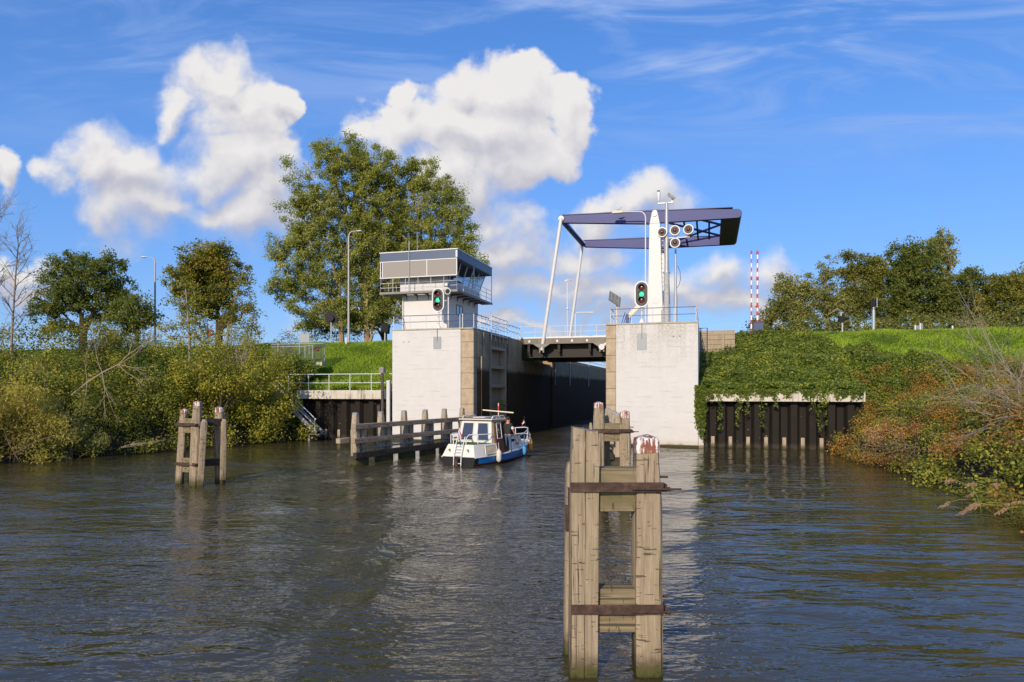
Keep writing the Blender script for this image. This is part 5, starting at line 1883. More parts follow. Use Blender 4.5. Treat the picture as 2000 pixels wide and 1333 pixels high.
b.tube([(0.07, 0.0, 1.53), (-0.07, 0.0, 1.53), (-0.06, 0.12, 1.51), (0.06, 0.12, 1.51), (0.08, 0.0, 1.53)], 0.03, 8)
part('neckerchief', b, REDP, man)
b = MB()
for sg in (-1, 1):
    b.ball((sg * 0.095, 0.06, 1.63), (0.018, 0.03, 0.04), 8, 6)
b.ball((0, 0.185, 1.62), (0.016, 0.022, 0.025), 8, 6)
part('ears_and_nose', b, SKIN, man)
def hand(cx, cy, cz, sg, pitch):
    hm = MB()
    rt = Euler((pitch, 0, 0)).to_matrix()
    c = Vector((cx, cy, cz))
    hm.obox(c + rt @ Vector((0, 0.045, 0)), (0.075, 0.09, 0.03), rt)
    for i, L in enumerate((0.065, 0.075, 0.07, 0.055)):
        x = -0.028 + 0.019 * i
        hm.tube([c + rt @ Vector((x, 0.085, 0)), c + rt @ Vector((x, 0.085 + L * 0.6, -0.008)), c + rt @ Vector((x, 0.085 + L, -0.03))], [0.010, 0.009, 0.007], 6)
    hm.tube([c + rt @ Vector((-sg * 0.035, 0.03, 0)), c + rt @ Vector((-sg * 0.07, 0.07, -0.01)), c + rt @ Vector((-sg * 0.075, 0.1, -0.02))], [0.012, 0.011, 0.008], 6)
    part('hand', hm, SKIN, man, 0.006)
hand(0.33, 0.27, 0.85, 1, R(-25))
hand(-0.15, 0.40, 1.12, -1, R(0))

# ------------------------------------------------------------------ vegetation helpers
LEAN = np.array([-0.30, -0.75, 0.40])   # leaf normals tilted sunward, added so the foliage renders brighter
def leaf_mesh(name, Cn, size, aspect=0.6, up=0.35, out=None, seed=0, tri=False, hang=0.0):
    """one small rhombus per leaf"""
    g = np.random.default_rng(seed)
    n = len(Cn)
    nr = g.normal(0, 1, (n, 3))
    nr[:, 2] += up * 2
    nr += LEAN
    if out is not None:
        nr += out * 1.1
    nr /= np.linalg.norm(nr, axis=1, keepdims=True) + 1e-9
    t = g.normal(0, 1, (n, 3))
    t[:, 2] -= hang
    t -= nr * np.sum(t * nr, 1, keepdims=True)
    t /= np.linalg.norm(t, axis=1, keepdims=True) + 1e-9
    b = np.cross(nr, t)
    s = size * g.uniform(0.6, 1.35, (n, 1))
    co = np.stack([Cn + t * s * 0.5, Cn + b * s * aspect * 0.5 + nr * s * 0.06, Cn - t * s * 0.5, Cn - b * s * aspect * 0.5 + nr * s * 0.06], 1).reshape(-1, 3)
    me = bpy.data.meshes.new(name)
    fill(me, co, np.arange(4 * n).reshape(n, 4))
    return me
def clumps(cen, rad, per, seed=0, shell=0.45, flat=0.8):
    g = np.random.default_rng(seed)
    cen = np.asarray(cen, float)
    rad = np.asarray(rad, float)
    i = np.repeat(np.arange(len(cen)), per)
    d = g.normal(0, 1, (len(i), 3))
    d /= np.linalg.norm(d, axis=1, keepdims=True)
    r = g.random(len(i)) ** shell
    r *= g.uniform(0.55, 1.2, len(i))
    dz = d * np.array([1, 1, flat])
    return cen[i] + dz * (r * rad[i])[:, None], d
def lobes_at(L, Y):
    """crown lobes from (px, py, rx px, ry px[, depth offset, weight])"""
    out = []
    for q in L:
        px, py, rx, ry = q[:4]
        dy = q[4] if len(q) > 4 else 0
        c = at(px, py, Y + dy)
        k = (Y + dy) / F
        out.append((c.x, c.y, c.z, rx * k, max(rx, 0.6 * ry) * k * 0.8, ry * k, q[5] if len(q) > 5 else 1.0))
    return out
def grow(trunks, attr, bark_r, seed=0, sag=0.15):
    """limbs: every attractor joins the nearest limb already grown; returns a MB of tapered tubes"""
    g = np.random.default_rng(seed)
    nodes, par, cnt = [], [], []
    for tr in trunks:
        base = len(nodes)
        link_to = -1
        if tr and isinstance(tr[0], int):
            link_to = tr[0]
            tr = tr[1:]
        for i, p in enumerate(tr):
            nodes.append(np.array(p, float))
            par.append(link_to if i == 0 else len(nodes) - 2)
    ntr = len(nodes)
    root = nodes[0]
    attr = np.asarray(attr)
    order = np.argsort(np.linalg.norm((attr - root) * np.array([1, 1, 0.55]), axis=1))
    chains = []
    for k in order:
        a = attr[k]
        N = np.array(nodes)
        dv = a - N
        dist = np.linalg.norm(dv, axis=1)
        pen = np.maximum(0, 0.30 * dist - dv[:, 2]) * 1.6
        pen[0] += 2
        j = int(np.argmin(dist + pen))
        p = N[j]
        L = dist[j]
        m1 = p + (a - p) * 0.38 + np.array([0, 0, 0.10 * L]) + g.normal(0, 0.05, 3) * L
        m2 = p + (a - p) * 0.72 + np.array([0, 0, 0.07 * L]) + g.normal(0, 0.05, 3) * L
        i0 = len(nodes)
        nodes += [m1, m2, a]
        par += [j, i0, i0 + 1]
        chains.append([j, i0, i0 + 1, i0 + 2])
    w = np.zeros(len(nodes))
    for c in chains:
        w[c[3]] += 1
    for i in range(len(nodes) - 1, -1, -1):
        if par[i] >= 0:
            w[par[i]] += w[i]
    tot = max(w[0], 1)
    rad = np.maximum(bark_r * (w / tot) ** 0.46, 0.012)
    b = MB()
    s0 = 0
    for tr in trunks:
        m = len(tr) - (1 if isinstance(tr[0], int) else 0)
        ids = list(range(s0, s0 + m))
        if isinstance(tr[0], int):
            ids = [tr[0]] + ids
        b.tube([nodes[i] for i in ids], [float(max(rad[i], 0.05)) * (1.25 if i == 0 else 1) for i in ids], 8)
        s0 += m
    for c in chains:
        b.tube([nodes[i] for i in c], [float(min(rad[c[0]] * 0.8, rad[c[1]] * 1.25)), float(rad[c[1]]), float(rad[c[2]]), 0.010], 5, cap=False)
    return b
def sample_lobes(lobes, n, seed=0, shell=0.55):
    g = np.random.default_rng(seed)
    Lb = np.array([l[:6] for l in lobes])
    wt = np.array([l[3] * l[4] * l[5] * l[6] for l in lobes]) ** 0.8
    i = g.choice(len(lobes), n, p=wt / wt.sum())
    d = g.normal(0, 1, (n, 3))
    d /= np.linalg.norm(d, axis=1, keepdims=True)
    r = (g.random(n) ** shell)[:, None]
    return Lb[i, :3] + d * r * Lb[i, 3:6]
def tree(name, label, lobes, trunks, natt, per, crad, lsize, lmat, bark, br, seed, group=None, cat='tree', loc=None, aspect=0.6, up=0.2, flat=0.8, hang=0.0):
    att = sample_lobes(lobes, natt, seed)
    o = thing(name, label, cat, trunks[0][0], 0, group)
    OFF[o.name] = tuple(trunks[0][0])
    g = np.random.default_rng(seed + 1)
    cen, out = clumps(att, crad * g.uniform(0.55, 1.35, natt), per, seed + 2, flat=flat)
    me = leaf_mesh('crown', cen - np.array(trunks[0][0]), lsize, aspect, up, None, seed + 3, hang=hang)
    c = link('crown', me, lmat, smooth=False)
    c.parent = o
    OFF[c.name] = OFF[o.name]
    part('trunk', grow(trunks, att, br, seed + 4), bark, o)
    return o
def twigs(b, p, d, L, r, depth, rr, spread=0.55, droop=0.0, kids=4):
    d = Vector(d).normalized()
    P = [Vector(p)]
    n = 5
    for i in range(n):
        d = (d + Vector((rr.gauss(0, 0.11), rr.gauss(0, 0.11), rr.gauss(0, 0.09) - droop))).normalized()
        P.append(P[-1] + d * L / n)
    b.tube(P, [r * (1 - 0.75 * i / n) for i in range(n + 1)], 5, cap=False)
    if depth > 0:
        for k in range(kids):
            i = rr.randint(1, n)
            q = P[i]
            dd = (P[i] - P[i - 1]).normalized()
            dd = dd + Vector((rr.gauss(0, spread), rr.gauss(0, spread), rr.gauss(0.05, spread)))
            twigs(b, q, dd, L * rr.uniform(0.4, 0.7), r * 0.5, depth - 1, rr, spread, droop, kids)

# ------------------------------------------------------------------ the tall poplars behind the control cabin
YP = 78.0
def gp(px, Y, dz=0.0):
    x = (px - 1000) / F * Y
    return (x, Y, zgw(x, Y) + dz)
def up_(px, py, Y):
    return tuple(at(px, py, Y))
tree('poplar_tree', 'left poplar of the tall clump, its pale trunk forking low over the grass slope',
     lobes_at([(598, 400, 52, 70), (570, 335, 28, 26, 0, .5), (650, 330, 48, 58), (575, 480, 50, 42), (565, 555, 48, 42), (620, 520, 62, 80), (640, 430, 60, 80), (600, 610, 48, 38), (660, 590, 40, 60), (545, 500, 28, 26), (640, 290, 30, 25, 0, .7)], YP),
     [[gp(668, YP, -0.3), up_(665, 610, YP), up_(662, 565, YP), up_(650, 520, YP), up_(636, 470, YP), up_(622, 400, YP), up_(612, 350, YP)],
      [2, up_(672, 520, YP), up_(680, 470, YP), up_(676, 400, YP), up_(662, 320, YP)], [1, up_(640, 575, YP), up_(610, 545, YP), up_(580, 525, YP)]],
     460, 165, 0.90, 0.20, LEAF_POP, BARK_P, 0.30, 101, 'tall poplars behind the cabin')
tree('poplar_tree', 'middle and tallest poplar of the clump, straight pale trunk behind the lamp post',
     lobes_at([(700, 320, 62, 55), (690, 278, 22, 26, 0, .8), (735, 345, 52, 60), (705, 420, 70, 80), (745, 430, 50, 90), (690, 520, 55, 80), (738, 540, 45, 90), (700, 610, 50, 40), (745, 620, 40, 30)], YP + 1.5),
     [[gp(717, YP + 1.5, -0.3), up_(716, 600, YP + 1.5), up_(713, 540, YP + 1.5), up_(714, 470, YP + 1.5), up_(710, 380, YP + 1.5), up_(702, 300, YP + 1.5)],
      [2, up_(724, 500, YP + 1.5), up_(735, 430, YP + 1.5), up_(742, 360, YP + 1.5)], [2, up_(702, 500, YP + 1.5), up_(692, 420, YP + 1.5), up_(690, 340, YP + 1.5)]],
     520, 165, 0.90, 0.20, LEAF_POP, BARK_P, 0.32, 111, 'tall poplars behind the cabin')
tree('poplar_tree', 'right poplar of the tall clump, crown rising straight above the cabin roof',
     lobes_at([(776, 385, 30, 55), (812, 360, 34, 55), (805, 325, 22, 22, 0, .8), (832, 345, 38, 40), (866, 390, 42, 50), (898, 440, 36, 60), (830, 450, 60, 70), (870, 500, 50, 50), (915, 490, 28, 50), (935, 520, 20, 40), (800, 520, 50, 60), (780, 440, 36, 60), (770, 590, 40, 40), (925, 590, 22, 30, 0, .6)], YP + 2.5),
     [[gp(822, YP + 2.5, -0.3), up_(822, 600, YP + 2.5), up_(824, 520, YP + 2.5), up_(822, 440, YP + 2.5), up_(814, 360, YP + 2.5)],
      [2, up_(845, 480, YP + 2.5), up_(862, 430, YP + 2.5)], [1, up_(860, 545, YP + 2.5), up_(895, 500, YP + 2.5)]],
     520, 165, 0.90, 0.20, LEAF_POP, BARK_P, 0.30, 121, 'tall poplars behind the cabin')
tree('poplar_tree', 'shorter dark poplar filling the shade between the middle trunk and the cabin',
     lobes_at([(760, 560, 45, 70), (730, 600, 45, 50), (690, 620, 40, 35), (780, 500, 40, 60), (640, 625, 40, 30), (745, 490, 40, 60), (610, 640, 40, 20)], YP + 5),
     [[gp(752, YP + 5, -0.3), up_(752, 600, YP + 5), up_(756, 520, YP + 5), up_(760, 470, YP + 5)]],
     270, 150, 0.95, 0.22, LEAF_POP, BARK_D, 0.28, 131, 'tall poplars behind the cabin')

# ------------------------------------------------------------------ trees on the left
Y1 = 66.0
tree('broadleaf_tree', 'round dark green tree with several stems at the far left bank',
     lobes_at([(160, 540, 80, 48), (110, 570, 48, 42), (215, 560, 52, 48), (130, 520, 48, 30), (190, 515, 50, 28), (90, 610, 40, 38), (165, 590, 72, 42), (240, 590, 34, 36), (215, 610, 40, 28), (120, 640, 45, 22)], Y1),
     [[gp(165, Y1, -0.3), up_(162, 655, Y1), up_(160, 620, Y1), up_(150, 580, Y1), up_(145, 530, Y1)], [1, up_(182, 610, Y1), up_(200, 560, Y1)], [1, up_(135, 625, Y1), up_(105, 590, Y1)]],
     360, 85, 0.75, 0.22, LEAF_DARK, BARK_D, 0.34, 141, 'trees on the left dyke')
tree('broadleaf_tree', 'upright dark tree with yellowing leaves at its foot, right of the left street lamp',
     lobes_at([(405, 520, 62, 45), (420, 490, 38, 26), (375, 545, 52, 40), (440, 540, 40, 44), (390, 585, 58, 36), (350, 560, 28, 30), (430, 590, 38, 40), (465, 530, 22, 30, 0, .5)], Y1 - 1),
     [[gp(428, Y1 - 1, -0.3), up_(428, 650, Y1 - 1), up_(425, 610, Y1 - 1), up_(412, 560, Y1 - 1), up_(405, 500, Y1 - 1)], [1, up_(440, 610, Y1 - 1), up_(455, 560, Y1 - 1)]],
     310, 90, 0.75, 0.22, LEAF_OAK, BARK_D, 0.34, 151, 'trees on the left dyke')
tree('young_tree', 'thin half bare young tree leaning right beside the upright dark tree',
     lobes_at([(470, 570, 22, 34), (485, 545, 18, 16), (492, 600, 18, 26), (460, 620, 30, 26), (500, 640, 22, 16)], Y1 - 3),
     [[gp(440, Y1 - 3, -0.3), up_(446, 640, Y1 - 3), up_(455, 600, Y1 - 3), up_(470, 550, Y1 - 3), up_(478, 520, Y1 - 3)], [1, up_(470, 620, Y1 - 3), up_(490, 585, Y1 - 3)]],
     70, 40, 0.75, 0.20, LEAF_OAK, BARK_G, 0.12, 161, 'trees on the left dyke')
tree('young_tree', 'small dark bushy tree in front of the left street lamp',
     lobes_at([(265, 600, 34, 26), (250, 630, 38, 22), (285, 620, 28, 26), (232, 610, 24, 24)], Y1 - 8),
     [[gp(268, Y1 - 8, -0.3), up_(268, 650, Y1 - 8), up_(266, 620, Y1 - 8), up_(264, 600, Y1 - 8)]],
     80, 80, 0.75, 0.20, LEAF_DARK, BARK_D, 0.16, 171, 'trees on the left dyke')
tree('young_tree', 'thin yellow leaved sapling in front of the upright dark tree',
     lobes_at([(365, 600, 26, 60), (350, 640, 40, 30), (385, 630, 30, 36), (320, 640, 24, 20), (360, 565, 16, 24), (400, 655, 40, 20)], Y1 - 10),
     [[gp(372, Y1 - 10, -0.3), up_(370, 650, Y1 - 10), up_(366, 600, Y1 - 10), up_(362, 555, Y1 - 10)]],
     80, 34, 0.65, 0.17, LEAF_LIME, BARK_G, 0.10, 181, 'trees on the left dyke')

# bare trees at the far left edge
def bare(label, Y, trunk, r, seed, n=26, L=1.9, bark=BARK_G):
    rr = random.Random(seed)
    o = thing('bare_tree', label, 'tree', trunk[0], 0, 'leafless trees at the left edge')
    OFF[o.name] = tuple(trunk[0])
    b = MB()
    P = [Vector(p) for p in trunk]
    b.tube(P, [r * (1 - 0.8 * i / (len(P) - 1)) for i in range(len(P))], 8)
    part('trunk', b, bark, o)
    b = MB()
    for i in range(n):
        f = 0.25 + 0.75 * (i + 0.5) / n
        k = f * (len(P) - 1)
        j = min(int(k), len(P) - 2)
        q = P[j].lerp(P[j + 1], k - j)
        a = rr.uniform(0, 6.28)
        twigs(b, q, (math.cos(a) * 0.7, math.sin(a) * 0.7, 0.8), L * rr.uniform(0.5, 1.1) * (1.25 - 0.6 * f), r * 0.42 * (1.2 - f * 0.7), 2, rr, 0.45, -0.02, 4)
    part('branches', b, bark, o)
    return o
YB = 41.0
bare('leafless grey tree with one clear stem in front of the round dark tree', YB, [gp(26, YB, -0.2), up_(22, 690, YB), up_(24, 640, YB), up_(28, 580, YB), up_(32, 520, YB), up_(36, 480, YB), up_(34, 445, YB)], 0.085, 5, 26, 2.0)
bare('leafless tree half outside the left edge, its branches reaching in from the left', YB - 2, [gp(-34, YB - 2, -0.2), up_(-30, 640, YB - 2), up_(-26, 540, YB - 2), up_(-20, 450, YB - 2), up_(-16, 420, YB - 2)], 0.10, 6, 26, 2.2)

# ------------------------------------------------------------------ thickets on the left bank
def thicket(name, label, cat, cl, per, lsize, mat, seed, kind='stuff', group=None, aspect=0.65, stems=0, stem_mat=None, flat=0.85, hang=0.0, shell=0.3):
    cl = np.array(cl)
    cen, out = clumps(cl[:, :3], cl[:, 3], per, seed, shell=shell, flat=flat)
    base = np.array([cl[:, 0].mean(), cl[:, 1].mean(), 0])
    v, u = toL(cen[:, 0], cen[:, 1])
    keep = cen[:, 2] > np.maximum(height(v, u), 0.05)
    cen, out = cen[keep], out[keep]
    if kind == 'stuff':
        me = leaf_mesh(name, cen - base, lsize, aspect, 0.35, out * 0.8, seed + 1, hang=hang)
        o = link(name, me, mat, smooth=False)
        o.location = base
        o['kind'] = 'stuff'
        return o
    base[2] = zgw(base[0], base[1])
    o = thing(name, label, cat, base, 0, group)
    OFF[o.name] = tuple(base)
    me = leaf_mesh('foliage', cen - base, lsize, aspect, 0.35, out * 0.8, seed + 1, hang=hang)
    c = link('foliage', me, mat, smooth=False)
    c.parent = o
    if stems:
        rr = random.Random(seed)
        b = MB()
        for i in range(stems):
            k = rr.randrange(len(cl))
            tip = Vector(cl[k, :3]) + Vector((rr.gauss(0, 1), rr.gauss(0, 1), rr.uniform(0.2, 1.2))) * float(cl[k, 3]) * 0.6
            bt = Vector((base[0] + rr.gauss(0, 0.5), base[1] + rr.gauss(0, 0.5), 0))
            bt.z = zgw(bt.x, bt.y) - 0.1
            m_ = bt.lerp(tip, 0.5) + Vector((rr.gauss(0, 0.15), rr.gauss(0, 0.15), 0.25))
            b.tube([bt, m_, tip], [0.035, 0.022, 0.006], 5, cap=False)
        part('stems', b, stem_mat or BARK_B, o)
    return o
g0 = np.random.default_rng(77)
cl, cl2 = [], []
for u in np.arange(-34, 8.5, 1.15):
    wid = 11.0 if u < 0.4 else 1.0
    for d in np.arange(-0.5, 13, 1.15):
        uu = u + g0.normal(0, 0.3)
        vv = float(shore_l(min(uu, 0.2))) - d + g0.normal(0, 0.3)
        if uu > -1.2 and vv > -15.0:
            continue
        if uu > 4.5 and vv > -17.5:
            continue
        zb = max(zg(vv, uu), 0.1)
        hh = np.interp(d, [-0.6, 0.6, 3, 7, 12], [0.55, 1.2, 2.3, 2.9, 2.7]) * np.interp(uu, [-34, -4, 1, 8], [1.3, 1.2, 0.8, 0.4]) * g0.uniform(0.75, 1.15) * (1.4 if d > 5 and g0.random() < 0.35 else 1.0)
        x, y, _ = W(vv, uu)
        for k in range(2 if hh > 1.6 else 1):
            z = zb + hh * (1.0 if k == 0 else 0.45)
            (cl if g0.random() < 0.80 else cl2).append((x + g0.normal(0, 0.25), y + g0.normal(0, 0.25), z - 0.35, g0.uniform(0.75, 1.15)))
thicket('bramble_thicket', None, None, cl, 250, 0.15, LEAF_BRAM, 201)
thicket('bramble_thicket', None, None, cl2, 240, 0.14, LEAF_LIME, 211)
def lump(px, py, Y, r, n, sx, sy, sd=1.0, seed=0):
    g = np.random.default_rng(seed)
    c = at(px, py, Y)
    return [(c.x + g.normal(0, sx), c.y + g.normal(0, sd), c.z + g.normal(0, sy), r * g.uniform(0.7, 1.2)) for _ in range(n)]
thicket('willow_bush', 'silvery yellow willow bush at the far left bank', 'bush', lump(45, 800, 35.5, 0.8, 46, 1.15, 1.05, 0.9, 1), 260, 0.17, LEAF_WILL, 221, 'thing', 'bushes on the left bank', aspect=0.22, stems=20, hang=0.6)
thicket('willow_bush', 'grey green willow bush right of the silvery one, long narrow leaves', 'bush', lump(118, 850, 36.5, 0.7, 30, 0.9, 0.9, 0.8, 2), 250, 0.16, LEAF_GREY, 231, 'thing', 'bushes on the left bank', aspect=0.22, stems=14, hang=0.6)
thicket('autumn_bush', 'brownish yellow bush high on the left bank below the round dark tree', 'bush', lump(190, 665, 47, 0.85, 26, 1.5, 0.55, 1.2, 3), 170, 0.15, LEAF_OAK, 241, 'thing', 'bushes on the left bank', stems=20)
thicket('yellow_bush', 'large yellow green bush hanging over the water left of the steps', 'bush', lump(505, 790, 49, 0.9, 62, 1.75, 1.55, 1.0, 4), 230, 0.15, LEAF_LIME, 251, 'thing', 'bushes on the left bank', stems=30)
thicket('yellow_bush', 'yellow flecked bush behind the left dolphin', 'bush', lump(420, 740, 46, 0.9, 46, 1.6, 1.0, 1.0, 5), 230, 0.15, LEAF_LIME, 261, 'thing', 'bushes on the left bank', stems=24)
thicket('dark_bramble', 'dark bramble mound on the grass slope below the chain link gate', 'bush', lump(572, 712, 54, 0.75, 26, 1.25, 0.35, 1.0, 6), 220, 0.15, LEAF_IVY, 271, 'thing', 'bushes on the left bank', stems=10)
thicket('young_willow', 'thin open grey leaved bush on the left bank near the chain link fence', 'bush', lump(480, 655, 53, 0.8, 16, 1.2, 0.5, 0.6, 7), 60, 0.15, LEAF_GREY, 281, 'thing', 'bushes on the left bank', stems=40, stem_mat=BARK_G)
# the broken branch lying over the thicket
o = thing('dead_branch', 'bleached broken branch lying slantwise over the left bank thicket', 'branch', at(140, 772, 37.5))
OFF[o.name] = tuple(at(140, 772, 37.5))
b = MB()
rr = random.Random(3)
lim = [at(140, 772, 37.5), at(170, 748, 37.4), at(200, 728, 37.3), at(232, 712, 37.2), at(252, 692, 37.2), at(262, 655, 37.2)]
b.tube(lim, [0.060, 0.052, 0.044, 0.034, 0.024, 0.012], 8)
for i, dd in ((3, (1, 0, -0.15)), (3, (0.9, -0.3, 0.3)), (2, (0.3, -0.4, -0.9)), (2, (0.1, -0.3, -1)), (4, (0.8, 0, 0.5)), (1, (0.0, -0.4, 1)), (2, (-0.3, -.2, 0.9)), (3, (0.6, -0.2, -0.6)), (1, (0.5, -0.4, -0.9))):
    twigs(b, lim[i], dd, 1.9, 0.026, 2, rr, 0.4, 0.015, 3)
part('limb', b, simple('bleached_wood', (0.28, 0.215, 0.14), 0.8, 0, 0.2, 4), o)
b = MB()
rr = random.Random(9)
c0 = at(243, 876, 38.2)
for i in range(3):
    twigs(b, c0 + Vector((rr.gauss(0, .2), 0, 0.05)), (1, -0.3, 0.25), 1.6, 0.03, 1, rr, 0.25, 0.05, 2)
o = link('driftwood', b.mesh('driftwood', tuple(c0)), BARK_G)
o.location = c0
tag(o, 'pale driftwood twigs lying at the waterline of the left bank', 'branch')

# ------------------------------------------------------------------ ivy slope, brambles and rust coloured scrub on the right
g1 = np.random.default_rng(88)
def scatter(n, v0, v1, u0, u1, keepf, lift, seed):
    g = np.random.default_rng(seed)
    v = g.uniform(v0, v1, n)
    u = g.uniform(u0, u1, n)
    m = keepf(v, u)
    v, u = v[m], u[m]
    bump = 0.25 * np.sin(v * 1.9 + 1.3 * np.sin(u * 1.1)) + 0.25 * np.sin(u * 2.3 + np.sin(v * 1.4))
    z = height(v, u) + lift * (0.35 + 0.65 * g.random(len(v))) * (1.0 + bump * 1.2)
    return np.stack([LX + CA * v + SA * u, LY - SA * v + CA * u, z], -1), v, u
def ivy_keep(v, u):
    lim = np.interp(v, [16, 22, 23.5, 25.5, 28, 33, 38], [12.8, 12.6, 12.2, 9.5, 8.0, 5.2, 4.0]) + 0.6 * np.sin(v * 2.1) + 0.4 * np.sin(v * 5.3)
    ok = (u < lim) & ((u > 1.1) | (v > 25.9)) & ~((v < 17.6) & (u > 8.3))
    hole = np.interp(v, [16, 17.5, 18.5], [1.0, 0.75, 0.0])
    return ok & (np.random.default_rng(3).random(len(v)) > hole * (u > 7))
Pv, v, u = scatter(130000, 16.1, 42, -3.5, 13.5, ivy_keep, 0.38, 301)
o = link('ivy_cover', leaf_mesh('ivy_cover', Pv - np.array([12, 45, 4]), 0.15, 0.8, 0.5, None, 302), LEAF_IVY, smooth=False)
o.location = (12, 45, 4)
o['kind'] = 'stuff'
# ivy hanging over the beam, onto the sheet piles and the corner
g = np.random.default_rng(311)
pts = []
for i in range(120):
    v0 = g.uniform(16.3, 25.5)
    L = abs(g.normal(0, 0.28)) + 0.08
    if g.random() < 0.10:
        L = g.uniform(0.8, 2.6)
    n = int(40 * L) + 8
    s = g.random(n)
    pts.append(np.stack([v0 + g.normal(0, 0.07 + 0.05 * (1 - s)), -0.16 - 0.06 * g.random(n), 3.68 - s * L + g.normal(0, 0.03, n)], -1))
for i in range(26):
    v0 = g.uniform(15.95, 16.5)
    L = g.uniform(1.0, 3.6)
    n = int(36 * L)
    s = g.random(n)
    pts.append(np.stack([v0 + g.normal(0, 0.06, n), -0.06 - 0.08 * g.random(n), 4.0 - s * L], -1))
n = 2600
v_ = g.uniform(16.0, 25.8, n)
pts.append(np.stack([v_, g.uniform(-0.2, 0.5, n), 3.55 + 0.28 * g.random(n) * (1 + np.sin(v_ * 3))], -1))
Q = np.concatenate(pts)
Q = np.stack([LX + CA * Q[:, 0] + SA * Q[:, 1], LY - SA * Q[:, 0] + CA * Q[:, 1], Q[:, 2]], -1)
o = link('hanging_ivy', leaf_mesh('hanging_ivy', Q - np.array([15, 42, 3]), 0.12, 0.8, 0.1, None, 312), LEAF_IVY, smooth=False)
o.location = (15, 42, 3)
o['kind'] = 'stuff'
cl, cl2, cl3 = [], [], []
for u in np.arange(-38, 5, 0.95):
    for d in np.arange(-0.45, 16, 0.95):
        uu = u + g1.normal(0, 0.3)
        vv = float(shore_r(min(uu, 0.2))) + d + g1.normal(0, 0.3)
        if uu > -0.3 and vv < 25.3:
            continue
        zb = max(zg(vv, uu), 0.05)
        hh = np.interp(d, [-0.5, 0.6, 2.5, 6, 12], [0.45, 0.85, 1.25, 1.35, 1.3]) * np.interp(uu, [-38, -12, 0, 5], [1.5, 1.15, 0.8, 0.3]) * g1.uniform(0.7, 1.2)
        x, y, _ = W(vv, uu)
        q = (x + g1.normal(0, 0.2), y + g1.normal(0, 0.2), zb + hh * 0.8 - 0.1, g1.uniform(0.55, 0.9))
        s = math.sin(vv * 0.9 + uu * 0.35) + 0.6 * math.sin(uu * 0.7)
        (cl2 if g1.random() < 0.44 + 0.14 * s else cl if g1.random() < 0.82 else cl3).append(q)
thicket('bramble_scrub', None, None, cl, 300, 0.11, LEAF_BRAM, 321)
thicket('bramble_scrub', None, None, cl2, 320, 0.10, LEAF_RUST, 331)
thicket('bramble_scrub', None, None, cl3, 300, 0.10, LEAF_LIME, 341)
thicket('seedhead_shrub', 'tan feathery shrub gone to seed on the right bank slope', 'bush', lump(1765, 850, 34.5, 0.5, 26, 0.95, 0.26, 0.7, 11), 420, 0.085, LEAF_TAN, 351, 'thing', 'shrubs on the right bank', aspect=0.35, stems=30, stem_mat=BARK_B)
thicket('seedhead_shrub', 'small tan clump lower on the right bank, near the water', 'bush', lump(1878, 868, 28.5, 0.38, 13, 0.5, 0.22, 0.5, 12), 380, 0.08, LEAF_TAN, 361, 'thing', 'shrubs on the right bank', aspect=0.35, stems=18, stem_mat=BARK_B)
def bareshrub(label, base, n, L, seed, lean, mat=BARK_G, spread=0.6):
    rr = random.Random(seed)
    base = Vector(base)
    o = thing('bare_shrub', label, 'bush', base, 0, 'leafless shrubs on the right bank')
    OFF[o.name] = tuple(base)
    b = MB()
    for i in range(n):
        d_ = Vector((lean[0] + rr.gauss(0, spread), lean[1] + rr.gauss(0, spread), lean[2] + rr.gauss(0, 0.3)))
        twigs(b, base + Vector((rr.gauss(0, .4), rr.gauss(0, .4), 0)), d_, L * rr.uniform(0.6, 1.15), 0.030, 3, rr, 0.42, 0.0, 3)
    part('twigs', b, mat, o)
    return o
bareshrub('large leafless grey shrub spreading its twigs over the right bank', (20.4, 26.5, 2.7), 22, 3.6, 41, (-0.65, -0.1, 0.36))
bareshrub('leafless brown shrub at the right edge above the reeds', (18.7, 22.5, 2.0), 12, 1.8, 43, (-0.45, 0.0, 0.32), BARK_B)
bareshrub('low leafless twigs bending to the water at the right bank', (17.9, 30.0, 1.2), 9, 2.0, 44, (-0.8, -0.1, 0.25), BARK_B)
# reeds at the right edge
rr = random.Random(4)
bs_ = Vector((13.95, 18.6, 0.0))
o = thing('reed_clump', 'clump of arching reeds with brown plumes at the right edge of the water', 'reeds', bs_)
OFF[o.name] = tuple(bs_)
bl = MB()
PLUME = simple('reed_plume', (0.33, 0.20, 0.12), 0.9, 0, 0.3, 20)
def blade(b, P, w):
    for i in range(len(P) - 1):
        p, q = P[i], P[i + 1]
        s = Vector((0.4, 0.8, 0.1)).normalized()
        w0, w1 = w * (1 - i / (len(P) - 1)) + 0.002, w * (1 - (i + 1) / (len(P) - 1)) + 0.002
        k = b.pts([p - s * w0, p + s * w0, q + s * w1, q - s * w1])
        b.face(k, k + 1, k + 2, k + 3)
for i in range(420):
    p = bs_ + Vector((rr.gauss(0.6, 0.75), rr.gauss(0, 1.3), rr.uniform(-0.1, 0.3)))
    d_ = Vector((rr.gauss(-0.45, 0.45), rr.gauss(-0.12, 0.4), rr.uniform(0.7, 1.2))).normalized()
    L = rr.uniform(0.7, 1.7)
    P = [p]
    for k in range(5):
        P.append(P[-1] + d_ * L / 5)
        d_ = (d_ + Vector((-0.12, -0.03, -0.22))).normalized()
    blade(bl, P, 0.016)
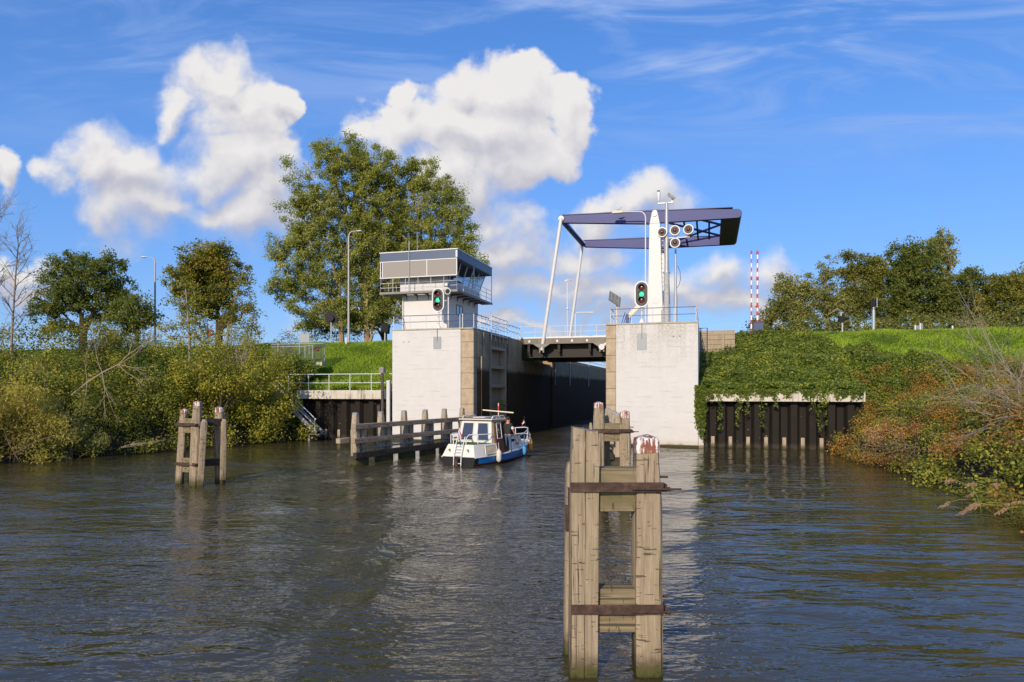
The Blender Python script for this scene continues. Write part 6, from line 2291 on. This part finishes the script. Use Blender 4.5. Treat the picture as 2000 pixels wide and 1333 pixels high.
for i in range(16):
    p = bs_ + Vector((rr.gauss(0.2, 0.5), rr.gauss(0, 0.9), 0.2))
    d_ = Vector((rr.gauss(-0.6, 0.25), rr.gauss(-0.1, 0.2), 0.8)).normalized()
    P = [p]
    for k in range(6):
        P.append(P[-1] + d_ * 0.27)
        d_ = (d_ + Vector((-0.16, -0.02, -0.24))).normalized()
    bl.tube(P, 0.006, 4, cap=False)
    plu = MB()
    for k in range(26):
        q = P[-1] + (P[-1] - P[-2]) * rr.uniform(-0.9, 0.3) + Vector((rr.gauss(0, 0.025), rr.gauss(0, 0.025), rr.gauss(0, 0.025)))
        plu.bar(q, q + Vector((rr.gauss(-0.04, 0.02), rr.gauss(0, 0.02), -0.05)), 0.014, 0.008)
    part('plume', plu, PLUME, o, smooth=False)
part('leaves', bl, REED, o, smooth=False)

# ------------------------------------------------------------------ the wood behind the right dyke
YW = 74.0
def wood_tree(label, lobes, px, natt, per, seed, lmat, dY=0, bark=BARK_D, crad=0.85, lsize=0.21, br=0.22, top=None, cat='tree', name='wood_tree'):
    Y = YW + dY
    lb = lobes_at(lobes, Y)
    topy = min(l[1] - l[3] * 0.6 for l in lobes)
    return tree(name, label, lb, [[gp(px, Y, -0.3), up_(px + 2, 600, Y), up_(px - 2, (600 + topy) / 2, Y), up_(px + 1, topy + 8, Y)]], natt, per, crad, lsize, lmat, bark, br, seed, 'trees of the wood behind the right dyke')
wood_tree('low thin bush tree at the left end of the right wood, next to the barriers', [(1500, 620, 24, 24), (1520, 600, 26, 24), (1480, 638, 18, 14)], 1505, 60, 60, 401, LEAF_WOOD, -4)
wood_tree('loose feathery tree with open top, second from the left end of the right wood', [(1540, 585, 30, 40), (1537, 552, 22, 18, 0, .7), (1575, 570, 28, 36), (1560, 615, 40, 24)], 1552, 150, 80, 411, LEAF_GREY, -2, BARK_G)
wood_tree('nearly bare pale birch standing up from the left part of the right wood', [(1615, 540, 22, 42, 0, .8), (1608, 580, 34, 36), (1630, 605, 36, 30)], 1615, 130, 55, 421, LEAF_GREY, 0, BARK_G, 0.7)
wood_tree('slender tree with twin narrow tops left of the big dark tree', [(1660, 530, 22, 36), (1655, 500, 10, 14, 0, .5), (1690, 530, 22, 42), (1690, 495, 10, 14, 0, .5), (1670, 590, 44, 36)], 1675, 200, 85, 431, LEAF_WOOD, 1, BARK_G)
wood_tree('slim upright tree squeezed against the big dark tree of the right wood', [(1712, 535, 18, 40), (1708, 510, 10, 14), (1715, 590, 28, 36)], 1712, 100, 90, 441, LEAF_WOOD, 2, BARK_G)
wood_tree('big dark round headed tree, largest of the right wood', [(1780, 500, 46, 28), (1755, 530, 38, 40), (1805, 525, 40, 40), (1780, 570, 60, 46), (1760, 610, 50, 30), (1820, 600, 40, 36)], 1785, 300, 110, 451, LEAF_DARK, 3, BARK_D, 0.9, 0.25, 0.34)
wood_tree('tall sparse tree overtopping all others of the right wood', [(1835, 470, 24, 20, 0, .8), (1848, 500, 22, 34), (1822, 492, 20, 26), (1845, 560, 28, 36)], 1840, 130, 56, 461, LEAF_GREY, 4, BARK_D, 0.75, 0.24, 0.24)
wood_tree('dense dark tree right of the tall sparse one', [(1885, 560, 40, 34), (1870, 600, 44, 40), (1910, 590, 40, 36), (1890, 540, 24, 16, 0, .6)], 1888, 190, 105, 471, LEAF_DARK, 2)
wood_tree('yellow green bushy tree near the right edge of the wood', [(1955, 570, 42, 38), (1985, 560, 34, 34), (1940, 610, 40, 30), (1990, 605, 40, 34), (1960, 545, 28, 18)], 1960, 200, 105, 481, LEAF_OAK, -1)
wood_tree('dark tree cut by the right edge of the picture', [(2030, 560, 46, 50), (2060, 600, 60, 40), (2010, 610, 36, 34)], 2030, 150, 100, 491, LEAF_DARK, 1)
b = MB()
rr = random.Random(21)
bp = Vector(gp(1962, YW + 6))
for i in range(9):
    twigs(b, bp + Vector((rr.gauss(0, 0.8), 0, 5.2)), (rr.gauss(0, 0.3), 0, 1), 3.6, 0.05, 3, rr, 0.35, -0.02, 4)
b.tube([bp, bp + Vector((0, 0, 5.6))], 0.14, 6)
o = link('bare_tree', b.mesh('bare_tree', tuple(bp)), BARK_B)
o.location = bp
tag(o, 'leafless reddish tree top showing above the right end of the wood', 'tree')
cl, cl2 = [], []
g2 = np.random.default_rng(91)
for v in np.arange(20.5, 66, 1.05):
    for u in (25.6, 27.2, 28.2, 29.2, 31, 32):
        vv, uu = v + g2.normal(0, 0.3), u + g2.normal(0, 0.4)
        x, y, _ = W(vv, uu)
        hh = g2.uniform(0.5, 1.2) * (1 if u < 26.5 else 2.2 if u < 28.0 else 3.6 if u < 30 else 5.2)
        hh *= np.interp(vv, [20, 24, 30], [0.45, 0.9, 1.0])
        (cl if u < 26.8 else cl2).append((x, y, zg(vv, uu) + hh * 0.7, g2.uniform(0.65, 1.1)))
thicket('roadside_scrub', None, None, cl, 130, 0.18, LEAF_LIME, 501)
thicket('wood_undergrowth', None, None, cl2, 170, 0.22, LEAF_WOOD, 511)
# low growth along the left dyke behind the road
cl = []
for v in np.arange(-62, -24, 1.3):
    for u in (27, 29.5):
        x, y, _ = W(v, u)
        cl.append((x + g2.normal(0, .4), y + g2.normal(0, .4), zg(v, u) + g2.uniform(0.3, 2.7), g2.uniform(0.8, 1.3)))
thicket('roadside_scrub', None, None, cl, 120, 0.17, LEAF_OAK, 521)

# ------------------------------------------------------------------ grass on the slopes
def grass(n, v0, v1, u0, u1, keep, seed, name, hgt=0.2):
    g = np.random.default_rng(seed)
    v = g.uniform(v0, v1, n)
    u = g.uniform(u0, u1, n)
    m = keep(v, u)
    v, u = v[m], u[m]
    n = len(v)
    x, y, z = LX + CA * v + SA * u, LY - SA * v + CA * u, height(v, u)
    P = np.stack([x, y, z - 0.03], -1)
    patch = 0.7 + 0.5 * np.sin(v * 0.9 + np.sin(u * 0.7)) * np.sin(u * 1.1 + 0.5 * np.sin(v * 0.6))
    h = hgt * g.uniform(0.5, 1.5, n) * patch
    a = g.uniform(0, 6.28, n)
    w = 0.035
    dx = np.stack([np.cos(a) * w, np.sin(a) * w, np.zeros(n)], -1)
    tip = P + np.stack([g.normal(0, 0.09, n), g.normal(0, 0.09, n), h], -1)
    co = np.stack([P - dx, P + dx, tip], 1).reshape(-1, 3)
    c = co.mean(0)
    me = bpy.data.meshes.new(name)
    fill(me, co - c, np.arange(3 * n).reshape(n, 3))
    o = link(name, me, GRASSB, smooth=False)
    o.location = c
    o['kind'] = 'stuff'
grass(75000, -26, -5.3, 0.8, 14.4, lambda v, u: (u > 0.8) & ~((v < -17) & (u < 5)), 601, 'slope_grass')
grass(80000, 22, 48, 3.5, 14.4, lambda v, u: u > np.interp(v, [22, 23.5, 25.5, 28, 33, 38], [12.6, 12.0, 9.2, 7.5, 4.8, 3.6]), 602, 'slope_grass')
g = np.random.default_rng(9)
Pv, v, u = scatter(9000, -17, -5.3, 0.8, 3.4, lambda v, u: u < 2.6 + 0.8 * np.sin(v * 1.7), 0.35, 603)
o = link('low_weeds', leaf_mesh('low_weeds', Pv - np.array([-12, 52, 4]), 0.15, 0.6, 0.4, None, 604), GRASSB, smooth=False)
o.location = (-12, 52, 4)
o['kind'] = 'stuff'
# small plants on the lock gate ledge and pier foot
g = np.random.default_rng(15)
def sprig(label, v, u, z, r, n, mat, size):
    P = np.stack([g.normal(0, r, n), g.normal(0, r, n), np.abs(g.normal(0, r * 0.9, n))], -1)
    o = link('weed_plant', leaf_mesh('weed_plant', P, size, 0.5, 0.3, None, int(abs(v * 100))), mat, smooth=False)
    o.location = W(v, u, z)
    tag(o, label, 'plant')
sprig('small yellow green plant growing on the ledge of the open lock gate', 1.05, 6.1, 2.55, 0.22, 150, LEAF_LIME, 0.13)

# ------------------------------------------------------------------ small things along the dyke
def lamp_post(label, px, Y, top, arm, base=None):
    p = Vector(gp(px, Y))
    zt = at(px, top, Y).z
    o = thing('street_lamp', label, 'street lamp', p, 0, 'road lamps on the left dyke')
    OFF[o.name] = tuple(p)
    b = MB()
    sg = 1 if arm > 0 else -1
    b.tube([p, (p.x, p.y, p.z + 1.2), (p.x, p.y, zt - 0.6), (p.x + sg * 0.08, p.y, zt - 0.22), (p.x + sg * 0.3, p.y, zt - 0.03), (p.x + sg * 0.6, p.y, zt), (p.x + arm * 0.75, p.y, zt + 0.02)], [0.13, 0.115, 0.075, 0.06, 0.05, 0.045, 0.04], 10)
    part('pole', b, simple('lamp_pole_grey', (0.40, 0.38, 0.35), 0.5, 0.2), o)
    b = MB()
    x0, x1 = p.x + arm * 0.72, p.x + arm * 1.25
    b.loft([[(x, p.y + r_ * math.cos(a), zt + 0.02 + 0.09 * (r_ / 0.15) * math.sin(a)) for a in [2 * math.pi * k / 10 for k in range(10)]] for x, r_ in ((x0, 0.05), (x0 + (x1 - x0) * 0.3, 0.13), (x0 + (x1 - x0) * 0.75, 0.15), (x1, 0.06))])
    part('lamp_head', b, WTRIM, o)
    return o
lamp_post('road lamp with arm to the right, rising in front of the poplars', 681, 66.0, 452, 1.0)
lamp_post('road lamp with arm to the left, between the two dark trees', 303, 70.0, 503, -1.15)
def on_dyke(px, Y):
    return Vector(gp(px, Y))
def mpost(name, label, px, Y, cat, group=None):
    p = on_dyke(px, Y)
    o = thing(name, label, cat, p, 0, group)
    OFF[o.name] = tuple(p)
    return o, p
def backlight(label, px, Y, ztop, kind):
    """road signal seen from behind: black hood on a grey pole"""
    o, p = mpost('road_signal', label, px, Y, 'traffic light', 'road signals by the bridge')
    b = MB()
    b.tube([p, p + Vector((0, 0, ztop - 0.3))], 0.07, 10)
    part('pole', b, STEEL, o)
    b = MB()
    c = p + Vector((0, 0, ztop))
    if kind == 'round':
        b.tube([c + Vector((0, -0.05, 0)), c + Vector((0, 0.0, 0))], 0.62, 24)
        b.tube([c + Vector((0, -0.3, 0)), c + Vector((0, -0.05, 0))], 0.32, 16)
    elif kind == 'box':
        b.obox(c, (0.62, 0.4, 0.72), Euler((0, R(6), R(14))).to_matrix())
        b.obox(c + Vector((0, 0.22, 0)), (0.85, 0.03, 0.95), Euler((0, R(6), R(14))).to_matrix())
    else:
        b.obox(c + Vector((-0.12, 0, 0)), (0.34, 0.3, 0.52))
        b.loft([[c + Vector((x * 0.62, 0.16 * math.cos(a), 0.18 * math.sin(a) * s_ + dz)) for a in [2 * math.pi * k / 10 for k in range(10)]] for x, s_, dz in ((0.0, 1, 0), (0.35, 0.9, 0.03), (0.85, 0.45, 0.1))])
    part('signal_head', b, BLACK, o, 0.02)
    return o, p
backlight('black round backed road signal on a pole before the poplar trunks', 647, 66, 2.45, 'round')
backlight('tilted black road signal box close to the left edge of the control cabin', 752, 64, 1.35, 'box')
o, p = backlight('small black hooded road signal on the right dyke, nearest to the barriers', 1645, 56, 1.25, 'hood')
b = MB()
b.tube([p + Vector((-0.1, 0, 0.9)), p + Vector((-0.1, 0, 1.75)), p + Vector((0.1, 0, 1.8))], 0.04, 8)
part('bracket', b, STEEL, o)
o, p = backlight('taller black road signal on a thick grey pole on the right dyke', 1706, 56, 2.55, 'hood')
b = MB()
b.box(p.x + 0.10, p.x + 0.16, p.y - 0.3, p.y - 0.26, p.z + 2.2, p.z + 3.0)
b.tube([p, p + Vector((0, 0, 2.0))], 0.13, 10)
part('backing_strip', b, STEEL, o)
o, p = mpost('board_sign', 'grey back of a sign board on two thin posts left of the poplars', 595, 62, 'sign')
b = MB()
for x in (-0.42, 0.42):
    b.tube([p + Vector((x, 0, -0.8)), p + Vector((x, 0, 1.95))], 0.04, 8)
part('posts', b, STEEL, o)
b = MB()
b.box(p.x - 0.45, p.x + 0.45, p.y - 0.06, p.y - 0.03, p.z + 1.15, p.z + 1.95)
for z in (1.15, 1.93):
    b.box(p.x - 0.46, p.x + 0.46, p.y - 0.075, p.y - 0.06, p.z + z - 0.02, p.z + z + 0.02)
part('board', b, PANEL, o)
o, p = mpost('board_sign', 'small pale sign frame on two legs on the right dyke', 1793, 56, 'sign')
b = MB()
for x in (-0.3, 0.12):
    b.box(p.x + x, p.x + x + 0.09, p.y - 0.04, p.y + 0.04, p.z - 0.2, p.z + 0.78 + 0.15 * (x > 0))
part('legs', b, WTRIM, o)
b = MB()
b.box(p.x - 0.21, p.x + 0.12, p.y - 0.02, p.y + 0.02, p.z + 0.32, p.z + 0.74)
b.box(p.x + 0.22, p.x + 0.38, p.y - 0.03, p.y + 0.03, p.z + 0.38, p.z + 0.92)
part('board', b, PANEL, o)
o, p = mpost('marker_post', 'single white marker post on the right dyke beside the pale sign frame', 1860, 56, 'post')
b = MB()
b.box(p.x - 0.06, p.x + 0.06, p.y - 0.05, p.y + 0.05, p.z - 0.3, p.z + 0.72)
part('post', b, WTRIM, o, 0.01)
o, p = mpost('marker_post', 'short white marker post at the foot of the lamp before the poplars', 676, 65, 'post')
b = MB()
b.box(p.x - 0.06, p.x + 0.06, p.y - 0.05, p.y + 0.05, p.z - 0.3, p.z + 0.62)
part('post', b, WTRIM, o, 0.01)
o, p = mpost('road_sign', 'red round road sign half hidden by leaves below the upright dark tree', 412, 68, 'sign')
b = MB()
b.tube([p, p + Vector((0, 0, 1.6))], 0.04, 8)
part('post', b, STEEL, o)
b = MB()
b.tube([p + Vector((0, -0.06, 1.45)), p + Vector((0, -0.04, 1.45))], 0.36, 20)
part('disc', b, REDP, o)
b = MB()
b.box(p.x - 0.24, p.x + 0.24, p.y - 0.075, p.y - 0.06, p.z + 1.39, p.z + 1.51)
part('bar', b, WHITEP, o)
# chain link enclosure with gate on the left slope
Yf = 57.5
fo = thing('chain_link_fence', 'chain link fence with a small gate and red plate on the left grass slope', 'fence', at(634, 705, Yf))
OFF[fo.name] = tuple(at(634, 705, Yf))
m_, t_, bsd = new_mat('chain_link_mesh')
co_ = t_.add('ShaderNodeTexCoord').outputs['Object']
x_, y_, z_ = t_.xyz(co_)
s1 = t_.math('FRACT', t_.math('MULTIPLY', t_.math('ADD', t_.math('ADD', x_, y_), z_), 9.0))
s2 = t_.math('FRACT', t_.math('MULTIPLY', t_.math('SUBTRACT', t_.math('ADD', x_, y_), z_), 9.0))
wire = t_.math('MAXIMUM', t_.math('LESS_THAN', s1, 0.14), t_.math('LESS_THAN', s2, 0.14))
bsd.inputs['Base Color'].default_value = (0.10, 0.12, 0.09, 1)
t_.put(bsd.inputs['Alpha'], wire)
def fpost(b, px, y0, y1, Y):
    b.tube([at(px, y1, Y), at(px, y0, Y)], 0.035, 8)
def fpanel(P):
    b = MB()
    k = b.pts(P)
    b.face(k, k + 1, k + 2, k + 3)
    part('mesh_panel', b, m_, fo)
for px, y0, y1, dY in ((634, 670, 706, 0), (611, 675, 708, -1.6), (596, 676, 706, -1.8), (543, 673, 700, 0.3), (585, 672, 700, 0.2)):
    b = MB()
    fpost(b, px, y0, y1, Yf + dY)
    part('post', b, STEEL, fo)
b = MB()
b.tube([at(530, 673, Yf + 0.5), at(585, 672, Yf + 0.2), at(634, 671, Yf)], 0.03, 6)
b.tube([at(611, 675, Yf - 1.6), at(634, 671, Yf)], 0.03, 6)
b.tube([at(530, 678, Yf - 1.8), at(596, 677, Yf - 1.8), at(611, 675, Yf - 1.6)], 0.03, 6)
part('top_rail', b, STEEL, fo)
fpanel([at(611, 708, Yf - 1.6), at(634, 706, Yf), at(634, 671, Yf), at(611, 675, Yf - 1.6)])
fpanel([at(596, 707, Yf - 1.8), at(611, 708, Yf - 1.6), at(611, 675, Yf - 1.6), at(596, 677, Yf - 1.8)])
fpanel([at(530, 704, Yf + 0.5), at(634, 706, Yf), at(634, 671, Yf), at(530, 673, Yf + 0.5)])
b = MB()
c_ = at(621, 684, Yf - 0.9)
b.obox(c_, (0.22, 0.02, 0.2), Euler((0, 0, R(20))).to_matrix())
part('red_plate', b, REDP, fo)
b = MB()
c_ = at(620, 708, Yf - 0.9)
b.obox(c_ + Vector((0, 0, -0.15)), (1.2, 1.6, 0.3))
part('concrete_step', b, CONC_BEAM, fo)
# camera mast and lamp beyond the bridge
p = Vector(W(2.3, 26.2, 7.16))
o = thing('camera_pole', 'thin white camera pole beyond the bridge left of the hanger rod', 'pole', p)
OFF[o.name] = tuple(p)
b = MB()
zt = at(1066, 548, p.y).z
b.tube([p, (p.x, p.y, zt), (p.x + 0.5, p.y, zt + 0.05)], 0.05, 8)
part('pole', b, WTRIM, o)
b = MB()
b.bar((p.x - 0.35, p.y - 0.1, zt - 0.12), (p.x + 0.1, p.y, zt + 0.05), 0.16, 0.18)
b.ball((p.x + 0.02, p.y, zt - 3.0), 0.14)
part('camera', b, WTRIM, o)
p = Vector(W(1.0, 70, 7.1))
p = Vector((10.2, 110, 1.3))
o = thing('street_lamp', 'distant small street lamp seen right of the rear hanger rod', 'street lamp', p)
OFF[o.name] = tuple(p)
b = MB()
zt = at(1125, 611, 110).z
b.tube([p, (p.x, p.y, zt - 0.3), (p.x + 0.3, p.y, zt), (p.x + 2.0, p.y, zt + 0.02)], 0.09, 8)
part('pole', b, WTRIM, o)
b = MB()
b.box(p.x + 1.9, p.x + 2.9, p.y - 0.15, p.y + 0.15, zt - 0.05, zt + 0.12)
part('lamp_head', b, WTRIM, o, 0.03)
p = Vector(W(-1.2, 44, 7.1))
o = thing('yellow_sign', 'yellow round sign on a post on the far quay, glimpsed under the bridge', 'sign', p)
OFF[o.name] = tuple(p)
b = MB()
b.tube([p, p + Vector((0, 0, 1.1))], 0.05, 8)
part('post', b, STEEL, o)
b = MB()
b.tube([p + Vector((0, -0.06, 1.25)), p + Vector((0, -0.03, 1.25))], 0.2, 18)
part('disc', b, simple('yellow_paint', (0.70, 0.40, 0.03), 0.5), o)
